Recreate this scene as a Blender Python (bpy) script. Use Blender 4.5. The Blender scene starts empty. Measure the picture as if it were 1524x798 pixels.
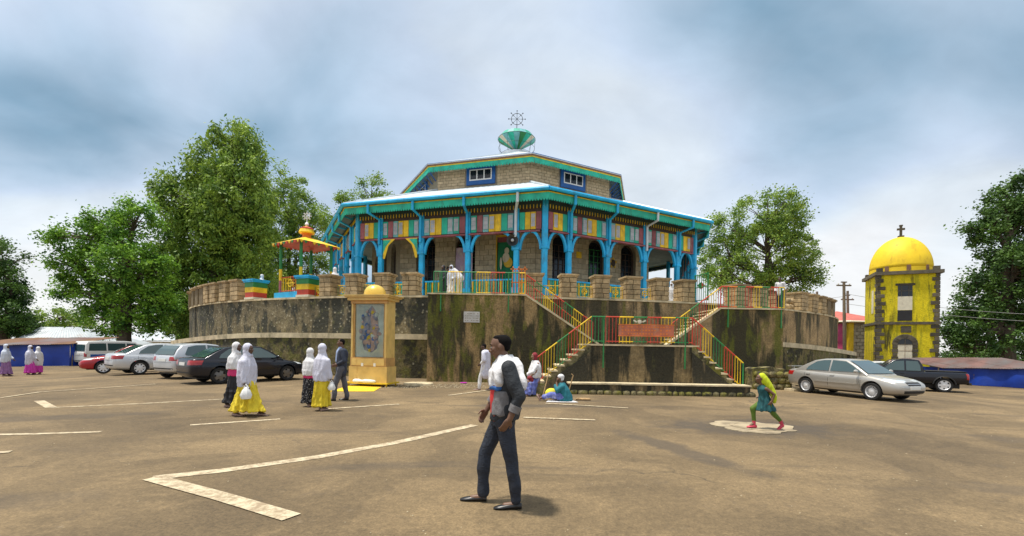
import bpy, bmesh, math, random
import numpy as np
from mathutils import Vector, Matrix, noise as mnoise
random.seed(7); rng = np.random.default_rng(7)
R = math.radians
scene = bpy.context.scene
col = scene.collection

# ------------------------------------------------------------------ camera
W0, H0, FPX, HZ, ROLL, CAMH = 1524, 798, 680.0, 514.0, R(0.95), 1.66
cam_d = bpy.data.cameras.new('camera'); cam = bpy.data.objects.new('camera', cam_d); col.objects.link(cam)
cam_d.sensor_width = 36.0; cam_d.lens = FPX / W0 * 36.0
cam_d.shift_y = (HZ - H0 / 2) / W0
cam_d.clip_start = 0.1; cam_d.clip_end = 4000
cam.location = (0, 0, CAMH)
cam.rotation_euler = (Matrix.Rotation(ROLL, 3, Vector((0, -1, 0))) @ Matrix.Rotation(R(90), 3, 'X')).to_euler()
scene.camera = cam

# ------------------------------------------------------------------ world, sun, exposure
SUN_AZ, SUN_EL = math.atan2(-1.0, -0.10), R(75)          # sun high, from the left
world = bpy.data.worlds.new('World'); scene.world = world; world.use_nodes = True
nt = world.node_tree; nt.nodes.clear()
def N(t, **kw):
    n = nt.nodes.new(t)
    for k, v in kw.items(): setattr(n, k, v)
    return n
def build_world():
    L = nt.links.new
    out = N('ShaderNodeOutputWorld'); bg = N('ShaderNodeBackground'); L(bg.outputs[0], out.inputs[0])
    sky = N('ShaderNodeTexSky'); sky.sky_type = 'NISHITA'; sky.sun_disc = False
    sky.sun_elevation = SUN_EL; sky.sun_rotation = SUN_AZ; sky.altitude = 2000; sky.air_density = 1.2
    sc = N('ShaderNodeVectorMath', operation='SCALE'); sc.inputs['Scale'].default_value = 0.10
    L(sky.outputs[0], sc.inputs[0])
    tc = N('ShaderNodeTexCoord'); sep = N('ShaderNodeSeparateXYZ'); L(tc.outputs['Generated'], sep.inputs[0])
    zz = N('ShaderNodeMath', operation='MAXIMUM'); zz.inputs[1].default_value = 0.0; L(sep.outputs[2], zz.inputs[0])
    za = N('ShaderNodeMath', operation='ADD'); za.inputs[1].default_value = 0.42; L(zz.outputs[0], za.inputs[0])
    dx = N('ShaderNodeMath', operation='DIVIDE'); L(sep.outputs[0], dx.inputs[0]); L(za.outputs[0], dx.inputs[1])
    dy = N('ShaderNodeMath', operation='DIVIDE'); L(sep.outputs[1], dy.inputs[0]); L(za.outputs[0], dy.inputs[1])
    cv = N('ShaderNodeCombineXYZ'); L(dx.outputs[0], cv.inputs[0]); L(dy.outputs[0], cv.inputs[1]); cv.inputs[2].default_value = 3.1
    mp = N('ShaderNodeMapping'); mp.inputs['Location'].default_value = (-2.6, 3.1, 0); mp.inputs['Scale'].default_value = (1, 1.25, 1); L(cv.outputs[0], mp.inputs[0])
    n1 = N('ShaderNodeTexNoise'); n1.inputs['Scale'].default_value = 1.05; n1.inputs['Detail'].default_value = 5; n1.inputs['Roughness'].default_value = 0.43
    n1.inputs['Distortion'].default_value = 0.35; L(mp.outputs[0], n1.inputs['Vector'])
    cr = N('ShaderNodeValToRGB'); e = cr.color_ramp.elements
    e[0].position = 0.26; e[0].color = (0.28, 0.45, 0.60, 1)
    e[1].position = 0.60; e[1].color = (1.0, 1.0, 1.0, 1)
    for p, c in ((0.34, (0.52, 0.67, 0.83, 1)), (0.41, (0.66, 0.78, 0.94, 1)), (0.49, (0.85, 0.93, 1.0, 1))):
        q = e.new(p); q.color = c
    L(n1.outputs['Fac'], cr.inputs[0])
    n2 = N('ShaderNodeTexNoise'); n2.inputs['Scale'].default_value = 3.4; n2.inputs['Detail'].default_value = 9; n2.inputs['Roughness'].default_value = 0.6; n2.inputs['Distortion'].default_value = 0.4
    L(mp.outputs[0], n2.inputs['Vector'])
    m2 = N('ShaderNodeMapRange'); m2.inputs[1].default_value = 0.3; m2.inputs[2].default_value = 0.7; m2.inputs[3].default_value = 0.88; m2.inputs[4].default_value = 1.08
    L(n2.outputs['Fac'], m2.inputs[0])
    s2 = N('ShaderNodeVectorMath', operation='SCALE'); L(cr.outputs[0], s2.inputs[0]); L(m2.outputs[0], s2.inputs['Scale'])
    mx = N('ShaderNodeMix', data_type='RGBA'); mx.inputs[0].default_value = 0.86
    L(sc.outputs[0], mx.inputs[6]); L(s2.outputs[0], mx.inputs[7])
    L(mx.outputs[2], bg.inputs[0]); bg.inputs[1].default_value = 1.0
build_world()
sd = bpy.data.lights.new('sun', 'SUN'); sd.energy = 4.7; sd.angle = R(4.0); sd.color = (1.0, 0.94, 0.84)
sun = bpy.data.objects.new('sun', sd); col.objects.link(sun); sun.location = (-30, 20, 60)
_d = Vector((math.sin(SUN_AZ) * math.cos(SUN_EL), math.cos(SUN_AZ) * math.cos(SUN_EL), math.sin(SUN_EL)))
sun.rotation_euler = _d.to_track_quat('Z', 'Y').to_euler()
scene.view_settings.view_transform = 'Standard'; scene.view_settings.look = 'None'
scene.view_settings.exposure = 0.02; scene.view_settings.gamma = 1.0; scene.view_settings.use_curve_mapping = False

# ------------------------------------------------------------------ materials
def nodes_of(name):
    m = bpy.data.materials.new(name); m.use_nodes = True
    t = m.node_tree; b = t.nodes['Principled BSDF']
    return m, t, b
def c4(c): return (c[0], c[1], c[2], 1)
def tex_noise(t, vec, scale, detail=4, rough=0.55, dist=0.0):
    n = t.nodes.new('ShaderNodeTexNoise'); n.inputs['Scale'].default_value = scale; n.inputs['Detail'].default_value = detail
    n.inputs['Roughness'].default_value = rough; n.inputs['Distortion'].default_value = dist
    t.links.new(vec, n.inputs['Vector']); return n.outputs['Fac']
def rmap(t, v, a, b, c, d):
    n = t.nodes.new('ShaderNodeMapRange'); n.clamp = True
    for i, q in enumerate((a, b, c, d)): n.inputs[i + 1].default_value = q
    t.links.new(v, n.inputs[0]); return n.outputs[0]
def mixc(t, fac, a, b):
    n = t.nodes.new('ShaderNodeMix'); n.data_type = 'RGBA'
    for v, i in ((fac, 0), (a, 6), (b, 7)):
        if isinstance(v, (int, float)): n.inputs[i].default_value = v
        elif isinstance(v, tuple): n.inputs[i].default_value = c4(v)
        else: t.links.new(v, n.inputs[i])
    return n.outputs[2]
def mth(t, op, a, b=None):
    n = t.nodes.new('ShaderNodeMath'); n.operation = op
    for i, v in enumerate((a, b)):
        if v is None: continue
        if isinstance(v, (int, float)): n.inputs[i].default_value = v
        else: t.links.new(v, n.inputs[i])
    return n.outputs[0]
def scl(t, colr, fac):
    n = t.nodes.new('ShaderNodeVectorMath'); n.operation = 'SCALE'
    if isinstance(colr, tuple): n.inputs[0].default_value = colr[:3]
    else: t.links.new(colr, n.inputs[0])
    t.links.new(fac, n.inputs['Scale']); return n.outputs[0]
def coords(t, kind='Object', scale=(1, 1, 1)):
    tc = t.nodes.new('ShaderNodeTexCoord'); mp = t.nodes.new('ShaderNodeMapping'); mp.inputs['Scale'].default_value = scale
    t.links.new(tc.outputs[kind], mp.inputs[0]); return mp.outputs[0]
def wcoords(t, scale=(1, 1, 1)):
    g = t.nodes.new('ShaderNodeNewGeometry'); mp = t.nodes.new('ShaderNodeMapping'); mp.inputs['Scale'].default_value = scale
    t.links.new(g.outputs['Position'], mp.inputs[0]); return mp.outputs[0]
def add_bump(t, b, h, strength, dist=0.02):
    n = t.nodes.new('ShaderNodeBump'); n.inputs['Strength'].default_value = strength; n.inputs['Distance'].default_value = dist
    t.links.new(h, n.inputs['Height']); t.links.new(n.outputs[0], b.inputs['Normal'])
MATS = {}
def mat(name, c, rough=0.6, var=0.14, scale=3.0, bump=0.0, bscale=40, metal=0.0, rnd=0.0, dirt=None, coat=0.0, spec=0.5):
    m, t, b = nodes_of(name)
    v = wcoords(t)
    f = rmap(t, tex_noise(t, v, scale, 5), 0.3, 0.7, 1 - var, 1 + var)
    if rnd:
        oi = t.nodes.new('ShaderNodeObjectInfo')
        f = mth(t, 'MULTIPLY', f, rmap(t, oi.outputs['Random'], 0, 1, 1 - rnd, 1 + rnd))
    cc = scl(t, c4(c), f)
    if dirt:
        dc, amt, ds = dirt
        k = rmap(t, tex_noise(t, wcoords(t, (1, 1, 0.45)), ds, 6, 0.62), 0.62 - amt, 0.80 - amt * 0.6, 0, 0.9)
        cc = mixc(t, k, cc, dc)
    t.links.new(cc, b.inputs['Base Color'])
    b.inputs['Roughness'].default_value = rough; b.inputs['Metallic'].default_value = metal
    b.inputs['Coat Weight'].default_value = coat; b.inputs['Specular IOR Level'].default_value = spec
    if bump: add_bump(t, b, tex_noise(t, v, bscale, 4), bump)
    MATS[name] = m; return m
def wall_mat(name, base, dark, moss, dark_lo, moss_lo, speck=0.0, vs=0.22, streak=1.6, fa=1.0):
    """weathered plaster and rubble: run-off streaks, damp black patches, moss, pale stones"""
    m, t, b = nodes_of(name)
    v = wcoords(t); vst = wcoords(t, (1, 1, vs))
    broad = tex_noise(t, wcoords(t, (1, 1, 0.7)), 0.38, 4, 0.5, 0.6)
    cc = scl(t, c4(base), rmap(t, tex_noise(t, v, 1.6, 6, 0.65), 0.3, 0.7, 1 - 0.38 * fa, 1 + 0.3 * fa))
    s1 = tex_noise(t, vst, streak, 7, 0.60, 0.4)
    k1 = mth(t, 'ADD', s1, mth(t, 'MULTIPLY', mth(t, 'SUBTRACT', broad, 0.5), 0.55))
    cc = mixc(t, rmap(t, k1, dark_lo, dark_lo + 0.10, 0, 0.95), cc, dark)
    s2 = tex_noise(t, wcoords(t, (1.0, 1.0, vs * 1.6)), streak * 1.5, 8, 0.68, 0.3)
    cc = mixc(t, rmap(t, s2, moss_lo, moss_lo + 0.09, 0, 0.85), cc, moss)
    fine = tex_noise(t, v, 14, 5, 0.7)
    cc = scl(t, cc, rmap(t, fine, 0.3, 0.7, 1 - 0.45 * fa, 1 + 0.45 * fa))
    vo = t.nodes.new('ShaderNodeTexVoronoi'); vo.inputs['Scale'].default_value = 5.5; t.links.new(v, vo.inputs['Vector'])
    if speck:
        near = rmap(t, vo.outputs['Distance'], 0.22, 0.36, 1, 0)
        sx = t.nodes.new('ShaderNodeSeparateColor'); t.links.new(vo.outputs['Color'], sx.inputs[0])
        sel = mth(t, 'MULTIPLY', mth(t, 'MULTIPLY', near, mth(t, 'LESS_THAN', sx.outputs[0], speck)), rmap(t, tex_noise(t, v, 20, 3), 0.4, 0.55, 0.2, 1))
        cc = mixc(t, mth(t, 'MULTIPLY', sel, 0.8), cc, (0.42, 0.38, 0.27))
    t.links.new(cc, b.inputs['Base Color']); b.inputs['Roughness'].default_value = 0.9
    h = mth(t, 'ADD', mth(t, 'MULTIPLY', fine, 0.7), mth(t, 'MULTIPLY', vo.outputs['Distance'], -0.5 if speck else -0.15))
    add_bump(t, b, h, 0.9, 0.06)
    MATS[name] = m; return m

STAINS = [(5.15, 9.75, 0.0, 2.1, 1.15, 0.8), (2.75, 7.5, -1.206, 1.9, 0.32, 0.65), (-1.6, 6.2, 0.2, 1.3, 0.22, 0.4), (-9.5, 9.5, 0.5, 2.2, 0.5, 0.5), (10.5, 8.5, -0.4, 2.6, 0.5, 0.45), (0.5, 12.6, 0.1, 2.2, 0.35, 0.4), (-5.6, 4.4, 0.3, 1.4, 0.4, 0.45), (6.8, 5.2, 2.7, 1.7, 0.35, 0.45)]
def asphalt_mat():
    m, t, b = nodes_of('dusty_asphalt')
    v = wcoords(t)
    big = tex_noise(t, v, 0.16, 5, 0.6, 0.4); mid = tex_noise(t, v, 0.9, 6, 0.65); fine = tex_noise(t, v, 42, 3, 0.7); grit = tex_noise(t, v, 160, 2, 0.6)
    cc = mixc(t, rmap(t, big, 0.36, 0.64, 0, 1), (0.128, 0.089, 0.045), (0.232, 0.162, 0.080))
    cc = scl(t, cc, rmap(t, mid, 0.3, 0.7, 0.80, 1.18))
    cc = scl(t, cc, rmap(t, fine, 0.32, 0.68, 0.70, 1.3))
    cc = scl(t, cc, rmap(t, tex_noise(t, v, 13, 4, 0.7), 0.35, 0.65, 0.80, 1.18))
    cc = scl(t, cc, rmap(t, grit, 0.35, 0.65, 0.86, 1.14))
    # old repairs and swept dust: patches with fairly definite edges
    pt_ = tex_noise(t, wcoords(t, (1, 1, 1)), 0.42, 7, 0.62, 0.9)
    cc = scl(t, cc, rmap(t, pt_, 0.47, 0.53, 0.86, 1.08))
    cc = mixc(t, rmap(t, tex_noise(t, v, 2.6, 6, 0.7, 0.5), 0.60, 0.72, 0, 0.5), cc, (0.098, 0.074, 0.050))
    cc = mixc(t, rmap(t, tex_noise(t, v, 3.4, 7, 0.75), 0.62, 0.74, 0, 0.45), cc, (0.40, 0.31, 0.20))
    # damp dirt round the slab and a drawn-out dark trail crossing the square
    for (sx, sy, ang, ax, ay, k_) in STAINS:
        mp = t.nodes.new('ShaderNodeMapping'); mp.vector_type = 'TEXTURE'; mp.inputs['Location'].default_value = (sx, sy, 0); mp.inputs['Rotation'].default_value = (0, 0, ang); mp.inputs['Scale'].default_value = (ax, ay, 1e6)
        t.links.new(v, mp.inputs[0]); ln = t.nodes.new('ShaderNodeVectorMath'); ln.operation = 'LENGTH'; t.links.new(mp.outputs[0], ln.inputs[0])
        e_ = mth(t, 'ADD', ln.outputs['Value'], mth(t, 'MULTIPLY', mth(t, 'SUBTRACT', tex_noise(t, v, 1.7, 6, 0.65), 0.5), 1.9))
        cc = mixc(t, rmap(t, e_, 0.55, 1.05, k_, 0), cc, (0.070, 0.055, 0.040))
    # oil and water marks drawn out along the direction of driving
    st = t.nodes.new('ShaderNodeMapping'); st.inputs['Rotation'].default_value = (0, 0, R(24)); st.inputs['Scale'].default_value = (0.22, 1.5, 1)
    t.links.new(v, st.inputs[0])
    k = rmap(t, tex_noise(t, st.outputs[0], 0.75, 6, 0.6, 0.5), 0.585, 0.70, 0, 0.62)
    cc = mixc(t, k, cc, (0.072, 0.055, 0.038))
    # cracks
    vo = t.nodes.new('ShaderNodeTexVoronoi'); vo.feature = 'DISTANCE_TO_EDGE'; vo.inputs['Scale'].default_value = 0.27
    dv = t.nodes.new('ShaderNodeVectorMath'); dv.operation = 'ADD'
    nn = t.nodes.new('ShaderNodeTexNoise'); nn.inputs['Scale'].default_value = 1.6; nn.inputs['Detail'].default_value = 5; t.links.new(v, nn.inputs['Vector'])
    t.links.new(v, dv.inputs[0]); t.links.new(nn.outputs['Color'], dv.inputs[1]); t.links.new(dv.outputs[0], vo.inputs['Vector'])
    ck = mth(t, 'MULTIPLY', mth(t, 'LESS_THAN', vo.outputs['Distance'], 0.0045), rmap(t, big, 0.48, 0.58, 0, 0.7))
    cc = mixc(t, ck, cc, (0.04, 0.032, 0.024))
    t.links.new(cc, b.inputs['Base Color']); b.inputs['Roughness'].default_value = 0.88
    add_bump(t, b, mth(t, 'ADD', fine, grit), 0.35, 0.012)
    MATS['dusty_asphalt'] = m
asphalt_mat()
def line_paint():
    m, t, b = nodes_of('worn_line_paint'); v = wcoords(t)
    k = rmap(t, tex_noise(t, v, 7, 7, 0.75), 0.44, 0.58, 0, 0.92)
    cc = mixc(t, k, scl(t, (0.58, 0.49, 0.33, 1), rmap(t, tex_noise(t, v, 60, 3), 0.3, 0.7, 0.85, 1.1)), (0.30, 0.22, 0.135))
    t.links.new(cc, b.inputs['Base Color']); b.inputs['Roughness'].default_value = 0.85; MATS['worn_line_paint'] = m
line_paint()
wall_mat('rubble_dark', (0.17, 0.14, 0.08), (0.028, 0.030, 0.022), (0.115, 0.112, 0.040), 0.42, 0.56, 0.36, 0.45)
wall_mat('hedge_wall', (0.17, 0.135, 0.055), (0.030, 0.028, 0.014), (0.125, 0.120, 0.024), 0.47, 0.49, 0.05, 0.6)
wall_mat('streaked_plaster', (0.32, 0.22, 0.098), (0.032, 0.030, 0.013), (0.115, 0.122, 0.013), 0.385, 0.49, 0.0, 0.17, 1.25)
wall_mat('black_plaster', (0.24, 0.175, 0.085), (0.020, 0.020, 0.012), (0.090, 0.092, 0.018), 0.36, 0.60, 0.0, 0.14, 1.5)
wall_mat('brown_plaster', (0.36, 0.25, 0.125), (0.050, 0.044, 0.024), (0.15, 0.140, 0.028), 0.46, 0.56, 0.0, 0.12, 1.1)
wall_mat('moss_stone', (0.28, 0.235, 0.115), (0.050, 0.046, 0.024), (0.20, 0.185, 0.030), 0.48, 0.49, 0.0, 0.7)
wall_mat('tower_yellow', (0.74, 0.60, 0.010), (0.045, 0.043, 0.012), (0.42, 0.38, 0.012), 0.585, 0.50, 0.0, 0.11, 1.9, 0.5)
mat('concrete_coping', (0.60, 0.50, 0.32), 0.9, 0.25, 2.5, 0.4, 25, dirt=((0.10, 0.09, 0.045), 0.10, 1.5))
mat('patch_concrete', (0.40, 0.325, 0.21), 0.92, 0.25, 1.6, 0.6, 26, dirt=((0.15, 0.115, 0.075), 0.17, 2.4))
mat('pale_concrete', (0.45, 0.37, 0.24), 0.9, 0.22, 2.0, 0.5, 30, dirt=((0.18, 0.14, 0.09), 0.08, 2.0))
mat('pillar_stone', (0.43, 0.315, 0.17), 0.88, 0.22, 5, 0.5, 22, rnd=0.24, dirt=((0.12, 0.095, 0.05), 0.10, 3))
mat('pillar_mortar', (0.19, 0.145, 0.085), 0.95, 0.2, 8, 0.4, 30)
mat('church_stone', (0.50, 0.43, 0.30), 0.9, 0.2, 4, 0.45, 20, rnd=0.16)
mat('church_mortar', (0.30, 0.26, 0.19), 0.95, 0.2, 6, 0.3, 30)
mat('drum_stone', (0.56, 0.44, 0.28), 0.9, 0.2, 4, 0.4, 20, rnd=0.14)
mat('blue_paint', (0.015, 0.42, 0.78), 0.48, 0.2, 1.6, dirt=((0.04, 0.16, 0.26), 0.07, 2.2), rnd=0.08)
mat('deep_blue_paint', (0.012, 0.105, 0.35), 0.5, 0.15, 2)
mat('teal_paint', (0.015, 0.44, 0.30), 0.55, 0.24, 2, dirt=((0.04, 0.17, 0.13), 0.08, 2.5), rnd=0.14)
mat('green_paint', (0.022, 0.215, 0.055), 0.5, 0.15, 3, dirt=((0.03, 0.07, 0.03), 0.04, 4))
mat('yellow_paint', (0.80, 0.53, 0.014), 0.55, 0.2, 3, dirt=((0.40, 0.26, 0.05), 0.07, 3.5), rnd=0.1)
mat('red_paint', (0.55, 0.055, 0.025), 0.5, 0.15, 3, dirt=((0.2, 0.05, 0.03), 0.04, 4))
mat('orange_paint', (0.72, 0.20, 0.03), 0.5, 0.15, 3)
mat('maroon_paint', (0.30, 0.085, 0.10), 0.6, 0.26, 2.5, rnd=0.2, dirt=((0.36, 0.24, 0.22), 0.07, 3))
mat('cyan_panel', (0.16, 0.45, 0.46), 0.6, 0.24, 2.5, rnd=0.18, dirt=((0.12, 0.28, 0.28), 0.08, 3))
mat('dark_valance', (0.03, 0.06, 0.06), 0.7, 0.1, 3)
mat('roof_sheet', (0.60, 0.66, 0.70), 0.45, 0.14, 1.2, metal=0.2, dirt=((0.40, 0.42, 0.42), 0.05, 1.2))
mat('grey_sheet', (0.50, 0.54, 0.57), 0.45, 0.14, 0.8, metal=0.2, dirt=((0.30, 0.20, 0.14), 0.02, 0.9))
mat('rust_sheet', (0.22, 0.13, 0.115), 0.7, 0.35, 0.8, dirt=((0.19, 0.185, 0.185), 0.18, 0.9))
mat('soffit_board', (0.13, 0.19, 0.21), 0.8, 0.2, 3)
mat('brown_board', (0.22, 0.12, 0.07), 0.7, 0.15, 3)
mat('cream_paint', (0.72, 0.66, 0.50), 0.6, 0.12, 3, dirt=((0.35, 0.28, 0.2), 0.05, 2))
mat('white_paint', (0.78, 0.78, 0.76), 0.5, 0.06, 3)
mat('grey_pane', (0.40, 0.42, 0.46), 0.25, 0.25, 2.0)
mat('dark_pane', (0.012, 0.016, 0.022), 0.12, 0.3, 2.0)
mat('dark_wood', (0.055, 0.035, 0.025), 0.6, 0.25, 4)
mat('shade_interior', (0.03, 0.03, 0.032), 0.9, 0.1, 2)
mat('dome_yellow', (0.84, 0.58, 0.012), 0.65, 0.1, 1.5, 0.25, 6, dirt=((0.42, 0.26, 0.01), 0.06, 1.6))
mat('tower_stone', (0.10, 0.085, 0.06), 0.92, 0.3, 4, 0.5, 18, rnd=0.4)
mat('gold_paint', (0.68, 0.47, 0.15), 0.4, 0.14, 3, dirt=((0.45, 0.22, 0.05), 0.05, 3))
mat('gold_ball', (0.85, 0.56, 0.10), 0.3, 0.06, 3, metal=0.25)
mat('ochre_wood', (0.52, 0.30, 0.10), 0.55, 0.2, 4)
mat('metal_dark', (0.05, 0.05, 0.05), 0.45, 0.1, 5, metal=0.6)
mat('silver_metal', (0.62, 0.63, 0.64), 0.32, 0.06, 5, metal=0.8)
mat('blue_tarp', (0.008, 0.045, 0.33), 0.45, 0.25, 1.2, 0.4, 3)
mat('pole_wood', (0.19, 0.15, 0.11), 0.85, 0.2, 4, 0.4, 20)
mat('wire', (0.25, 0.25, 0.25), 0.6, 0.05, 2)
mat('roof_tile_red', (0.50, 0.13, 0.10), 0.7, 0.18, 2, 0.3, 12)
mat('mural_pink', (0.70, 0.10, 0.26), 0.7, 0.3, 1.2)
mat('mural_dark', (0.06, 0.02, 0.08), 0.7, 0.2, 2)
mat('pale_block', (0.40, 0.36, 0.29), 0.9, 0.15, 3, rnd=0.12)
mat('bark', (0.085, 0.065, 0.045), 0.95, 0.35, 3, 0.8, 12)
mat('plaque_stone', (0.50, 0.49, 0.46), 0.7, 0.15, 6)

def leaf_mat(name, a, bcol, trans=0.3):
    m, t, b = nodes_of(name); v = wcoords(t)
    k = rmap(t, tex_noise(t, v, 0.8, 3), 0.36, 0.62, 0, 1)
    cc = mixc(t, k, a, bcol)
    cc = scl(t, cc, rmap(t, tex_noise(t, v, 7, 2), 0.3, 0.7, 0.6, 1.4))
    t.links.new(cc, b.inputs['Base Color']); b.inputs['Roughness'].default_value = 0.55; b.inputs['Specular IOR Level'].default_value = 0.35
    tr = t.nodes.new('ShaderNodeBsdfTranslucent'); t.links.new(scl(t, cc, rmap(t, k, 0, 1, 1.2, 1.5)), tr.inputs[0])
    mx = t.nodes.new('ShaderNodeMixShader'); mx.inputs[0].default_value = trans
    t.links.new(b.outputs[0], mx.inputs[1]); t.links.new(tr.outputs[0], mx.inputs[2])
    t.links.new(mx.outputs[0], t.nodes['Material Output'].inputs[0]); MATS[name] = m
leaf_mat('leaf_juniper', (0.070, 0.155, 0.024), (0.285, 0.400, 0.055), 0.25)
leaf_mat('leaf_bright', (0.050, 0.150, 0.018), (0.23, 0.420, 0.040), 0.22)
leaf_mat('leaf_dark', (0.022, 0.060, 0.014), (0.105, 0.200, 0.034), 0.2)
leaf_mat('leaf_broad', (0.075, 0.165, 0.028), (0.295, 0.410, 0.065), 0.25)

# ------------------------------------------------------------------ geometry helpers
def ray(px, py):
    dx, dy = px - W0 / 2, py - HZ; c, s = math.cos(ROLL), math.sin(ROLL)
    return (c * dx + s * dy) / FPX, (s * dx - c * dy) / FPX
def at(px, py, d):
    kx, kz = ray(px, py); return Vector((kx * d, d, CAMH + kz * d))
def sm(t): t = min(1, max(0, t)); return t * t * (3 - 2 * t)
def gz(x, y):
    r = math.hypot(x, y)
    z = -0.50 * sm((x - 14) / 9) - 0.45 * sm((-x - 17) / 9)
    if r > 48: z -= (r - 48) * 0.05
    return z
def gp(px, py):
    kx, kz = ray(px, py); d = CAMH / max(1e-3, -kz)
    for _ in range(12): d = (CAMH - gz(kx * d, d)) / -kz
    return Vector((kx * d, d, gz(kx * d, d)))
def gd(px, d):                      # ground point on the column of picture at a given distance
    kx, _ = ray(px, 560); return Vector((kx * d, d, gz(kx * d, d)))

def link(o): col.objects.link(o); return o
def tag(o, label, cat, group=None):
    o['label'] = label; o['category'] = cat
    if group: o['group'] = group
    return o
def thing(name, label, cat, loc=(0, 0, 0), rotz=0.0, group=None):
    o = bpy.data.objects.new(name, None); link(o); o.empty_display_size = 0.2
    o.location = loc; o.rotation_euler = (0, 0, rotz)
    o['wm'] = 1
    tag(o, label, cat, group); return o
def world_of(o):
    if o.type == 'EMPTY': return Matrix.Translation(o.location) @ Matrix.Rotation(o.rotation_euler.z, 4, 'Z')
    return Matrix.Identity(4)
def adopt(o, parent, local=False):
    if parent is None: return o
    o.parent = parent
    if not local: o.matrix_parent_inverse = world_of(parent).inverted()
    return o
def struct(o): o['kind'] = 'structure'; return o

class MB:
    def __init__(s): s.v = []; s.f = []; s.m = []
    def add(s, vs, fs, mi=0):
        n = len(s.v); s.v += [tuple(v) for v in vs]; s.f += [tuple(i + n for i in f) for f in fs]; s.m += [mi] * len(fs); return s
    def box(s, c, size, rz=0.0, mi=0, M=None):
        x, y, z = [q / 2 for q in size]; c = Vector(c)
        m = M if M is not None else Matrix.Rotation(rz, 3, 'Z')
        vs = [c + m @ Vector((a * x, b * y, d * z)) for a, b, d in ((-1,-1,-1),(1,-1,-1),(1,1,-1),(-1,1,-1),(-1,-1,1),(1,-1,1),(1,1,1),(-1,1,1))]
        return s.add(vs, [(3,2,1,0),(4,5,6,7),(0,1,5,4),(1,2,6,5),(2,3,7,6),(3,0,4,7)], mi)
    def prism(s, poly, z0, z1, mi=0):
        """vertical prism, poly counter-clockwise (x, y); z1 may be a list"""
        n = len(poly); z0s = z0 if isinstance(z0, (list, tuple)) else [z0] * n; z1s = z1 if isinstance(z1, (list, tuple)) else [z1] * n
        vs = [(p[0], p[1], z0s[i]) for i, p in enumerate(poly)] + [(p[0], p[1], z1s[i]) for i, p in enumerate(poly)]
        return s.add(vs, [tuple(range(n - 1, -1, -1)), tuple(range(n, 2 * n))] + [(i, (i + 1) % n, n + (i + 1) % n, n + i) for i in range(n)], mi)
    def extr(s, pts, d, mi=0):
        """closed solid: polygon pts (3d) extruded by vector d"""
        n = len(pts); d = Vector(d); vs = [Vector(p) for p in pts] + [Vector(p) + d for p in pts]
        return s.add(vs, [tuple(range(n)), tuple(range(2 * n - 1, n - 1, -1))] + [(i, n + i, n + (i + 1) % n, (i + 1) % n) for i in range(n)], mi)
    def cyl(s, p0, p1, r0, r1=None, n=10, mi=0):
        return s.tube([p0, p1], [r0, r0 if r1 is None else r1], n, mi)
    def tube(s, pts, rad, n=8, mi=0):
        pts = [Vector(p) for p in pts]
        if isinstance(rad, (int, float)): rad = [rad] * len(pts)
        vs = []; up = None
        for i, p in enumerate(pts):
            t = (pts[min(i + 1, len(pts) - 1)] - pts[max(i - 1, 0)]).normalized()
            if up is None: up = Vector((0, 0, 1)) if abs(t.z) < 0.9 else Vector((1, 0, 0))
            a = t.cross(up)
            a = a.normalized() if a.length > 1e-5 else t.orthogonal().normalized()
            b = a.cross(t).normalized(); up = b
            for k in range(n):
                q = 2 * math.pi * k / n; vs.append(p + (a * math.cos(q) + b * math.sin(q)) * rad[i])
        fs = [(i * n + k, i * n + (k + 1) % n, (i + 1) * n + (k + 1) % n, (i + 1) * n + k) for i in range(len(pts) - 1) for k in range(n)]
        m = (len(pts) - 1) * n
        fs += [tuple(range(n - 1, -1, -1)), tuple(range(m, m + n))]
        return s.add(vs, fs, mi)
    def lathe(s, prof, c=(0, 0, 0), n=24, mi=0, axis='Z', caps=True):
        c = Vector(c); vs = []
        for r, z in prof:
            for k in range(n):
                q = 2 * math.pi * k / n
                p = Vector((r * math.cos(q), r * math.sin(q), z))
                if axis == 'Y': p = Vector((p.x, p.z, -p.y))
                vs.append(c + p)
        fs = [(i * n + k, i * n + (k + 1) % n, (i + 1) * n + (k + 1) % n, (i + 1) * n + k) for i in range(len(prof) - 1) for k in range(n)]
        if caps and prof[0][0] > 1e-4: fs.append(tuple(range(n - 1, -1, -1)))
        if caps and prof[-1][0] > 1e-4: fs.append(tuple(range((len(prof) - 1) * n, len(prof) * n)))
        return s.add(vs, fs, mi)
    def ell(s, c, r, n=14, m=10, mi=0, M=None):
        c = Vector(c); vs = []; M = M or Matrix.Identity(3)
        for i in range(m + 1):
            a = math.pi * i / m
            for k in range(n):
                q = 2 * math.pi * k / n
                vs.append(c + M @ Vector((r[0] * math.sin(a) * math.cos(q), r[1] * math.sin(a) * math.sin(q), -r[2] * math.cos(a))))
        fs = [(i * n + k, i * n + (k + 1) % n, (i + 1) * n + (k + 1) % n, (i + 1) * n + k) for i in range(m) for k in range(n)]
        return s.add(vs, fs, mi)
    def mesh(s, name, mats, smooth=False):
        me = bpy.data.meshes.new(name); me.from_pydata(s.v, [], s.f)
        for q in (mats if isinstance(mats, (list, tuple)) else [mats]): me.materials.append(MATS[q] if isinstance(q, str) else q)
        if any(s.m): me.polygons.foreach_set('material_index', s.m)
        bm = bmesh.new(); bm.from_mesh(me); bmesh.ops.remove_doubles(bm, verts=bm.verts, dist=1e-5)
        bmesh.ops.recalc_face_normals(bm, faces=bm.faces); bm.to_mesh(me); bm.free()
        if smooth:
            me.polygons.foreach_set('use_smooth', [True] * len(me.polygons))
            if smooth != 'full':
                try: me.set_sharp_from_angle(angle=R(38))
                except Exception: pass
        me.update(); return me
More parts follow.
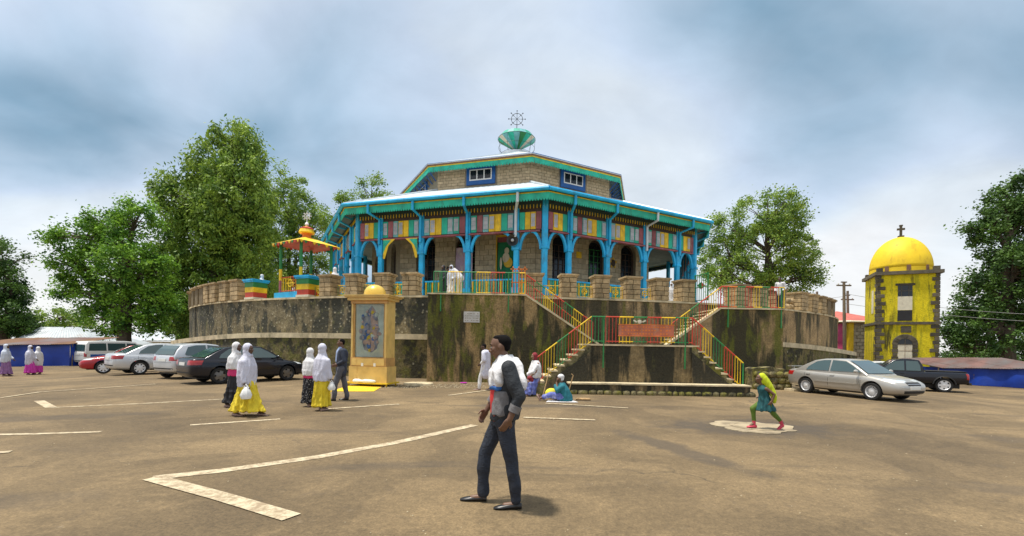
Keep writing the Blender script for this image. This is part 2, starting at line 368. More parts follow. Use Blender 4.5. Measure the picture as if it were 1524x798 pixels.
    def build(s, name, mats, parent=None, smooth=False, local=False):
        o = bpy.data.objects.new(name, s.mesh(name, mats, smooth)); link(o)
        return adopt(o, parent, local)
def one(name, mats, parent, fn, smooth=False, local=False):
    b = MB(); fn(b); return b.build(name, mats, parent, smooth, local)
def piece(name, me, parent, loc, rz=0.0, scale=(1, 1, 1), local=False, M=None):
    o = bpy.data.objects.new(name, me); link(o)
    o.matrix_basis = M if M is not None else Matrix.LocRotScale(Vector(loc), Matrix.Rotation(rz, 3, 'Z').to_euler(), Vector(scale))
    return adopt(o, parent, local)
_unit = {}
def chamfer_box(matname, bev=0.06):
    key = (matname, bev)
    if key not in _unit:
        me = bpy.data.meshes.new('unit_block'); bm = bmesh.new(); bmesh.ops.create_cube(bm, size=1.0)
        if bev: bmesh.ops.bevel(bm, geom=bm.edges[:], offset=bev, segments=1, affect='EDGES')
        bm.to_mesh(me); bm.free(); me.materials.append(MATS[matname]); _unit[key] = me
    return _unit[key]
def rough_stone(matname, seed):
    key = (matname, 'rough', seed)
    if key not in _unit:
        rs = random.Random(seed); me = bpy.data.meshes.new('rough_stone'); bm = bmesh.new()
        bmesh.ops.create_icosphere(bm, subdivisions=2, radius=0.5)
        for v in bm.verts:
            q = max(abs(v.co.x), abs(v.co.y), abs(v.co.z)); v.co *= (0.62 + 0.38 * (0.5 / q)) * rs.uniform(0.9, 1.06)
        bm.to_mesh(me); bm.free(); me.materials.append(MATS[matname]); me.polygons.foreach_set('use_smooth', [True] * len(me.polygons)); _unit[key] = me
    return _unit[key]
def unit_cyl(matname, n=6):
    key = (matname, 'cyl', n)
    if key not in _unit:
        _unit[key] = MB().cyl((0, 0, 0), (0, 0, 1), 1, None, n).mesh('unit_bar', matname)
    return _unit[key]
# ================================================================== GROUND
def build_ground():
    def axis(lo, hi, step, far):
        a = list(np.arange(lo, hi + 1e-6, step)); g = step
        x = hi
        while x < far: g *= 1.35; x += g; a.append(x)
        x = lo; g = step
        while x > -far: g *= 1.35; x -= g; a.insert(0, x)
        return a
    xs = axis(-50, 50, 1.0, 1500); ys = axis(-12, 60, 1.0, 1500)
    nx, ny = len(xs), len(ys)
    v = [(x, y, gz(x, y)) for y in ys for x in xs]
    f = [(j * nx + i, j * nx + i + 1, (j + 1) * nx + i + 1, (j + 1) * nx + i) for j in range(ny - 1) for i in range(nx - 1)]
    b = MB(); b.v = v; b.f = f; b.m = [0] * len(f)
    struct(b.build('ground', 'dusty_asphalt', None, 'full'))
build_ground()
LZ = [0.006]
def painted_line(pts, w):
    """pts: ground points; a worn strip 4 mm above the asphalt"""
    P = [Vector((p.x, p.y, 0)) for p in pts]; Q = []
    for a, b in zip(P[:-1], P[1:]):
        n = max(1, int((b - a).length / 0.5))
        Q += [a.lerp(b, i / n) for i in range(n)]
    Q.append(P[-1]); vs = []
    for i, p in enumerate(Q):
        t = (Q[min(i + 1, len(Q) - 1)] - Q[max(i - 1, 0)]).normalized(); nrm = Vector((-t.y, t.x, 0)) * w / 2
        j = 0.012 * math.sin(i * 2.3)
        for k in (-1, 1):
            q = p + nrm * k * (1 + j); vs.append((q.x, q.y, gz(q.x, q.y) + LZ[0]))
    fs = [(2 * i, 2 * i + 1, 2 * i + 3, 2 * i + 2) for i in range(len(Q) - 1)]
    LZ[0] = 0.006 + (LZ[0] - 0.006 + 0.004) % 0.012
    b = MB(); b.add(vs, fs); return struct(b.build('painted_line', 'worn_line_paint'))
def pl(w, *px): return painted_line([gp(*p) for p in px], w)
pl(0.20, (226, 712), (330, 701), (470, 681), (590, 659), (706, 633))
pl(0.20, (226, 712), (330, 740), (434, 771))
pl(0.14, (779, 622), (886, 626))
pl(0.13, (283, 633), (417, 624))
pl(0.13, (488, 609), (594, 602))
pl(0.12, (668, 589), (728, 581))
pl(0.12, (76, 607), (210, 601), (338, 594))
pl(0.20, (58, 597), (76, 607))
pl(0.10, (0, 593), (60, 584), (150, 578), (232, 572))
pl(0.14, (-40, 648), (60, 646), (150, 643))
pl(0.14, (-40, 677), (16, 673))
pl(0.12, (812, 601), (935, 608))
def yellow_mat():
    p = [gp(522, 574), gp(572, 574), gp(556, 583), gp(490, 583)]
    b = MB(); b.prism([(q.x, q.y) for q in p][::-1], 0.004, 0.012)
    o = b.build('yellow_mat', 'yellow_paint'); tag(o, 'flat yellow sheet lying on the asphalt before the icon case', 'mat')
yellow_mat()
# concrete patch with a broken rim, where the girl runs
def patch():
    c = gp(1121, 636); b = MB(); n = 40; rs = random.Random(3)
    ring = []
    for k in range(n):
        a = 2 * math.pi * k / n; r = 1 + 0.10 * math.sin(3 * a + 1) + 0.05 * math.sin(7 * a) + rs.uniform(-0.07, 0.07)
        ring.append((c.x + 0.82 * r * math.cos(a), c.y + 0.70 * r * math.sin(a)))
    b.prism(ring, gz(c.x, c.y) - 0.05, gz(c.x, c.y) + 0.018)
    b.lathe([(0.50, 0.0), (0.50, 0.028), (0.42, 0.031), (0.41, 0.022), (0.0, 0.022)], (c.x + 0.05, c.y, gz(c.x, c.y)), 28)
    struct(b.build('concrete_patch', 'patch_concrete', None, True))
patch()

# ================================================================== TERRACE
TC = Vector((0.1, 53.9)); RU = 31.2; RL = 32.35; ZT = 4.10
def tp(phi, r): return Vector((TC.x + r * math.sin(phi), TC.y - r * math.cos(phi)))
def phi_px(px, r):                       # where the picture column meets the circle of radius r
    kx, _ = ray(px, 440)
    A = kx * kx + 1; B = -2 * (kx * TC.x + TC.y); C = TC.x ** 2 + TC.y ** 2 - r * r
    d = (-B - math.sqrt(max(0, B * B - 4 * A * C))) / (2 * A)
    return math.atan2(kx * d - TC.x, -(d - TC.y))
def arc_wall(b, r_out, thick, a0, a1, z0, z1, n, mi=0, zf=None):
    top = []
    for i in range(n):
        p0, p1 = a0 + (a1 - a0) * i / n, a0 + (a1 - a0) * (i + 1) / n
        poly = [tp(p0, r_out), tp(p1, r_out), tp(p1, r_out - thick), tp(p0, r_out - thick)]
        if zf: za, zb = zf(p0), zf(p1); b.prism(poly, [za[0], zb[0], zb[0], za[0]], [za[1], zb[1], zb[1], za[1]], mi)
        else: b.prism(poly, z0, z1, mi)
fl = MB(); fl.prism([tp(a, RU - 0.3) for a in np.linspace(-math.pi, math.pi, 96, endpoint=False)], -1.5, ZT - 0.08)
struct(fl.build('terrace_floor', 'pale_concrete'))
terr = thing('retaining_wall', 'tall curved mossy retaining wall with stone pillars along its top carrying the church terrace', 'wall', (0, 22, 0))
one('upper_wall', 'rubble_dark', terr, lambda b: arc_wall(b, RU, 0.6, R(-125), phi_px(640, RU), -3, ZT - 0.1, 46), True)
one('upper_wall', 'brown_plaster', terr, lambda b: arc_wall(b, RU, 0.6, phi_px(640, RU), R(125), -3, ZT - 0.1, 56), True)
one('coping', 'concrete_coping', terr, lambda b: arc_wall(b, RU + 0.05, 0.8, R(-125), R(125), ZT - 0.1, ZT, 110))
aL0, aL1 = R(-50), phi_px(640, RL); aR0, aR1 = phi_px(1166, RL), R(52)
def zl(p): t = sm((abs(p) - R(22)) / R(30)); return 2.12 - 0.55 * t
one('lower_wall', 'hedge_wall', terr, lambda b: arc_wall(b, RL, 1.5, aL0, aL1, -3, 1.9, 30, zf=lambda p: (-3, zl(p) - 0.26)), True)
one('ledge', 'concrete_coping', terr, lambda b: arc_wall(b, RL + 0.04, 1.4, aL0, aL1, 0, 0, 30, zf=lambda p: (zl(p) - 0.26, zl(p))))
one('lower_wall', 'hedge_wall', terr, lambda b: arc_wall(b, RL, 1.5, aR0, aR1, -3, 1.9, 20, zf=lambda p: (-3, zl(p) - 0.26)), True)
one('ledge', 'concrete_coping', terr, lambda b: arc_wall(b, RL + 0.04, 1.4, aR0, aR1, 0, 0, 20, zf=lambda p: (zl(p) - 0.26, zl(p))))
def stone_pillar(px, w=0.84, h=1.2, painted=None, nb=True, z=None):
    p = phi_px(px, RU - 0.35); q = tp(p, RU - 0.35); z = ZT if z is None else z
    rz = p; u = Vector((math.cos(p), math.sin(p), 0)); nrm = Vector((math.sin(p), -math.cos(p), 0))
    base = Vector((q.x, q.y, z))
    if painted:
        o = one('painted_pillar', 'cream_paint', terr, lambda b: b.box(base + Vector((0, 0, 0.06)), (w + 0.08, w + 0.08, 0.12), rz))
        cols = ['red_paint', 'yellow_paint', 'green_paint']; hs = (h - 0.30) / 3
        for i, c in enumerate(cols):
            one('painted_band', c, o, lambda b: b.prism([tuple((base + u * a * w / 2 * (1 + .03 * i) + nrm * d * w / 2 * (1 + .03 * i))[:2]) for a, d in ((-1, 1), (1, 1), (1, -1), (-1, -1))], z + 0.12 + i * hs, z + 0.12 + (i + 1) * hs))
        one('cap', 'blue_paint', o, lambda b: (b.box(base + Vector((0, 0, h - 0.14)), (w + 0.16, w + 0.16, 0.08), rz), b.box(base + Vector((0, 0, h - 0.05)), (w + 0.24, w + 0.24, 0.10), rz)))
        return
    o = one('pillar', 'pillar_mortar', terr, lambda b: b.box(base + Vector((0, 0, (h - 0.16) / 2)), (w - 0.05, w - 0.05, h - 0.16), rz))
    one('cap', 'pillar_stone', o, lambda b: (b.box(base + Vector((0, 0, h - 0.13)), (w + 0.06, w + 0.06, 0.08), rz), b.prism([tuple((base + (u * a + nrm * d) * (w / 2 + 0.09) * 1.0)[:2]) for a, d in ((-1, 1), (1, 1), (1, -1), (-1, -1))], z + h - 0.09, z + h)))
    if nb:
        rs = random.Random(int(px * 7)); me = chamfer_box('pillar_stone', 0.05); rows = 4; rh = (h - 0.18) / rows
        for r in range(rows):
            for side, ax, nn in ((0, u, nrm), (1, nrm, u if px < 762 else -u)):     # the two faces turned to the square
                cut = rs.uniform(0.38, 0.62)
                for a0, a1 in ((-0.5, cut - 0.5), (cut - 0.5, 0.5)):
                    cc = base + ax * ((a0 + a1) / 2 * w) + nn * (w / 2 - 0.02) + Vector((0, 0, (r + 0.5) * rh))
                    L = (a1 - a0) * w - 0.03; T = 0.09 + rs.uniform(0, 0.03)
                    piece('stone_block', me, o, cc, rz, (L, T, rh - 0.03) if side == 0 else (T, L, rh - 0.03))
for px in (491, 529, 573, 613): stone_pillar(px, 0.76, 1.17)
for px in (795, 845, 893, 938, 980, 1018): stone_pillar(px, 0.76, 1.17)
for px in (291, 297, 303, 310, 318, 328, 343, 360): stone_pillar(px, 0.92, 1.25, nb=px > 315)
for px in (1096, 1124, 1152, 1186, 1202, 1215, 1224, 1231): stone_pillar(px, 0.9, 1.15, nb=px < 1220)
for px in (381, 459): stone_pillar(px, 0.82, 1.18, painted=True)
# infill of rubble between the right-hand pillars
def infill(pxa, pxb, parent):
    p0, p1 = phi_px(pxa, RU - 0.5), phi_px(pxb, RU - 0.5); me = [rough_stone('pillar_stone', k) for k in range(4)]
    n = max(2, int((p1 - p0) * RU / 0.42))
    for r in range(2):
        for i in range(n):
            a = p0 + (p1 - p0) * (i + 0.5 * (1 + (r % 2) * 0.3)) / n; q = tp(a, RU - 0.45)
            piece('rubble_stone', me[(i + r) % 4], parent, (q.x, q.y, ZT + 0.22 + r * 0.36), a, (0.40, 0.34, 0.36))
for a, b_ in ((1168, 1184), (1190, 1200), (1206, 1213)): infill(a, b_, terr)
# mural strips of yellow balustrade between the left-hand pillars
# ---- projecting platforms and the double stair
YP = 20.2; ZP = 3.86; ZPR = 3.40; YL = 16.4; ZL = 1.76
xl0, xl1 = at(637, 440, YP).x, at(783, 440, YP).x
xr0, xr1 = at(1072, 460, YP - 0.2).x, at(1166, 467, YP - 0.2).x
xs0, xs1 = xl1, 3.45                # upper left flight, from the platform down to the landing
xt0, xt1 = 7.15, xr0                # upper right flight
stair = thing('stone_staircase', 'double flight of mossy stone stairs climbing from the square to the terrace', 'staircase', (4.8, YL, 0))
def plat(b):
    b.prism([(xl0, YP), (xl1, YP), (xl1, 23.6), (xl0, 23.6)], -1, ZP)
one('platform', 'streaked_plaster', stair, plat)
one('platform', 'streaked_plaster', stair, lambda b: b.prism([(xr0, YP - 0.2), (xr1, YP - 0.2), (xr1, 27.0), (xr0, 25.2)], -1, ZPR))
one('coping', 'concrete_coping', stair, lambda b: b.box(((xl0 + xl1) / 2, YP + 0.25, ZP + 0.03), (xl1 - xl0 + 0.08, 0.62, 0.06)))
one('coping', 'concrete_coping', stair, lambda b: b.box(((xr0 + xr1) / 2, YP + 0.05, ZPR + 0.03), (xr1 - xr0 + 0.08, 0.62, 0.06)))
# sloping flank walls of the upper flights, in the plane of the platforms
one('flank_wall', 'streaked_plaster', stair, lambda b: b.extr([(xl1 + 0.002, YP, -1), (xs1 + 0.4, YP, -1), (xs1 + 0.4, YP, ZL - 0.05), (xl1 + 0.002, YP, ZP - 0.02)], (0, 0.3, 0)))
one('flank_wall', 'brown_plaster', stair, lambda b: b.extr([(xt0 - 0.4, YP - 0.2, -1), (xr0 - 0.002, YP - 0.2, -1), (xr0 - 0.002, YP - 0.2, ZPR - 0.02), (xt0 - 0.4, YP - 0.2, ZL - 0.05)], (0, 0.3, 0)))
one('flank_coping', 'concrete_coping', stair, lambda b: b.extr([(xl1, YP - 0.04, ZP - 0.02), (xs1 + 0.4, YP - 0.04, ZL - 0.05), (xs1 + 0.4, YP - 0.04, ZL + 0.05), (xl1, YP - 0.04, ZP + 0.08)], (0, 0.38, 0)))
one('flank_coping', 'concrete_coping', stair, lambda b: b.extr([(xt0 - 0.4, YP - 0.24, ZL - 0.05), (xr0, YP - 0.24, ZPR - 0.02), (xr0, YP - 0.24, ZPR + 0.08), (xt0 - 0.4, YP - 0.24, ZL + 0.05)], (0, 0.38, 0)))
def flight(x0, x1, z0, z1, ya, yb, n, m, first_low=True):
    """n steps from x0 (height z0) to x1 (height z1); each one a tread with a proud nosing"""
    dx = (x1 - x0) / n; dz = (z1 - z0) / n
    for i in range(n):
        xa, xb = x0 + dx * i, x0 + dx * (i + 1); zt = z0 + dz * (i + 1)
        lo, hi = min(xa, xb), max(xa, xb)
        st = one('step', m, stair, lambda b: b.prism([(lo, ya), (hi, ya), (hi, yb), (lo, yb)], -1, zt - 0.05))
        one('tread', 'concrete_coping', st, lambda b: b.box(((lo + hi) / 2 - 0.02 * (1 if dx > 0 else -1), (ya + yb) / 2 - 0.015, zt - 0.025), (hi - lo + 0.04, yb - ya + 0.03, 0.05)))
xA, xB, xC, xD = 0.72, at(880, 512, YL).x, at(1030, 512, YL).x, 8.35
flight(xA, xB, 0.0, ZL, YL, YL + 1.5, 9, 'moss_stone')
flight(xD, xC, 0.0, ZL, YL, YL + 1.5, 9, 'moss_stone')
flight(xs1, xl1, ZL, ZP, YP + 0.3, YP + 2.0, 12, 'moss_stone')
flight(xt0, xr0, ZL, ZPR, YP + 0.1, YP + 1.8, 10, 'moss_stone')
one('landing', 'black_plaster', stair, lambda b: b.prism([(xB, YL + 0.001), (xC, YL + 0.001), (xC, YL + 1.52), (xt0 + 0.1, YL + 1.52), (xt0 + 0.1, YP + 2.2), (xB - 0.1, YP + 2.2), (xB - 0.1, YL + 1.52), (xB, YL + 1.52)], -1, ZL - 0.06))
one('landing_slab', 'concrete_coping', stair, lambda b: b.box(((xB + xC) / 2, YL + 0.74, ZL - 0.03), (xC - xB + 0.06, 1.56, 0.06)))
# triangular painted flank of the lower flights
one('flank_wall', 'black_plaster', stair, lambda b: b.extr([(xA + 0.1, YL - 0.06, -0.5), (xB, YL - 0.06, -0.5), (xB, YL - 0.06, ZL - 0.26), (xA + 0.1, YL - 0.06, 0.02)], (0, 0.055, 0)))
one('flank_wall', 'black_plaster', stair, lambda b: b.extr([(xC, YL - 0.06, -0.5), (xD - 0.1, YL - 0.06, -0.5), (xD - 0.1, YL - 0.06, 0.02), (xC, YL - 0.06, ZL - 0.26)], (0, 0.055, 0)))
# low stone plinth in front of the landing: a course of rough boulders under a concrete lip
plx0, plx1, ply = at(847, 588, 15.8).x, at(1117, 588, 15.8).x, 15.8
plinth = thing('stone_plinth', 'long low plinth of mossy boulders with a concrete lip at the foot of the stairs', 'plinth', ((plx0 + plx1) / 2, ply, 0))
one('core', 'black_plaster', plinth, lambda b: b.box(((plx0 + plx1) / 2, ply + 0.30, 0.1), (plx1 - plx0, 0.56, 0.5)))
one('lip', 'concrete_coping', plinth, lambda b: b.box(((plx0 + plx1) / 2, ply + 0.30, 0.375), (plx1 - plx0 + 0.06, 0.62, 0.05)))
rs = random.Random(11); x = plx0
while x < plx1 - 0.1:
    for row in range(1):
        w = rs.uniform(0.20, 0.42)
        piece('boulder', rough_stone('moss_stone', rs.randrange(5)), plinth, (x + w / 2 + row * 0.1, ply + 0.08 - row * 0.01, 0.06 + row * 0.185), 0, (w * 1.04, 0.22, 0.24))
    x += w * 0.96
# low rubble wall right of the stair foot
lw = gp(1108, 577); lw2 = gp(1164, 578)
low = thing('low_wall', 'low mossy rubble wall with rounded top between the stair foot and the silver car', 'wall', tuple(lw))
def lowwall(b):
    x0, x1 = lw.x, lw2.x; n = 10; pts = []
    for i in range(n + 1):
        t = i / n; pts.append((x0 + (x1 - x0) * t, 19.0, 0.80 + 0.12 * math.sin(t * 3.0 + 0.4) + 0.03 * math.sin(t * 17)))
    b.extr([(x0, 19.0, -0.4)] + [(x1, 19.0, -0.4)] + pts[::-1], (0, 0.7, 0))
one('core', 'moss_stone', low, lowwall)
for r in range(3):
    for i in range(5):
        w = (lw2.x - lw.x) / 5
        piece('rubble_stone', rough_stone('moss_stone', (i + r) % 5), low, (lw.x + w * (i + 0.5 + 0.2 * (r % 2)) * 0.96, 18.98, 0.12 + r * 0.25), 0, (w * 1.0, 0.22, 0.27))
# marble plaque on the platform wall
pq = at(702, 472, YP - 0.03)
pl_o = one('wall_plaque', 'plaque_stone', None, lambda b: b.box(pq, (0.70, 0.05, 0.48)))
tag(pl_o, 'small grey stone plaque set in the mossy platform wall', 'plaque')
for k in range(4):
    one('inscription_line', 'pillar_mortar', pl_o, lambda b: [b.box((pq.x - 0.27 + 0.09 * j + 0.012 * ((j * 7 + k * 3) % 3), pq.y - 0.027, pq.z + 0.15 - 0.1 * k), (0.055, 0.006, 0.022)) for j in range(7) if (j + k) % 5])

# ================================================================== RAILINGS
def railing(label, p0, p1, hgt, cols, per=4, spacing=0.12, posts=(), drop=0.0, cat='railing', bar_r=0.013):
    p0, p1 = Vector(p0), Vector(p1); L = (p1 - p0).length; n = max(3, int(L / spacing))
    t = thing('railing', label, cat, tuple(p0), 0, 'tricolour railings of the terrace')
    up = Vector((0, 0, 1)); g = 0
    for i in range(n + 1):
        p = p0.lerp(p1, i / n); c = cols[(i // per) % len(cols)]
        r = bar_r * (1.7 if i in (0, n) else 1)
        piece('bar', unit_cyl(c + '_paint'), t, p + up * 0.04, 0, (r, r, hgt - 0.05))
    k = 0
    while k * per <= n:
        a, b = k * per / n, min(1, (k * per + per) / n); c = cols[k % len(cols)] + '_paint'
        if a < 1:
            one('top_rail', c, t, lambda q: q.tube([p0.lerp(p1, a) + up * hgt, p0.lerp(p1, b) + up * hgt], 0.026, 6))
            one('bottom_rail', c, t, lambda q: q.tube([p0.lerp(p1, a) + up * 0.10, p0.lerp(p1, b) + up * 0.10], 0.019, 6))
        k += 1
    for s in posts:
        p = p0.lerp(p1, s); piece('post', unit_cyl('green_paint'), t, p - up * drop, 0, (0.028, 0.028, hgt + drop))
    return t
G, Y, Rd = 'green', 'yellow', 'red'
railing('tricolour railing along the left platform above the stone plaque', (xl0 + 0.25, YP - 0.03, ZP), (xl1 - 0.05, YP - 0.03, ZP), 1.0, (G, Y, G, 'yellow', Rd), 5, 0.125, (0.08, 0.82), 0.75)
railing('sloping railing of the upper left stair flight', (xl1, YP - 0.02, ZP), (xs1 + 0.1, YP - 0.02, ZL + 0.05), 0.92, (Rd, G, Y, Rd, G, Y, Rd), 4, 0.125)
railing('inner sloping railing of the upper left stair flight', (xl1, YP + 2.0, ZP), (xs1, YP + 2.0, ZL), 0.92, (G, Rd, Y), 4, 0.14)
railing('sloping railing of the lower left stair flight beside the seated woman', (xA + 0.08, YL - 0.01, 0.18), (xB, YL - 0.01, ZL), 0.98, (Rd, Y, G, Rd, Y), 4, 0.125)
railing('long tricolour railing across the front of the stair landing', (xB, YL - 0.02, ZL), (xC, YL - 0.02, ZL), 0.98, (G, Rd, Y, G, Rd, Y, G, Rd, Y, G), 4, 0.122, (0.12, 0.93), 0.85)
railing('sloping railing of the lower right stair flight above the low rubble wall', (xC, YL - 0.01, ZL), (xD - 0.05, YL - 0.01, 0.18), 0.98, (Rd, Y, G, Rd, Y, G, G), 4, 0.122, (1.0,), 0.2)
railing('sloping railing of the upper right stair flight', (xt0 - 0.2, YP - 0.22, ZL), (xr0, YP - 0.22, ZPR), 0.95, (Rd, Y, G, Rd, Y), 4, 0.125)
railing('tricolour railing along the right platform before the man in white', (xr0, YP - 0.23, ZPR), (xr1, YP - 0.23, ZPR), 0.98, (Rd, 'orange', G, Rd, Y, G, Rd, Y, Y, G, G), 3, 0.12, (0.12, 0.96), 0.8)
# red notice board wired to the landing railing
sg = at(962, 492, YL - 0.08)
sb = thing('notice_board', 'long faded red notice board hung on the landing railing', 'sign', tuple(sg))
mat('faded_red', (0.52, 0.16, 0.085), 0.7, 0.25, 3, dirt=((0.55, 0.34, 0.22), 0.08, 3)); one('board', 'faded_red', sb, lambda b: b.box(sg, (1.98, 0.03, 0.40)))
one('rim', 'orange_paint', sb, lambda b: (b.box(sg + Vector((0, -0.005, 0.205)), (2.02, 0.045, 0.025)), b.box(sg + Vector((0, -0.005, -0.205)), (2.02, 0.045, 0.025))))
rs = random.Random(5)
for row in range(3):
    one('faded_lettering', 'orange_paint', sb, lambda b: [b.box(sg + Vector((-0.85 + 0.105 * j, -0.018, 0.12 - 0.12 * row)), (rs.uniform(0.04, 0.075), 0.006, rs.uniform(0.03, 0.06))) for j in range(17) if rs.random() < 0.8])
cr = at(952, 479, YL - 0.08)
one('crest', 'cream_paint', sb, lambda b: (b.lathe([(0.0, -0.02), (0.07, -0.015), (0.07, 0.015), (0.0, 0.02)], cr, 14, 0, 'Y'), b.box(cr + Vector((0.16, 0, 0.02)), (0.13, 0.02, 0.05), M=Matrix.Rotation(-0.5, 3, 'Y')), b.box(cr + Vector((-0.16, 0, 0.02)), (0.13, 0.02, 0.05), M=Matrix.Rotation(0.5, 3, 'Y'))))
# green gate with a tricolour leaf, behind the upper right flight
gt = thing('metal_gate', 'open green bar gate with a tricolour disc beside the last terrace pillar', 'gate', tuple(at(1044, 452, 25.0)))
g0, g1 = at(1034, 462, 24.6), at(1053, 462, 23.6); zg = ZT + 0.05; hg = 1.45
for i in range(7):
    p = g0.lerp(g1, i / 6); piece('bar', unit_cyl('green_paint'), gt, (p.x, p.y, zg), 0, (0.016, 0.016, hg))
one('frame', 'green_paint', gt, lambda b: [b.tube([(g0.x, g0.y, zg + h), (g1.x, g1.y, zg + h)], 0.024, 6) for h in (0.05, 0.75, hg - 0.05)])
for i in (0, 6):
    p = g0.lerp(g1, i / 6); one('gate_post', 'green_paint', gt, lambda b: b.box((p.x, p.y, zg + hg / 2), (0.06, 0.06, hg)))
gc = g0.lerp(g1, 0.45)
one('emblem', ['red_paint', 'green_paint'], gt, lambda b: (b.extr([(gc.x - 0.22, gc.y - 0.06, zg + 0.82), (gc.x, gc.y - 0.06, zg + 0.62), (gc.x, gc.y - 0.06, zg + 1.02)], (0, 0.02, 0), 1), b.extr([(gc.x, gc.y - 0.06, zg + 0.62), (gc.x + 0.22, gc.y - 0.06, zg + 0.82), (gc.x, gc.y - 0.06, zg + 1.02)], (0, 0.02, 0), 0)))
# orange cross-topped gate leaf at the head of the left flight
og = thing('cross_gate', 'orange metal gate leaf topped with crosses at the head of the left flight', 'gate', (xl1 - 0.35, YP + 0.5, ZP))
for i in range(5): piece('bar', unit_cyl('orange_paint'), og, (xl1 - 0.62 + 0.14 * i, YP + 0.5, ZP), 0, (0.02, 0.02, 1.15 + 0.12 * (i % 2)))
one('frame', 'orange_paint', og, lambda b: [b.box((xl1 - 0.34, YP + 0.5, ZP + h), (0.64, 0.04, 0.05)) for h in (0.12, 0.65, 1.1)])
for i in range(3):
    xx = xl1 - 0.60 + 0.27 * i
    one('cross', 'orange_paint', og, lambda b: (b.box((xx, YP + 0.47, ZP + 1.22), (0.06, 0.03, 0.30)), b.box((xx, YP + 0.47, ZP + 1.25), (0.22, 0.03, 0.06))))
# low yellow ornamental railings between the terrace pillars
def orn(pxa, pxb, label, c='yellow_paint'):
    p0, p1 = phi_px(pxa, RU - 0.3), phi_px(pxb, RU - 0.3); a, b = tp(p0, RU - 0.3), tp(p1, RU - 0.3)
    A, B = Vector((a.x, a.y, ZT)), Vector((b.x, b.y, ZT)); t = thing('ornamental_railing', label, 'railing', tuple(A), 0, 'low yellow railings between the terrace pillars')
    n = max(3, int((B - A).length / 0.15))
    for i in range(n + 1): piece('bar', unit_cyl('yellow_paint' if i % 3 else 'green_paint'), t, A.lerp(B, i / n), 0, (0.014, 0.014, 0.62))
    one('rail', 'yellow_paint', t, lambda q: [q.tube([A + Vector((0, 0, h)), B + Vector((0, 0, h))], 0.018, 6) for h in (0.08, 0.6)])
    m = A.lerp(B, 0.5) + Vector((0, 0, 0.36))
    one('rosette', c, t, lambda q: (q.lathe([(0.13, -0.015), (0.15, 0.0), (0.13, 0.015), (0.11, 0.0), (0.13, -0.015)], m, 14, 0, 'Y', False), q.box(m, (0.05, 0.02, 0.36)), q.box(m, (0.30, 0.02, 0.05))))
orn(503, 517, 'low yellow railing between the two pillars left of the gold ball')
orn(542, 560, 'low yellow railing with rosette behind the gold ball')
orn(586, 600, 'low yellow railing right of the gold ball')
orn(808, 832, 'low yellow railing right of the cross-topped gate'); orn(858, 881, 'low yellow railing under the yellow wall notice')
orn(906, 926, 'low yellow railing under the turtle-shaped wall ornament'); orn(951, 968, 'low yellow railing left of the figure in white')
orn(469, 480, 'low yellow railing right of the painted pillar by the pavilion')
# ================================================================== CHURCH
S = 1.1
CC = Vector((0.1024 * S, 37.664 * S)); TH = 0.1026
RE, RC, RUP = 15.3745 * S, 14.41 * S, 9.357 * S
RW = 12.6; RD = 9.35 * S * 0.905
def S12(z): return CAMH + (z - CAMH) * S / 1.2
ZF, ZFB, ZFT = 4.45, S12(8.74), S12(10.14)
ZE, ZUE, ZAPEX = CAMH + 7.7 * S, CAMH + 11.88 * S, S12(20.6)
ZDB = S12(14.15)
def oc(r, i):
    a = TH + i * math.pi / 4; return Vector((CC.x + r * math.sin(a), CC.y - r * math.cos(a), 0))
class Face:
    def __init__(s, i, r):
        s.A, s.B = oc(r, i), oc(r, i + 1); s.L = (s.B - s.A).length; s.u = (s.B - s.A) / s.L
        s.n = Vector((s.u.y, -s.u.x, 0)); s.rz = math.atan2(s.u.y, s.u.x)
    def p(s, t, z, out=0.0): return s.A + s.u * (t * s.L) + s.n * out + Vector((0, 0, z))
OCT = range(-4, 4)
church = thing('octagonal_church', 'large octagonal church with blue columned porch, coloured frieze and raised stone drum', 'church', (CC.x, CC.y, ZT))
def octa(b, r, z0, z1, mi=0): b.prism([oc(r, i)[:2] for i in OCT], z0, z1, mi)
one('porch_floor', 'pale_concrete', church, lambda b: octa(b, RC + 0.35, ZT - 0.1, ZF))
# ---- porch wall with arched openings
OPEN = ((0.13, 0.275), (0.43, 0.575), (0.725, 0.87)); ZS, ZTOPW = 8.25, ZE + 0.6
def wall_face(b, F, openings, z0, zs, z1, mi=0, depth=0.45):
    prev = 0.0
    for a, c in openings:
        b.add([F.p(prev, z0), F.p(a, z0), F.p(a, z1), F.p(prev, z1)], [(0, 1, 2, 3)], mi)
        n = 10; rad = (c - a) * F.L / 2; arc = []
        for k in range(n + 1):
            q = math.pi * k / n; arc.append(((a + c) / 2 - (c - a) / 2 * math.cos(q), zs + rad * math.sin(q)))
        for (ta, za), (tb, zb) in zip(arc[:-1], arc[1:]):
            b.add([F.p(ta, za), F.p(tb, zb), F.p(tb, z1), F.p(ta, z1)], [(0, 1, 2, 3)], mi)
            b.add([F.p(ta, za), F.p(ta, za, -depth), F.p(tb, zb, -depth), F.p(tb, zb)], [(0, 1, 2, 3)], mi)
        for t in (a, c): b.add([F.p(t, z0), F.p(t, z0, -depth), F.p(t, zs, -depth), F.p(t, zs)], [(0, 1, 2, 3)], mi)
        prev = c
    b.add([F.p(prev, z0), F.p(1, z0), F.p(1, z1), F.p(prev, z1)], [(0, 1, 2, 3)], mi)
pw = MB()
for i in OCT: wall_face(pw, Face(i, RW), OPEN, ZF, ZS, ZTOPW)
pwall = pw.build('porch_wall', 'church_mortar', church)
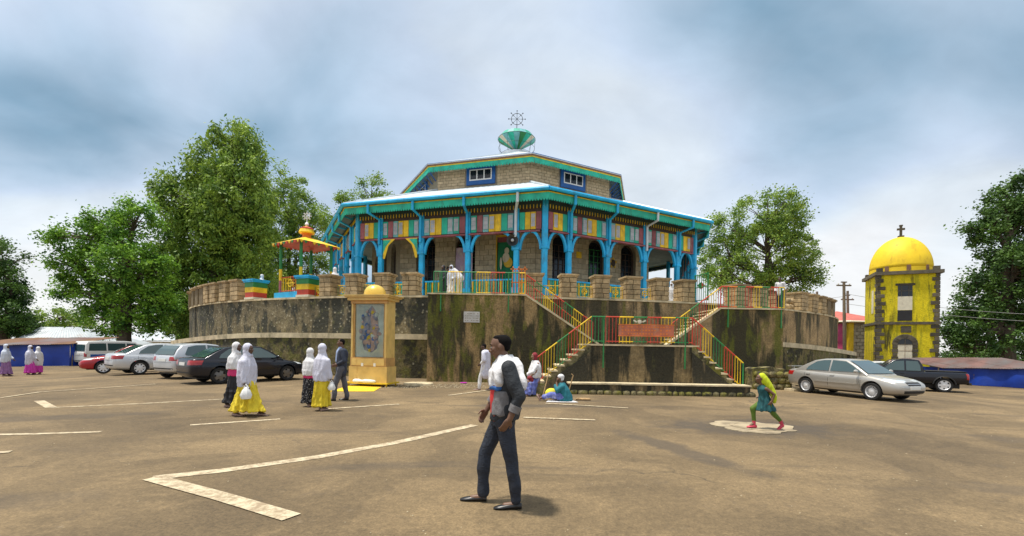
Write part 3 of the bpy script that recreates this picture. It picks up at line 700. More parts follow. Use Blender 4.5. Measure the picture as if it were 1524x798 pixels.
# each arched window: glass, frame, bars
def arch_window(i, k):
    F = Face(i, RW); a, c = OPEN[k]; rad = (c - a) * F.L / 2; mid = (a + c) / 2; d = -0.34
    pts = [F.p(a, ZF, d), F.p(c, ZF, d), F.p(c, ZS, d)] + [F.p(mid + (c - a) / 2 * math.cos(q), ZS + rad * math.sin(q), d) for q in np.linspace(0, math.pi, 11)[1:-1]] + [F.p(a, ZS, d)]
    w = one('window', 'dark_pane', church, lambda b: b.extr(pts, -F.n * 0.03))
    pr = [F.p(a + 0.006, ZF, d + 0.05), F.p(a + 0.006, ZS, d + 0.05)] + [F.p(mid - ((c - a) / 2 - 0.006) * math.cos(q), ZS + (rad - 0.06) * math.sin(q), d + 0.05) for q in np.linspace(0, math.pi, 13)[1:-1]] + [F.p(c - 0.006, ZS, d + 0.05), F.p(c - 0.006, ZF, d + 0.05)]
    one('frame', 'dark_wood', w, lambda b: b.tube(pr, 0.075, 6))
    def bars(b):
        for t in (0.25, 0.5, 0.75): b.box(F.p(a + (c - a) * t, (ZF + ZS) / 2, d + 0.03), (0.035 if t != 0.5 else 0.07, 0.03, ZS - ZF), F.rz)
        z = ZF + 0.5
        while z < ZS + 0.3: b.box(F.p(mid, z, d + 0.035), ((c - a) * F.L - 0.05, 0.03, 0.03), F.rz); z += 0.42
    one('glazing_bars', 'dark_wood' if k != 1 else 'green_paint', w, bars)
for i in (-2, -1, 0, 1):
    for k in range(3): arch_window(i, k)
one('interior_core', 'shade_interior', church, lambda b: octa(b, RW - 0.75, ZF, ZE + 0.5))
# stone blocks of the two faces turned to the square
def block_wall(F, spans, z0, z1, rh, bl, matn, jit=0.012):
    me = chamfer_box(matn, 0.04); r = 0; z = z0; rs = random.Random(int(F.L * 100))
    while z + rh <= z1 + 0.02:
        for a, c in spans:
            x0, x1 = a * F.L, c * F.L; x = x0; first = True
            while x < x1 - 0.06:
                ln = bl * (0.5 if (first and r % 2) else 1) * rs.uniform(0.92, 1.08); first = False
                if x + ln > x1 - 0.12: ln = x1 - x
                piece('stone_block', me, pwall, F.p((x + ln / 2) / F.L, z + rh / 2, 0.005 + rs.uniform(0, jit)), F.rz, (ln - 0.03, 0.06, rh - 0.03)); x += ln
        z += rh; r += 1
SP = ((0.0, 0.13), (0.275, 0.43), (0.575, 0.725), (0.87, 1.0))
for i in (-1, 0): block_wall(Face(i, RW), SP, ZF + 0.05, 9.0, 0.335, 0.62, 'church_stone')
# ---- columns, brackets, low porch rail
FR = (0.0, 0.136, 0.370, 0.620, 0.865)
ZCT = ZE - 0.1
def column(i, k):
    F = Face(i, RC); base = F.p(FR[k], ZF); w = 0.30 if k else 0.33; rz = F.rz + (R(22.5) * -1 if k == 0 else 0)
    o = one('column', 'blue_paint', church, lambda b: (b.prism([tuple((base + Matrix.Rotation(rz, 3, 'Z') @ Vector((x * w / 2, y * w / 2, 0)))[:2]) for x, y in ((-1, -.72), (-.72, -1), (.72, -1), (1, -.72), (1, .72), (.72, 1), (-.72, 1), (-1, .72))], ZF, ZCT),))
    one('base_block', 'blue_paint', o, lambda b: b.box(base + Vector((0, 0, 0.25)), (w + 0.14, w + 0.14, 0.5), rz))
    one('capital', 'blue_paint', o, lambda b: b.box(base + Vector((0, 0, ZFB - 0.98 - ZF)), (w + 0.10, w + 0.10, 0.12), rz))
for i in OCT:
    for k in range(5): column(i, k)
def bracket(i, k, sgn):
    F = Face(i, RC); t0 = FR[k] if k < 5 else 1.0; span = 0.068 * F.L * 0.93; rise = 1.12
    pts = []
    for q in np.linspace(0, math.pi / 2, 9):
        x = 0.22 + (span - 0.22 + 0.02) * (1 - math.cos(q)) if False else 0.20 + (span - 0.20) * (1 - math.cos(q)) ** 0.9
        pts.append((t0 + sgn * x / F.L, ZFB - 1.0 + rise * math.sin(q) * 0.92 - 0.05))
    def mk(b):
        w = 0.075
        for (ta, za), (tb, zb) in zip(pts[:-1], pts[1:]):
            A, B = F.p(ta, za), F.p(tb, zb); d = (B - A).normalized(); nn = d.cross(F.n) * w
            b.extr([A + nn + F.n * 0.07, B + nn * 1.0 + F.n * 0.07, B - nn + F.n * 0.07, A - nn + F.n * 0.07], -F.n * 0.14)
    one('arch_bracket', 'blue_paint', church, mk)
for i in (-2, -1, 0, 1):
    for k in range(6):
        if k < 5: bracket(i, k, 1)
        if k > 0: bracket(i, k, -1)
# narrow blue rail with teal boards between the columns
for i in (-2, -1, 0, 1):
    F = Face(i, RC)
    for k in range(5):
        a, c = FR[k], (FR[k + 1] if k < 4 else 1.0); L = (c - a) * F.L - 0.5
        rl = one('porch_rail', 'blue_paint', church, lambda b: [b.box(F.p((a + c) / 2, ZF + h), (L, 0.09, 0.09), F.rz) for h in (0.12, 0.98)])
        n = int(L / 0.14); me = chamfer_box('teal_paint' if k % 2 else 'green_paint', 0); me2 = chamfer_box('blue_paint', 0)
        def slats(b, par):
            for j in range(n): b.box(F.p(a + (c - a) * ((j + 0.5) / n * (L / ((c - a) * F.L)) + 0.25 / ((c - a) * F.L)), ZF + 0.55), (0.075, 0.03, 0.78), F.rz, mi=j % 3 == 0)
        o = MB(); slats(o, 0); q = o.build('rail_slats', ['teal_paint', 'yellow_paint'], rl); q['kind'] = 'stuff'
# ---- frieze of coloured boards and little windows
SEQ3 = [('teal_paint', 1), ('maroon_paint', 0), ('cyan_panel', 1), ('yellow_paint', 1), ('yellow_paint', 0), ('teal_paint', 0), ('cyan_panel', 1)]
SEQ1 = [('maroon_paint', 0), ('yellow_paint', 1), ('yellow_paint', 0), ('teal_paint', 0)]
PANEL = {}
for c in ('teal_paint', 'maroon_paint', 'yellow_paint', 'cyan_panel'): PANEL[c] = chamfer_box(c, 0.02)
for i in (-2, -1, 0, 1):
    F = Face(i, RC)
    one('frieze_beam', 'maroon_paint', church, lambda b: (b.box(F.p(0.5, ZFB - 0.02, 0.02), (F.L - 0.5, 0.26, 0.09), F.rz),))
    one('frieze_board', 'dark_wood', church, lambda b: b.box(F.p(0.5, (ZFB + ZFT) / 2 + 0.05, -0.02), (F.L - 0.46, 0.10, ZFT - ZFB + 0.1), F.rz))
    for k in range(5):
        a, c = FR[k], (FR[k + 1] if k < 4 else 1.0); wide = 0 < k < 4
        seq = SEQ3 if wide else SEQ1
        if k == 2: seq = seq[2:] + seq[:2]
        if k == 4: seq = seq[::-1]
        x0, x1 = a * F.L + 0.17, c * F.L - 0.17; pw_ = (x1 - x0) / len(seq); hh = ZFT - ZFB - 0.30
        for j, (cl, win) in enumerate(seq):
            t = (x0 + pw_ * (j + 0.5)) / F.L; zc = ZFB + 0.08 + hh / 2
            pn = piece('frieze_panel', PANEL[cl], church, F.p(t, zc, 0.06), F.rz, (pw_ - 0.025, 0.07, hh))
            if win:
                fr = one('window', 'cream_paint' if cl == 'maroon_paint' else cl, church, lambda b: b.box(F.p(t, zc + 0.02, 0.10), (pw_ * 0.84, 0.03, hh * 0.80), F.rz))
                for zz in (-1, 0, 1):
                    one('pane', 'grey_pane', fr, lambda b: b.box(F.p(t, zc + 0.02 + zz * hh * 0.25, 0.118), (pw_ * 0.72, 0.014, hh * 0.235), F.rz))
# ---- eaves: soffit, gutter, scalloped fascia, down pipes
one('soffit', 'soffit_board', church, lambda b: [b.add([oc(RE - 0.12, i) + Vector((0, 0, ZE - 0.10)), oc(RE - 0.12, i + 1) + Vector((0, 0, ZE - 0.10)), oc(RW, i + 1) + Vector((0, 0, ZE - 0.02)), oc(RW, i) + Vector((0, 0, ZE - 0.02))], [(0, 1, 2, 3)]) for i in OCT])
def roof_ring(b, ra, za, rb, zb, th=0.05):
    for i in OCT:
        A, B, C_, D_ = oc(ra, i), oc(ra, i + 1), oc(rb, i + 1), oc(rb, i)
        for q in (A, B): q.z = za
        for q in (C_, D_): q.z = zb
        n = 40; nrm = (B - A).cross(D_ - A).normalized()
        top = []
        for k in range(n + 1):                       # corrugated sheet
            h = 0.022 * (k % 2); t = k / n
            top.append((A.lerp(B, t) + nrm * h, D_.lerp(C_, t) + nrm * h))
        for (p, q), (r_, s_) in zip(top[:-1], top[1:]): b.add([p, r_, s_, q], [(0, 1, 2, 3)])
        b.add([A - nrm * th, D_ - nrm * th, C_ - nrm * th, B - nrm * th], [(0, 1, 2, 3)])
        b.add([A - nrm * th, B - nrm * th, B, A], [(0, 1, 2, 3)])
one('lower_roof', 'roof_sheet', church, lambda b: roof_ring(b, RE + 0.08, ZE + 0.10, RD - 0.05, ZDB + 0.06))
for i in OCT: one('hip_flashing', 'roof_sheet', church, lambda b: b.tube([oc(RE + 0.05, i) + Vector((0, 0, ZE + 0.13)), oc(RD, i) + Vector((0, 0, ZDB + 0.12))], 0.07, 6))
def scallop(b, F, zt, h, tooth, out, mi, t0=0.0, t1=1.0, thick=0.03):
    n = int((t1 - t0) * F.L / tooth)
    for k in range(n):
        a, c = t0 + (t1 - t0) * k / n, t0 + (t1 - t0) * (k + 1) / n; m = (a + c) / 2
        b.extr([F.p(a, zt, out), F.p(c, zt, out), F.p(c, zt - h * 0.72, out), F.p(m + (c - m) * .5, zt - h * 0.96, out), F.p(m, zt - h, out), F.p(a + (m - a) * .5, zt - h * 0.96, out), F.p(a, zt - h * 0.72, out)], -F.n * thick, mi)
for i in (-3, -2, -1, 0, 1, 2):
    F = Face(i, RE - 0.06)
    q = one('scalloped_fascia', 'teal_paint', church, lambda b: scallop(b, F, ZE - 0.13, 0.44, 0.16, 0, 0)); q['kind'] = 'stuff'
    one('fascia_stripe', 'yellow_paint', church, lambda b: b.box(F.p(0.5, ZE - 0.12, 0.012), (F.L, 0.03, 0.06), F.rz))
    Fg = Face(i, RE + 0.10)
    one('gutter', 'blue_paint', church, lambda b: b.tube([Fg.p(0, ZE + 0.02), Fg.p(1, ZE + 0.02)], 0.115, 8))
    Fi = Face(i, RC + 0.18)
    q = one('peg_valance', ['dark_valance', 'yellow_paint'], church, lambda b: (b.box(Fi.p(0.5, ZFT + 0.2, -0.03), (Fi.L, 0.04, 0.34), Fi.rz), [b.box(Fi.p((j + 0.5) / 62, ZFT + 0.06, 0.005), (0.035, 0.03, 0.22), Fi.rz, 1) for j in range(62)])); q['kind'] = 'stuff'
for i in (-2, -1, 0, 1):
    F, Fg = Face(i, RC), Face(i, RE + 0.06)
    for k in range(1, 5):
        A = F.p(FR[k], ZFT - 0.05, 0.24); tg = FR[k]
        sh = 0.0
        B = Fg.p(tg, ZE - 0.05); m = A.lerp(B, 0.5)
        m1 = Vector((B.x, B.y, ZE - 0.55)); m2 = Vector((A.x, A.y, ZFT - 0.10))
        one('down_pipe', 'blue_paint' if (i, k) not in ((-1, 4), (0, 3)) else 'roof_sheet', church, lambda b: b.tube([B, m1, m2, Vector((A.x, A.y, ZFB - 0.35))], 0.085, 8))
        one('rafter', 'blue_paint', church, lambda b: b.tube([F.p(FR[k], ZE - 0.25, 0.1), Fg.p(tg, ZE - 0.16, -0.1)], 0.06, 4))
# ---- drum, its windows, upper roof
dr = MB()
for i in OCT:
    F = Face(i, RD); dr.add([F.p(0, ZDB - 1.2), F.p(1, ZDB - 1.2), F.p(1, ZUE + 0.4), F.p(0, ZUE + 0.4)], [(0, 1, 2, 3)])
drum = dr.build('drum_wall', 'church_mortar', church)
_p = pwall
WINT = {-1: (0.33, 0.64), 0: (0.36, 0.67), -2: (0.35, 0.66), 1: (0.35, 0.66)}
pwall = drum
for i in (-1, 0):
    a, c = WINT[i]; F = Face(i, RD)
    block_wall(F, ((0.0, a - 0.02), (c + 0.02, 1.0)), ZDB + 0.03, ZUE - 0.10, 0.215, 0.46, 'drum_stone')
pwall = _p
for i in (-2, -1, 0, 1):
    F = Face(i, RD); a, c = WINT[i]; L = (c - a) * F.L; z0, z1 = ZDB + 0.28, ZUE - 0.12; zc, hh = (z0 + z1) / 2, z1 - z0
    w = one('window', 'deep_blue_paint', church, lambda b: b.box(F.p((a + c) / 2, zc - 0.06, 0.05), (L, 0.12, hh + 0.06), F.rz))
    one('frame', 'white_paint', w, lambda b: b.box(F.p((a + c) / 2, zc, 0.115), (L * 0.78, 0.04, hh * 0.66), F.rz))
    for j in (-1, 0, 1): one('pane', 'dark_pane', w, lambda b: b.box(F.p((a + c) / 2, zc, 0.135) + F.u * (j * L * 0.25), (L * 0.205, 0.02, hh * 0.52), F.rz))
one('upper_soffit', 'soffit_board', church, lambda b: [b.add([oc(RUP - 0.1, i) + Vector((0, 0, ZUE - 0.06)), oc(RUP - 0.1, i + 1) + Vector((0, 0, ZUE - 0.06)), oc(RD, i + 1) + Vector((0, 0, ZUE + 0.02)), oc(RD, i) + Vector((0, 0, ZUE + 0.02))], [(0, 1, 2, 3)]) for i in OCT])
one('upper_roof', 'roof_sheet', church, lambda b: roof_ring(b, RUP + 0.06, ZUE + 0.07, 0.5, ZAPEX))
for i in OCT:
    F = Face(i, RUP - 0.05)
    q = one('scalloped_fascia', 'teal_paint', church, lambda b: scallop(b, F, ZUE - 0.12, 0.40, 0.2, 0, 0)); q['kind'] = 'stuff'
    one('fascia_stripe', 'yellow_paint', church, lambda b: b.box(F.p(0.5, ZUE - 0.11, 0.014), (F.L, 0.03, 0.06), F.rz))
    one('fascia_board', 'brown_board', church, lambda b: b.box(F.p(0.5, ZUE - 0.01, 0.03), (F.L + 0.02, 0.06, 0.13), F.rz))
    one('roof_trim', 'deep_blue_paint', church, lambda b: b.tube([F.p(0, ZUE + 0.09, 0.06), F.p(1, ZUE + 0.09, 0.06)], 0.045, 6))
for i in (-3, -2, 1, 2):
    F, Fo = Face(i, RD), Face(i, RUP - 0.15)
    for k in range(9):
        t = (k + 0.5) / 9; one('rafter', 'deep_blue_paint', church, lambda b: b.tube([F.p(t, ZUE - 0.75, 0.02), Fo.p(t, ZUE - 0.14, -0.05)], 0.055, 4))
# ---- crown and wheel cross on the roof
cz_ = Vector((CC.x, CC.y, 0)); d0 = CC.y
zc0, zc1, zc2 = at(767, 228, d0).z, at(767, 211, d0).z, at(767, 202, d0).z; rcw = 28.5 / FPX * d0
crown = thing('crown_ornament', 'striped green and yellow inverted cone crown standing on the church roof', 'crown', (CC.x, CC.y, zc0 - 0.4))
cm = ['teal_paint', 'cyan_panel', 'green_paint', 'teal_paint', 'cream_paint', 'cyan_panel']
n = 18
for k in range(n):
    q0, q1 = 2 * math.pi * k / n, 2 * math.pi * (k + 1) / n
    def P(r, z, q): return cz_ + Vector((r * math.cos(q), r * math.sin(q), z))
    qq = [P(0.10, zc0 + 0.15, q0), P(0.10, zc0 + 0.15, q1), P(rcw * 0.97, zc1 + 0.15, q1), P(rcw * 0.97, zc1 + 0.15, q0)]
    one('cone_panel', cm[k % 6], crown, lambda b: b.extr(qq, (0, 0, 0.04)))
    one('rim_panel', 'teal_paint' if k % 2 else 'cyan_panel', crown, lambda b: b.extr([P(rcw * 0.97, zc1 + 0.16, q0), P(rcw * 0.97, zc1 + 0.16, q1), P(rcw * 0.80, zc2, q1), P(rcw * 0.80, zc2, q0)], (0, 0, 0.03)))
one('crown_cap', 'teal_paint', crown, lambda b: b.lathe([(rcw * 0.81, zc2 - 0.02), (rcw * 0.78, zc2 + 0.03), (0.25, zc2 + 0.14), (0.06, zc2 + 0.3), (0.0, zc2 + 0.3)], cz_, n))
one('cage', 'metal_dark', crown, lambda b: ([b.tube([P(rcw * 0.97, zc1 + 0.16, 2 * math.pi * k / n), P(rcw * 0.92, zc0 + 0.25, 2 * math.pi * k / n), P(rcw * 0.8, zc0 - 0.35, 2 * math.pi * k / n)], 0.012, 5) for k in range(0, n, 2)], [b.tube([P(rcw * r_, z_, 2 * math.pi * k / 36) for k in range(37)], 0.014, 5) for r_, z_ in ((0.94, zc0 + 0.40), (0.82, zc0 - 0.2), (0.98, zc1 + 0.17))]))
one('crown_base', 'roof_sheet', crown, lambda b: b.lathe([(rcw * 0.85, zc0 - 0.9), (rcw * 0.85, zc0 - 0.28), (0.2, zc0 + 0.2), (0.0, zc0 + 0.2)], cz_, n))
def wheel_cross(name, label, base, h, parent=None, m='metal_dark', th=0.03):
    o = thing(name, label, 'cross', tuple(base)); c = base + Vector((0, 0, h * 0.62)); r = h * 0.26
    one('stem', m, o, lambda b: (b.tube([base, base + Vector((0, 0, h))], [th * 1.3, th * 0.5], 6), b.ell(base + Vector((0, 0, h * 0.08)), (h * 0.055, h * 0.055, h * 0.05), 10, 8)))
    one('ring', m, o, lambda b: b.tube([c + Vector((r * math.cos(q), 0, r * math.sin(q))) for q in np.linspace(0, 2 * math.pi, 25)], th * 0.8, 5))
    for k in range(8):
        q = k * math.pi / 4; d = Vector((math.cos(q), 0, math.sin(q)))
        if k != 6: one('spoke', m, o, lambda b: (b.tube([c, c + d * r * (1.55 if k != 2 else 1.3)], th * 0.55, 5), b.ell(c + d * r * 0.95, (th * 1.7, th, th * 1.7), 8, 6), b.box(c + d * r * 1.45, (th * 3.0, th, th * 3.0), M=Matrix.Rotation(q, 3, 'Y'))))
    return o
zx0, zx1 = zc2 + 0.28, at(767, 165, d0).z
wheel_cross('roof_cross', 'thin dark wheel cross standing on the crown of the church roof', Vector((CC.x, CC.y, zx0)), zx1 - zx0)
# ---- things hung in the porch
F = Face(-1, RW)
def banner(name, label, i, t0, t1, z0, z1, m, out=0.2):
    Fb = Face(i, RW); nx, nz = 10, 14; b = MB(); vs = []
    for a in range(nz + 1):
        for k in range(nx + 1):
            z = z1 + (z0 - z1) * a / nz + 0.05 * math.sin(k * 0.9) * (a / nz)
            vs.append(Fb.p(t0 + (t1 - t0) * k / nx, z, out + 0.04 * math.sin(k * 1.3 + a * 0.2)))
    fs = [(a * (nx + 1) + k, a * (nx + 1) + k + 1, (a + 1) * (nx + 1) + k + 1, (a + 1) * (nx + 1) + k) for a in range(nz) for k in range(nx)]
    b.add(vs, fs); n0 = len(b.v); b.add([Vector(v) - Fb.n * 0.012 for v in vs], [f[::-1] for f in fs])
    return b, Fb
mat('green_cloth', (0.015, 0.22, 0.10), 0.75, 0.2, 3); mat('lilac_cloth', (0.55, 0.42, 0.60), 0.75, 0.25, 2.5, dirt=((0.78, 0.76, 0.78), 0.12, 3)); mat('gold_cloth', (0.75, 0.50, 0.05), 0.7, 0.2, 4)
b, Fb = banner('b', '', -1, 0.735, 0.868, 5.9, 8.40, None, -0.12)
hb = b.build('hanging_cloth', 'green_cloth', None, 'full'); tag(hb, 'green cloth with a pale standing figure hung in the doorway under the loudspeaker', 'cloth')
one('cloth_border', 'gold_cloth', hb, lambda q: (q.box(Fb.p(0.80, 8.72, -0.02), (0.155 * Fb.L, 0.05, 0.13), Fb.rz), q.box(Fb.p(0.726, 7.3, -0.02), (0.10, 0.05, 2.8), Fb.rz)))
one('red_band', 'maroon_paint', hb, lambda q: q.box(Fb.p(0.80, 8.48, -0.05), (0.13 * Fb.L, 0.03, 0.32), Fb.rz))
one('printed_figure', 'cream_paint', hb, lambda q: (q.ell(Fb.p(0.80, 7.75, -0.03), (0.16, 0.03, 0.22), M=Matrix.Rotation(Fb.rz, 3, 'Z')), q.ell(Fb.p(0.795, 7.3, -0.03), (0.24, 0.03, 0.34), M=Matrix.Rotation(Fb.rz, 3, 'Z')), q.ell(Fb.p(0.76, 6.95, -0.03), (0.08, 0.03, 0.40), M=Matrix.Rotation(Fb.rz, 3, 'Z'))))
one('printed_halo', 'gold_cloth', hb, lambda q: q.ell(Fb.p(0.81, 7.0, -0.04), (0.30, 0.03, 0.34), M=Matrix.Rotation(Fb.rz, 3, 'Z')))
b, Fb = banner('b', '', -1, 0.43, 0.555, 5.4, 8.1, None, -0.08)
hb = b.build('hanging_cloth', 'lilac_cloth', None, 'full'); tag(hb, 'mottled lilac and white cloth hung in the middle arch of the left porch', 'cloth')
Fc = Face(-1, RC)
for k, (t, sgn) in enumerate(((FR[1], 1), (FR[2], -1))):
    o = one('corner_bunting', ['yellow_paint', 'teal_paint'], None, lambda b: (b.extr([Fc.p(t + sgn * 0.02, ZFB - 0.05, 0.16), Fc.p(t + sgn * 0.088, ZFB - 0.05, 0.16), Fc.p(t + sgn * 0.05, ZFB - 0.45, 0.16), Fc.p(t + sgn * 0.03, ZFB - 1.25, 0.16), Fc.p(t + sgn * 0.02, ZFB - 1.25, 0.16)], -Fc.n * 0.02), b.extr([Fc.p(t + sgn * 0.02, ZFB - 0.1, 0.17), Fc.p(t + sgn * 0.065, ZFB - 0.1, 0.17), Fc.p(t + sgn * 0.035, ZFB - 0.5, 0.17), Fc.p(t + sgn * 0.02, ZFB - 0.95, 0.17)], -Fc.n * 0.005, 1)))
    tag(o, ('yellow and teal corner bunting on the left side of the second porch bay', 'yellow and teal corner bunting on the right side of the second porch bay')[k], 'bunting', 'bunting in the porch corners')
sp = Fc.p(FR[4] - 0.012, ZFB - 0.55, 0.35)
spk = thing('loudspeaker', 'round black horn loudspeaker fixed to a blue porch column', 'loudspeaker', tuple(sp))
one('horn', 'metal_dark', spk, lambda b: b.lathe([(0.05, 0.45), (0.09, 0.3), (0.2, 0.1), (0.33, 0.0), (0.335, -0.02), (0.30, 0.0), (0.1, 0.12), (0.0, 0.1)], sp, 20, 0, 'Y'), True)
one('driver', 'grey_sheet', spk, lambda b: b.ell(sp + Vector((0, -0.02, 0)), (0.09, 0.06, 0.09)), True)
Fr = Face(0, RW)
nb = one('wall_notice', 'yellow_paint', None, lambda b: b.box(Fr.p(0.345, 7.75, 0.06), (0.42, 0.03, 0.42), Fr.rz)); tag(nb, 'small yellow notice on the stone wall between two porch windows', 'notice')
to = thing('wall_ornament', 'dark turtle-shaped ornament on the stone wall of the right porch', 'ornament', tuple(Fr.p(0.65, 7.5, 0.08)))
one('shell', 'dark_wood', to, lambda b: b.ell(Fr.p(0.65, 7.5, 0.07), (0.2, 0.06, 0.26), M=Matrix.Rotation(Fr.rz, 3, 'Z')))
for q in range(5):
    aa = R(90 + 72 * q); one('limb', 'gold_cloth', to, lambda b: b.ell(Fr.p(0.65, 7.5, 0.06) + Fr.u * (0.26 * math.cos(aa)) + Vector((0, 0, 0.3 * math.sin(aa))), (0.07, 0.04, 0.09)))

# ================================================================== PAVILION on the terrace
def pavilion():
    d = 23.8; bl, br, top = at(405, 441, d), at(484, 436, d), at(449, 362, d)
    zt0 = ZT + 0.02; cx = (bl.x + br.x) / 2; w = 2.1; yc = d + 2.9; rz = R(-32)
    M = Matrix.Rotation(rz, 3, 'Z'); O = Vector((-12.1, yc, zt0))
    def L(x, y, z): return O + M @ Vector((x, y, z))
    t = thing('pavilion', 'small pavilion with yellow hipped roof and tricolour posts on the terrace edge', 'pavilion', tuple(O))
    one('base', 'blue_paint', t, lambda b: b.box(L(0, 0, 0.16), (w + 0.3, w + 0.3, 0.32), rz))
    hp = 3.15; e = w / 2 + 0.27
    for sx in (-1, 1):
        for sy in (-1, 1):
            x, y = sx * w / 2 * 0.92, sy * w / 2 * 0.92
            p = one('post', 'maroon_paint', t, lambda b: b.cyl(L(x, y, 0.3), L(x, y, 1.05), 0.085, None, 10))
            one('yellow_band', 'yellow_paint', p, lambda b: b.cyl(L(x, y, 1.05), L(x, y, 1.7), 0.085, None, 10))
            one('green_band', 'green_paint', p, lambda b: b.cyl(L(x, y, 1.7), L(x, y, hp), 0.085, None, 10))
    ap = L(0, 0, hp + 0.55); cs = [L(-e, -e, hp), L(e, -e, hp), L(e, e, hp), L(-e, e, hp)]
    rf = one('roof', 'yellow_paint', t, lambda b: b.add(cs + [ap], [(0, 1, 4), (1, 2, 4), (2, 3, 4), (3, 0, 4)]))
    one('roof_underside', 'red_paint', t, lambda b: b.add([c - Vector((0, 0, 0.05)) for c in cs] + [ap - Vector((0, 0, 0.12))], [(0, 1, 4), (1, 2, 4), (2, 3, 4), (3, 0, 4)]))
    for k in range(4):
        A, B = cs[k], cs[(k + 1) % 4]; n = 10
        one('eave_trim', ['yellow_paint', 'green_paint', 'red_paint'], rf, lambda b: [b.extr([A.lerp(B, j / n), A.lerp(B, (j + 1) / n), A.lerp(B, (j + .5) / n) - Vector((0, 0, 0.17))], (0, 0.03, 0.0), j % 3) for j in range(n)])
    one('lantern', 'orange_paint', t, lambda b: b.lathe([(0.36, 0.0), (0.26, 0.10), (0.22, 0.22), (0.30, 0.30), (0.30, 0.34)], ap - Vector((0, 0, 0.16)), 12))
    one('cupola', 'yellow_paint', t, lambda b: b.lathe([(0.42, 0.0), (0.44, 0.06), (0.36, 0.26), (0.16, 0.36), (0.10, 0.42), (0.0, 0.44)], ap + Vector((0, 0, 0.16)), 14), True)
    one('cupola_band', 'red_paint', t, lambda b: b.lathe([(0.37, 0.24), (0.38, 0.29), (0.2, 0.38)], ap + Vector((0, 0, 0.155)), 14), True)
    one('finial', 'white_paint', t, lambda b: b.lathe([(0.0, 0.56), (0.06, 0.6), (0.12, 0.68), (0.10, 0.76), (0.03, 0.84), (0.0, 0.86)], ap, 10), True)
    for side in (0, 1, 2):
        A, B = ((-1, -1), (1, -1)) if side == 0 else (((-1, -1), (-1, 1)) if side == 1 else ((-1, 1), (1, 1)))
        A, B = L(A[0] * w / 2 * .92, A[1] * w / 2 * .92, 0), L(B[0] * w / 2 * .92, B[1] * w / 2 * .92, 0)
        for i in range(1, 12): piece('bar', unit_cyl('yellow_paint' if side != 0 or i < 7 else 'red_paint'), t, A.lerp(B, i / 12) + Vector((0, 0, 0.36)), 0, (0.018, 0.018, 0.85))
        one('hand_rail', 'yellow_paint' if side else 'red_paint', t, lambda b: [b.tube([A + Vector((0, 0, h)), B + Vector((0, 0, h))], 0.03, 6) for h in (0.42, 1.2)])
        m = A.lerp(B, 0.5) + Vector((0, 0, 0.85)); u = (B - A).normalized()
        one('rosette', 'yellow_paint', t, lambda b: (b.tube([m + u * 0.2 * math.cos(q) + Vector((0, 0, 0.2 * math.sin(q))) for q in np.linspace(0, 2 * math.pi, 17)], 0.03, 5), b.tube([m - Vector((0, 0, 0.4)), m + Vector((0, 0, 0.4))], 0.03, 5), b.tube([m - u * 0.35, m + u * 0.35], 0.03, 5)))
    wheel_cross('pavilion_cross', 'white metal cross on top of the pavilion cupola', ap + Vector((0, 0, 0.80)), 0.62, None, 'white_paint', 0.02)
pavilion()

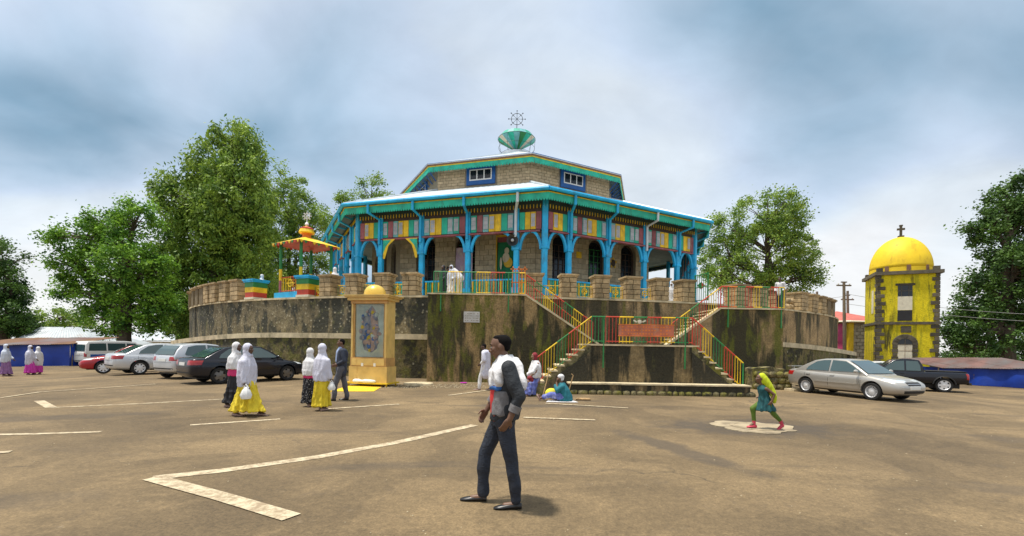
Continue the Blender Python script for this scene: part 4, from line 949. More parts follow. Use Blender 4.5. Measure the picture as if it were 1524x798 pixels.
# ================================================================== ICON CASE
mat('print_sky', (0.56, 0.60, 0.54), 0.25, 0.35, 1.8, dirt=((0.70, 0.62, 0.46), 0.16, 2.4)); mat('print_robe', (0.25, 0.23, 0.28), 0.3, 0.45, 5, dirt=((0.46, 0.42, 0.38), 0.14, 6)); mat('print_pink', (0.52, 0.33, 0.27), 0.3, 0.3, 6, dirt=((0.35, 0.35, 0.42), 0.08, 5)); mat('print_blue', (0.07, 0.15, 0.38), 0.3, 0.3, 6)
def icon_case():
    d = 15.2; bl, br = gp(519, 566), gp(590, 570)
    d = 17.4; x0, x1 = at(521, 560, d).x, at(579, 560, d).x; cx, w = (x0 + x1) / 2, x1 - x0; g = 0.0; dep = 0.75
    def zz(py): return at(550, py, d).z
    t = thing('icon_case', 'tall gold framed outdoor case with a faded religious painting and a gold ball on top', 'shrine', (cx, d, 0))
    yf = d; rz = R(-13); M = Matrix.Rotation(rz, 3, 'Z'); O = Vector((cx, d + dep / 2, 0))
    def L(x, y, z): return O + M @ Vector((x, y, z))
    def bx(b, x, y, z0, z1, sx, sy, mi=0): b.box(L(x, y, (z0 + z1) / 2), (sx, sy, z1 - z0), rz, mi)
    zb, zs, zh, ztop = 0.10, zz(541), zz(447), zz(437)
    one('stand', 'yellow_paint', t, lambda b: (bx(b, 0, 0, zb, zb + 0.05, w + 0.3, dep + 0.25), [bx(b, sx * (w / 2 + 0.05), sy * dep * 0.5, 0.0, zb + 0.001, 0.05, 0.05) for sx in (-1, 1) for sy in (-1, 1)]))
    one('plinth_box', 'gold_paint', t, lambda b: bx(b, 0, 0, zb + 0.05, zs - 0.12, w + 0.12, dep))
    one('lower_panel', 'ochre_wood', t, lambda b: bx(b, 0, 0, zs - 0.12, zs + 0.22, w + 0.02, dep - 0.02))
    one('lower_panel_face', 'gold_paint', t, lambda b: bx(b, 0, -dep / 2 + 0.0, zs - 0.08, zs + 0.18, w - 0.10, 0.03))
    one('body', 'ochre_wood', t, lambda b: bx(b, 0, 0.06, zs + 0.22, zh, w - 0.02, dep - 0.16))
    for sx in (-1, 1):
        one('side_frame', 'gold_paint', t, lambda b: bx(b, sx * (w / 2 - 0.035), -dep / 2 + 0.10, zs + 0.22, zh, 0.07, 0.14))
        one('inner_frame', 'ochre_wood', t, lambda b: bx(b, sx * (w / 2 - 0.105), -dep / 2 + 0.12, zs + 0.22, zh - 0.1, 0.07, 0.08))
    one('side_panel', 'gold_paint', t, lambda b: bx(b, w / 2 - 0.005, 0.02, zs + 0.22, zh, 0.04, dep - 0.16))
    one('head_board', 'ochre_wood', t, lambda b: bx(b, 0, -dep / 2 + 0.09, zh - 0.12, zh, w + 0.04, 0.16))
    one('cornice', 'gold_paint', t, lambda b: (bx(b, 0, 0, zh, zh + 0.10, w + 0.20, dep + 0.2), bx(b, 0, 0, zh + 0.10, zh + 0.16, w + 0.36, dep + 0.34), bx(b, 0, 0, zh + 0.16, zh + 0.20, w + 0.46, dep + 0.44)))
    one('cornice_band', 'ochre_wood', t, lambda b: bx(b, 0, 0, zh + 0.098, zh + 0.135, w + 0.26, dep + 0.26))
    one('gold_ball', 'gold_ball', t, lambda b: b.lathe([(0.42, 0.0), (0.425, 0.06), (0.40, 0.2), (0.32, 0.33), (0.2, 0.41), (0.08, 0.445), (0.0, 0.45)], L(0.05, 0, zh + 0.19), 28), True)
    yp = -dep / 2 + 0.115; pic = one('painting', 'print_sky', t, lambda b: bx(b, 0, yp + 0.015, zs + 0.24, zh - 0.13, w - 0.26, 0.02))
    zc, hh = (zs + 0.24 + zh - 0.13) / 2, zh - 0.13 - zs - 0.24
    def fig(name, m, pts, k): one(name, m, pic, lambda b: b.extr([L((x - .01) * 1.55 * hh, yp - k * 0.003, zc + z * 1.12 * hh) for x, z in pts], M @ Vector((0, 0.008, 0))))
    fig('painted_robe', 'print_robe', [(-0.06, -0.33), (0.04, -0.37), (0.11, -0.30), (0.13, -0.05), (0.12, 0.18), (0.07, 0.36), (0.03, 0.42), (-0.02, 0.33), (-0.08, 0.20), (-0.11, 0.0), (-0.09, -0.2)], 1)
    fig('painted_drape', 'print_pink', [(0.01, -0.36), (0.07, -0.33), (0.105, -0.1), (0.12, 0.14), (0.08, 0.34), (0.035, 0.40), (0.02, 0.2), (0.04, 0.0), (0.01, -0.2)], 2)
    fig('painted_sash', 'print_blue', [(-0.08, -0.16), (-0.01, -0.14), (0.02, -0.05), (0.0, 0.06), (-0.05, 0.0), (-0.08, -0.08)], 3)
    fig('painted_face', 'gold_cloth', [(0.03, 0.26), (0.06, 0.27), (0.07, 0.31), (0.05, 0.34), (0.025, 0.32)], 3)
    rp = random.Random(9)
    for k in range(44):
        a0 = rp.uniform(0, 6.28); rr = rp.random() ** .5; cx0, cz0 = .01 + .13 * rr * math.cos(a0), .36 * rr * math.sin(a0); s0 = rp.uniform(.012, .035)
        fig('painted_stroke', rp.choice(['print_pink', 'print_robe', 'print_blue', 'gold_cloth', 'print_sky', 'print_pink']), [(cx0 + s0 * rp.uniform(.6, 1.2) * math.cos(q), cz0 + s0 * 1.6 * rp.uniform(.6, 1.2) * math.sin(q)) for q in np.linspace(0, 5.4, 7)], 4 + k * .12)
    mat('case_glass', (0.8, 0.85, 0.85), 0.05, 0.0, 1)
    g_ = MATS['case_glass'].node_tree.nodes['Principled BSDF']; g_.inputs['Transmission Weight'].default_value = 1.0; g_.inputs['IOR'].default_value = 1.12
    one('glass_pane', 'case_glass', t, lambda b: bx(b, 0, yp - 0.035, zs + 0.23, zh - 0.125, w - 0.25, 0.006))
    for k, px in enumerate((534, 553)):
        q = L((-0.22, 0.3)[k], -dep / 2 - 0.012, zs - 0.05); one('door_lock', 'white_paint', t, lambda b: b.box(q, (0.09, 0.03, 0.12), rz))
    rs = random.Random(2)
    cl = one('white_cloth', 'white_paint', None, lambda b: [b.ell(L(-0.45 + 0.1 * k, -dep / 2 - 0.06, zb + 0.10), (0.13, 0.07, 0.055 + 0.03 * rs.random())) for k in range(8)], True)
    tag(cl, 'crumpled white cloth lying on the foot of the icon case', 'cloth')
icon_case()

# ================================================================== BELL TOWER
def tower():
    d = 36.0; g = gz(at(1345, 540, d).x, d); rz = R(-26)
    pl_, pr_ = at(1305, 480, d), at(1398, 480, d); zt_ = at(1345, 408, d).z
    wd = 3.75; M = Matrix.Rotation(rz, 3, 'Z'); cxy = Vector((pl_.x, d, 0)) + M @ Vector((wd / 2, wd / 2, 0))
    O = Vector((cxy.x, cxy.y, g))
    def L(x, y, z): return O + M @ Vector((x, y, z - g))
    h2 = wd / 2
    t = thing('bell_tower', 'square yellow bell tower with dark stone corners and a yellow dome', 'tower', tuple(O))
    one('wall', 'tower_yellow', t, lambda b: b.box(L(0, 0, (zt_ + g) / 2 - 0.5), (wd, wd, zt_ - g + 1.0), rz))
    zm = at(1345, 482, d).z
    for z_, hh in ((zt_ - 0.02, 0.26), (zm, 0.20)):
        one('string_course', 'tower_stone', t, lambda b: b.box(L(0, 0, z_), (wd + (0.42 if z_ > zm else 0.18), wd + (0.42 if z_ > zm else 0.18), hh), rz))
    me = chamfer_box('tower_stone', 0.05); rs = random.Random(4); rh = 0.30; r = 0; z = g + 0.05
    while z < zt_ - 0.3:
        for sx in (-1, 1):
            ln = (0.46 if r % 2 else 0.27) * rs.uniform(0.75, 1.25)
            piece('quoin', me, t, L(sx * (h2 - ln / 2 + 0.03), -h2, z + rh / 2), rz, (ln, 0.12, rh - 0.03))
            if sx < 0: piece('quoin', me, t, L(-h2, -h2 + 0.08 + (0.72 - ln) / 2, z + rh / 2), rz, (0.12, 0.72 - ln, rh - 0.03))
        z += rh; r += 1
    for sx in (-1, 1):
        for sy in (-1, 1): one('corner_stub', 'tower_stone', t, lambda b: b.box(L(sx * (h2 - 0.15), sy * (h2 - 0.15), zt_ + 0.2), (0.36, 0.36, 0.42), rz))
    # dome on its drum
    rd = h2 * 1.07; dh = at(1340, 358, d + h2).z - (zt_ + 0.45)
    one('dome_drum', 'dome_yellow', t, lambda b: b.lathe([(rd, zt_ + 0.05 - g), (rd, zt_ + 0.452 - g)], O, 48), True)
    one('dome', 'dome_yellow', t, lambda b: b.lathe([(rd * math.cos(q) if q < 1.57 else 0.0, zt_ + 0.45 - g + dh * math.sin(q)) for q in np.linspace(0, math.pi / 2, 18)], O, 48), 'full')
    for a in (-128, -90, -52):
        q = R(a); p = L(rd * 0.985 * math.cos(q), rd * 0.985 * math.sin(q), zt_ + 0.36)
        one('dome_vent', 'brown_board', t, lambda b: b.box(p, (0.26, 0.12, 0.42), rz + q + math.pi / 2))
    zc = zt_ + 0.45 + dh
    crs = thing('stone_cross', 'dark stone cross on top of the yellow dome', 'cross', (O.x, O.y, zc))
    one('cross', 'tower_stone', crs, lambda b: (b.box((O.x, O.y, zc + 0.05), (0.36, 0.36, 0.14), rz), b.box((O.x, O.y, zc + 0.5), (0.15, 0.15, 0.95), rz), b.box((O.x, O.y, zc + 0.66), (0.50, 0.14, 0.15), rz), b.box((O.x, O.y, zc + 0.95), (0.22, 0.16, 0.10), rz)))
    # upper opening: window above, pale panel, dark void
    def f(px): 
        return (px - 1351) / 93 * wd
    z1, z2, z3, z4 = at(1348, 427, d).z, at(1348, 443, d).z, at(1348, 463, d).z, at(1348, 479, d).z
    ww = 0.235 * wd; xo = f(1347)
    w = one('window', 'dark_pane', t, lambda b: b.box(L(xo, -h2 - 0.004, (z1 + z2) / 2), (ww, 0.06, z1 - z2), rz))
    one('frame', 'tower_stone', w, lambda b: [b.box(L(xo + s * ww * 0.25, -h2 - 0.03, (z1 + z2) / 2), (0.04, 0.04, z1 - z2), rz) for s in (-1, 1)] + [b.box(L(xo, -h2 - 0.03, (z1 + z2) / 2), (ww, 0.04, 0.05), rz)])
    one('frame_surround', 'tower_stone', t, lambda b: (b.box(L(xo, -h2 - 0.01, z1 + 0.08), (ww + 0.3, 0.1, 0.16), rz),))
    one('pale_panel', 'cream_paint', t, lambda b: b.box(L(xo, -h2 - 0.006, (z2 + z3) / 2), (ww, 0.06, z2 - z3), rz))
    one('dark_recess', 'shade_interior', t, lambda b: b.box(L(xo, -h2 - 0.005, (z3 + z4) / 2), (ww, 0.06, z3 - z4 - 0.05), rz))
    # arched door in rough stones
    zd = at(1348, 513, d).z; dw = 0.235 * wd; xd = f(1348); ra = dw / 2 * 1.0
    dr_ = one('door', 'cream_paint', t, lambda b: b.box(L(xd, -h2 - 0.004, (zd + g) / 2), (dw, 0.07, zd - g), rz))
    one('door_seam', 'brown_board', dr_, lambda b: (b.box(L(xd, -h2 - 0.042, (zd + g) / 2), (0.025, 0.012, zd - g - 0.1), rz), b.box(L(xd, -h2 - 0.042, zd - 0.5), (dw, 0.012, 0.03), rz)))
    one('fanlight', 'dark_pane', t, lambda b: b.extr([L(xd + ra * math.cos(q), -h2 - 0.03, zd + ra * math.sin(q)) for q in np.linspace(0, math.pi, 13)], M @ Vector((0, 0.05, 0))))
    one('fanlight_bars', 'tower_stone', t, lambda b: (b.box(L(xd, -h2 - 0.04, zd), (dw, 0.03, 0.06), rz), b.box(L(xd, -h2 - 0.04, zd + ra / 2), (0.04, 0.03, ra), rz)))
    for k in range(9):
        q = math.pi * (k + 0.5) / 9; p = L(xd + (ra + 0.17) * math.cos(q), -h2, zd + (ra + 0.17) * math.sin(q))
        piece('arch_stone', me, t, p, 0, M=Matrix.LocRotScale(p, (M @ Matrix.Rotation(-(q - math.pi / 2), 3, 'Y')).to_euler(), Vector((0.30, 0.13, 0.34))))
    z = g
    while z < zd - 0.1:
        for sx in (-1, 1): piece('jamb_stone', me, t, L(xd + sx * (dw / 2 + 0.17), -h2, z + 0.15), rz, (rs.uniform(0.26, 0.42), 0.12, 0.27))
        z += 0.30
    one('keystone_panel', 'tower_stone', t, lambda b: b.box(L(xd + 0.05, -h2 - 0.01, zd + ra + 0.72), (0.62, 0.1, 0.50), rz))
    zs0, zs1 = at(1296, 430, d).z, at(1296, 465, d).z
    one('side_slot', 'cream_paint', t, lambda b: b.box(L(-h2 - 0.004, -0.6, (zs0 + zs1) / 2), (0.05, 0.5, zs0 - zs1), rz))
    return O, g
tower()

# ================================================================== SMALL HOUSE with mural, poles and wires
def house():
    d = 44.0; g = -1.6; x0, xm, x1 = at(1236, 490, d).x, at(1262, 490, d).x, at(1300, 490, d).x
    ze, zr = at(1262, 477, d).z, at(1262, 460, d).z; t = thing('small_house', 'small stone house with red tiled roof and a pink mural beside the bell tower', 'house', (xm, d, g))
    rz = R(0); dep = 5.0
    one('wall', 'pale_block', t, lambda b: b.prism([(x0 + .2, d + 2.2), (xm, d), (x1 + 1.5, d + 0.4), (x1 + 1.5, d + dep), (x0 + .2, d + dep)], g, ze))
    one('roof', 'roof_tile_red', t, lambda b: b.add([(x0 - 0.4, d + 1.9, ze - 0.05), (xm - 0.1, d - 0.5, ze - 0.05), (x1 + 2.0, d - 0.2, ze - 0.05), (x1 + 2.0, d + dep + .5, ze - 0.05), (x0 - 0.4, d + dep + .5, ze - 0.05), (xm + 0.8, d + 2.7, zr)], [(0, 1, 5), (1, 2, 5), (2, 3, 5), (3, 4, 5), (4, 0, 5), (0, 4, 3, 2, 1)]))
    one('eave_board', 'cream_paint', t, lambda b: (b.tube([(x0 - 0.4, d + 1.9, ze - 0.12), (xm - 0.1, d - 0.5, ze - 0.12), (x1 + 2.0, d - 0.2, ze - 0.12)], 0.10, 4),))
    one('corner_pier', 'yellow_paint', t, lambda b: b.box((xm + 0.18, d - 0.03, (ze + g) / 2), (0.5, 0.3, ze - g)))
    u = Vector((xm - x0 - .2, -2.2, 0)); n_ = Vector((-2.2, -(xm - x0 - .2), 0)).normalized()
    A = Vector((x0 + .2, d + 2.2, 0)) + n_ * 0.02
    def W(s, z): return A + u * s + Vector((0, 0, z))
    m = one('mural', 'mural_pink', t, lambda b: b.extr([W(0.03, g), W(0.86, g), W(0.86, ze - 0.3), W(0.03, ze - 0.3)], -n_ * 0.015))
    zc = (g + ze) / 2 + 0.2; q = A + u * 0.58 + n_ * 0.012
    Mr = Matrix.Rotation(math.atan2(u.y, u.x), 3, 'Z')
    one('mural_shape', 'mural_dark', m, lambda b: (b.ell(q + Vector((0, 0, zc - 0.25)), (0.55, 0.02, 0.42), M=Mr), b.box(q + Vector((0, 0, zc + 0.75)), (0.13, 0.03, 1.0), math.atan2(u.y, u.x)), b.box(q + Vector((0, 0, zc + 0.85)), (0.55, 0.03, 0.13), math.atan2(u.y, u.x)), b.box(q + Vector((0, 0, zc - 1.0)), (0.12, 0.03, 0.7), math.atan2(u.y, u.x))))
    me = chamfer_box('pale_block', 0.04); z = g + 0.2; r = 0
    while z < ze - 0.4:
        for k in range(4): piece('stone_block', me, t, (xm + 0.9 + 0.62 * k + 0.3 * (r % 2), d + 0.10, z), 0.06, (0.58, 0.14, 0.30))
        z += 0.34; r += 1
    one('window', 'grey_pane', t, lambda b: b.box((xm + 2.35, d + 0.04, ze - 0.9), (0.8, 0.1, 0.7), 0.06))
    one('base_strip', 'yellow_paint', t, lambda b: b.box((xm + 1.7, d + 0.05, g + 0.9), (2.6, 0.2, 0.35), 0.06))
house()
def poles():
    for k, (px, pt, d, lab) in enumerate(((1257, 420, 41.0, 'leaning wooden utility pole in front of the small red-roofed house'), (1262.5, 433, 47.0, 'slimmer utility pole with a crossarm behind the small red-roofed house'), (1217, 434, 50, 'wooden pole top rising behind the right terrace pillars'))):
        top = at(px - 1, pt, d); bot = Vector((at(px + 2, 520, d).x, d, -3))
        o = thing('utility_pole', lab, 'utility pole', tuple(bot), 0, 'utility poles by the small house')
        one('pole', 'pole_wood', o, lambda b: b.tube([bot, top], [0.17, 0.11], 8))
        if k < 2: one('crossarm', 'pole_wood', o, lambda b: (b.box(top - Vector((0, 0, (0.3, 0.9)[k])), (1.3, 0.1, 0.12)), b.box(top - Vector((0, 0, (0.0, 0.45)[k])), (0.5, 0.1, 0.1))))
        if k < 2:
            for s in (-0.5, 0.5): one('insulator', 'white_paint', o, lambda b: b.lathe([(0.05, 0), (0.06, 0.1), (0.03, 0.16), (0, 0.17)], top + Vector((s, 0, -(0.24, 0.84)[k])), 8))
    for k, (a, b_, lab) in enumerate((((1258, 437, 41), (1560, 469, 34), 'upper slack overhead wire crossing before the bell tower'), ((1258, 452, 41), (1560, 480, 34), 'lower slack overhead wire crossing before the bell tower'), ((1258, 441, 41), (1090, 452, 60), 'overhead wire running from the leaning pole behind the terrace'))):
        A, B = at(*a), at(*b_); pts = [A.lerp(B, t) - Vector((0, 0, 0.9 * 4 * t * (1 - t) * (0.35, 0.2, 0.3)[k])) for t in np.linspace(0, 1, 24)]
        o = one('overhead_wire', 'wire', None, lambda b: b.tube(pts, 0.016, 4)); tag(o, lab, 'wire', 'overhead wires by the bell tower')
poles()

# ================================================================== STALLS AND SHEDS
def corr_roof(b, A, B, C_, D_, n=40, h=0.03):
    A, B, C_, D_ = map(Vector, (A, B, C_, D_)); nrm = (B - A).cross(D_ - A).normalized(); nrm = nrm if nrm.z > 0 else -nrm
    for k in range(n):
        t0, t1 = k / n, (k + 1) / n; h0, h1 = (h * (k % 2), h * ((k + 1) % 2))
        b.add([A.lerp(B, t0) + nrm * h0, A.lerp(B, t1) + nrm * h1, D_.lerp(C_, t1) + nrm * h1, D_.lerp(C_, t0) + nrm * h0, A.lerp(B, t0) - nrm * .02, A.lerp(B, t1) - nrm * .02, D_.lerp(C_, t1) - nrm * .02, D_.lerp(C_, t0) - nrm * .02], [(0, 1, 2, 3), (7, 6, 5, 4), (0, 4, 5, 1), (2, 6, 7, 3)])
def tarp(b, A, B, z0, z1, n=26, amp=0.11, seed=0):
    A, B = Vector(A), Vector(B); u = (B - A); nr = Vector((u.y, -u.x, 0)).normalized(); rows = 5; vs = []
    for j in range(rows + 1):
        for k in range(n + 1):
            t = k / n; p = A + u * t + nr * (amp * math.sin(k * 1.7 + seed) * (0.3 + j / rows) + 0.04 * math.sin(k * 0.6 + j))
            za, zb = z0(p), z1(p); vs.append((p.x, p.y, zb + (za - zb) * j / rows))
    b.add(vs, [(j * (n + 1) + k, j * (n + 1) + k + 1, (j + 1) * (n + 1) + k + 1, (j + 1) * (n + 1) + k) for j in range(rows) for k in range(n)])
    m = len(vs); b.add([(v[0] - nr.x * .02, v[1] - nr.y * .02, v[2]) for v in vs], [(j * (n + 1) + k, (j + 1) * (n + 1) + k, (j + 1) * (n + 1) + k + 1, j * (n + 1) + k + 1) for j in range(rows) for k in range(n)])
def stall(label, pxa, pxb, da, db, ytop, roofcols, depth=3.0, group='low market stalls under blue tarpaulin'):
    A, B = gd(pxa, da), gd(pxb, db); zt0, zt1 = at(pxa, ytop[0], da).z, at(pxb, ytop[1], db).z
    t = thing('tarpaulin_stall', label, 'stall', tuple((A + B) / 2), 0, group)
    L = (B - A).length; back = Vector((0, depth, 0))
    def zt(p): s = (Vector((p.x, p.y, 0)) - Vector((A.x, A.y, 0))).length / L; return zt0 + (zt1 - zt0) * s
    one('tarpaulin', 'blue_tarp', t, lambda b: (tarp(b, A, B, lambda p: gz(p.x, p.y) + 0.02, zt, int(L * 2.2)), tarp(b, A + back, A, lambda p: gz(p.x, p.y), lambda p: zt0, 8), tarp(b, B, B + back, lambda p: gz(p.x, p.y), lambda p: zt1, 8)), 'full')
    n = len(roofcols); f = Vector((0, -0.35, 0)); E_ = (B - A) * 0.03
    for k, c in enumerate(roofcols):
        a, e = A - E_ + (B - A + 2 * E_) * (k / n), A - E_ + (B - A + 2 * E_) * ((k + 1) / n)
        za, zb = zt0 + (zt1 - zt0) * k / n, zt0 + (zt1 - zt0) * (k + 1) / n; dz = 0.02 * (k % 2)
        one('roof_sheet', c, t, lambda b: corr_roof(b, (a.x, a.y - .35, za - 0.03 + dz), (e.x, e.y - .35, zb - 0.03 + dz), (e.x, e.y + depth, zb + 0.55 + dz), (a.x, a.y + depth, za + 0.55 + dz), 18))
    for k in range(4):
        p = A.lerp(B, k / 3); one('post', 'pole_wood', t, lambda b: b.cyl((p.x, p.y + 0.15, gz(p.x, p.y) - .1), (p.x, p.y + 0.15, zt0 + (zt1 - zt0) * k / 3), 0.05, None, 6))
stall('low stall with blue tarpaulin walls and a faded red iron roof behind the far women', -60, 104, 32, 34.5, (514, 512), ['brown_board', 'brown_board', 'rust_sheet', 'rust_sheet', 'rust_sheet', 'brown_board'], 4.0)
stall('low stall with blue tarpaulin walls and a rusty roof right of the pickup', 1400, 1580, 32, 27, (547, 549), ['rust_sheet'] * 5, 3.5)
def shed(label, pxa, pxb, d, yw, yr, px_r0, px_r1, wallm='cream_paint'):
    A, B = at(pxa, yw, d), at(pxb, yw, d); g = -2.5; dep = 7.0; rz0, rz1 = at(px_r0, yr, d + 3), at(px_r1, yr, d + 3)
    t = thing('shed', label, 'shed', (A.x, d, g))
    one('wall', wallm, t, lambda b: b.prism([(A.x + .3, d), (B.x - .3, d), (B.x - .3, d + dep), (A.x + .3, d + dep)], g, A.z))
    one('roof_slope', 'grey_sheet', t, lambda b: corr_roof(b, (A.x, d - .4, A.z), (B.x, d - .4, B.z), tuple(rz1), tuple(rz0), 46))
    one('roof_slope', 'grey_sheet', t, lambda b: b.add([A + Vector((0, -.4, 0)), rz0, A + Vector((0, dep, 0))], [(0, 1, 2)]))
    one('roof_slope', 'grey_sheet', t, lambda b: b.add([B + Vector((0, -.4, 0)), rz1, B + Vector((0, dep, 0))], [(0, 1, 2)]))
    one('roof_slope', 'grey_sheet', t, lambda b: b.add([A + Vector((0, dep, 0)), rz0, rz1, B + Vector((0, dep, 0))], [(0, 1, 2, 3)]))
    w_ = one('window', 'dark_pane', t, lambda b: b.box(((A.x + B.x) / 2, d - .02, A.z - 1.3), (1.0, .1, .9))); one('frame', 'white_paint', w_, lambda b: b.box(((A.x + B.x) / 2, d - .04, A.z - 1.85), (1.2, .12, .1)))
    return t
shed('long shed with pale corrugated iron hip roof behind the blue stall', 15, 150, 44, 512, 487, 60, 118)
shed('pale low shed with iron roof seen between the tree trunks', 120, 300, 62, 507, 494, 150, 265)
# ================================================================== TREES
def leaves_mesh(name, pos, nrm_up, size, aspect, m, droop, seed):
    r = np.random.default_rng(seed); n = len(pos)
    a = r.normal(size=(n, 3)); a[:, 2] = a[:, 2] * 0.5 - droop
    a /= np.linalg.norm(a, axis=1)[:, None]
    b = r.normal(size=(n, 3)); b -= (b * a).sum(1)[:, None] * a; b /= np.linalg.norm(b, axis=1)[:, None]
    s = size * 0.48 * r.uniform(0.5, 1.6, n)[:, None]
    L = a * s * aspect; Wd = b * s * 0.5
    v = np.empty((n, 4, 3)); v[:, 0] = pos; v[:, 1] = pos + L * 0.5 + Wd; v[:, 2] = pos + L; v[:, 3] = pos + L * 0.5 - Wd
    me = bpy.data.meshes.new(name); me.vertices.add(n * 4); me.vertices.foreach_set('co', v.reshape(-1))
    me.loops.add(n * 4); me.loops.foreach_set('vertex_index', np.arange(n * 4, dtype=np.int32))
    me.polygons.add(n); me.polygons.foreach_set('loop_start', np.arange(0, n * 4, 4, dtype=np.int32))
    me.materials.append(MATS[m]); me.update(calc_edges=True); me.validate(); return me
def tree(name, label, d, trunk_px, base_z, lobes, leaf='leaf_juniper', size=0.26, aspect=1.6, droop=0.3, dens=1.0, clump=0.75, seed=1, trunk_r=0.45, cat='tree', depth_k=0.9, group='trees around the church'):
    """lobes: (px, py, rx, ry) of the crown's masses as seen, each turned into a real ball of clumps at depth d"""
    r = np.random.default_rng(seed); rs = random.Random(seed)
    base = Vector((at(trunk_px, 520, d).x, d, base_z)); sc = d / FPX
    t = thing(name, label, cat, tuple(base), 0, group)
    clumps = []; limbs = MB(); top = max((at(l[0], l[1], d).z for l in lobes))
    fork = base + Vector((rs.uniform(-.4, .4), rs.uniform(-.3, .3), (top - base_z) * 0.42))
    topp = base + Vector((rs.uniform(-.6, .6), 0, (top - base_z) * 0.86))
    limbs.tube([base - Vector((0, 0, 1)), base + Vector((0, 0, 0.6)), base.lerp(fork, 0.5) + Vector((rs.uniform(-.2, .2), 0, 0)), fork, fork.lerp(topp, 0.55) + Vector((rs.uniform(-.5, .5), 0, 0)), topp], [trunk_r * 1.5, trunk_r * 1.1, trunk_r * 0.9, trunk_r * 0.7, trunk_r * 0.4, 0.07], 9)
    for (px, py, rx, ry) in lobes:
        jd = rs.uniform(-0.5, 0.5) * rx * sc
        c = at(px, py, d) + Vector((0, jd, 0)); R3 = np.array([rx * sc, rx * sc * depth_k, ry * sc])
        vol = R3[0] * R3[1] * R3[2] * 4.19; nc = max(8, int(dens * 4.7 * (R3[0] * R3[2] * R3[1]) ** (2 / 3) / clump ** 2))
        q = r.normal(size=(nc, 3)); q /= np.linalg.norm(q, axis=1)[:, None]; rad = r.uniform(0.42, 1.0, nc) ** 0.5
        ctr = np.array(c) + q * rad[:, None] * R3 * r.uniform(0.85, 1.12, (nc, 1))
        clumps.append(ctr)
        s0 = base.lerp(fork, rs.uniform(0.6, 1.0)) if c.z < fork.z + 2 else fork.lerp(topp, min(0.8, max(0.05, (c.z - fork.z) / max(1, topp.z - fork.z) - 0.25)))
        mid = s0.lerp(c, 0.55) + Vector((0, 0, 0.08 * (c - s0).length))
        limbs.tube([s0, mid, c], [trunk_r * 0.42, trunk_r * 0.26, 0.06], 6)
        for k in range(min(nc, 14)):
            e = Vector(ctr[rs.randrange(nc)]); m0 = s0.lerp(c, rs.uniform(0.45, 1.0)); limbs.tube([m0, m0.lerp(e, 0.5) + Vector((0, 0, 0.15)), e], [0.09, 0.05, 0.015], 4)
    limbs.build('trunk', 'bark', t, True)
    ctr = np.concatenate(clumps); per = 150
    cr = clump * 0.78 * r.uniform(0.45, 1.3, len(ctr))
    pos = np.repeat(ctr, per, axis=0) + r.normal(size=(len(ctr) * per, 3)) * np.repeat(cr, per)[:, None] * np.array([0.55, 0.55, 0.36 + droop * 0.35])
    me = leaves_mesh('crown', pos, None, size, aspect, leaf, droop, seed)
    o = bpy.data.objects.new('crown', me); link(o); adopt(o, t); return t, len(pos)
NL = 0
def T(*a, **k):
    global NL
    NL += tree(*a, **k)[1]
T('juniper_tree', 'tallest tree, a drooping bright green juniper left of the church', 52, 318, -2,
  [(352, 205, 34, 22), (340, 240, 58, 34), (318, 285, 78, 42), (285, 300, 46, 44), (365, 300, 46, 60), (300, 350, 58, 55), (360, 370, 52, 60), (270, 400, 34, 60), (320, 430, 58, 55), (260, 470, 26, 34), (378, 425, 34, 45), (345, 330, 50, 50), (300, 465, 40, 30)],
  'leaf_juniper', 0.30, 2.6, 0.95, 1.0, 1.0, 11, 0.8)
T('broadleaf_tree', 'lower dark-trunked tree left of the tall juniper above the parked cars', 43, 186, -1.2,
  [(120, 350, 36, 28), (165, 335, 30, 24), (205, 325, 32, 26), (100, 395, 24, 26), (150, 400, 50, 40), (205, 390, 40, 48), (130, 445, 34, 28), (190, 450, 52, 34), (225, 440, 26, 45), (165, 478, 30, 20), (95, 430, 16, 18), (240, 400, 24, 30), (212, 478, 22, 18)],
  'leaf_bright', 0.27, 1.8, 0.45, 0.95, 0.85, 12, 0.62)
T('leafy_tree', 'green tree rising between the tall juniper and the church roof', 66, 430, -2,
  [(425, 290, 40, 34), (450, 330, 36, 40), (410, 350, 36, 46), (440, 385, 40, 44), (475, 340, 22, 30), (400, 410, 34, 40), (470, 400, 28, 36), (435, 430, 40, 30)],
  'leaf_broad', 0.33, 1.5, 0.3, 0.95, 1.2, 13, 0.6)
T('leafy_tree', 'thin-topped tree showing above the left eaves of the church', 78, 545, -2,
  [(556, 285, 24, 20), (525, 300, 26, 18), (575, 300, 18, 14), (540, 325, 44, 30), (505, 315, 16, 22), (500, 345, 24, 30)],
  'leaf_broad', 0.36, 1.5, 0.2, 0.55, 1.3, 14, 0.5)
T('leafy_tree', 'round light green tree behind the right end of the church terrace', 58, 1135, -2,
  [(1130, 318, 46, 28), (1095, 340, 38, 30), (1170, 335, 40, 30), (1080, 385, 34, 36), (1135, 375, 52, 42), (1190, 375, 30, 36), (1065, 410, 20, 24), (1110, 420, 44, 24), (1175, 418, 40, 24), (1205, 410, 16, 20), (1140, 440, 40, 18)],
  'leaf_broad', 0.30, 1.5, 0.3, 1.0, 1.05, 15, 0.75)
T('dark_tree', 'big dark tree at the right edge of the picture behind the blue stall', 38, 1500, -1.5,
  [(1500, 300, 34, 28), (1540, 290, 50, 40), (1480, 340, 30, 26), (1520, 360, 50, 46), (1500, 405, 44, 36), (1452, 420, 24, 20), (1480, 450, 44, 34), (1445, 478, 30, 26), (1530, 450, 40, 50), (1490, 500, 60, 30), (1440, 520, 26, 18), (1425, 500, 14, 14), (1540, 400, 40, 60), (1560, 500, 40, 40)],
  'leaf_dark', 0.25, 1.6, 0.35, 1.1, 0.8, 16, 0.6)
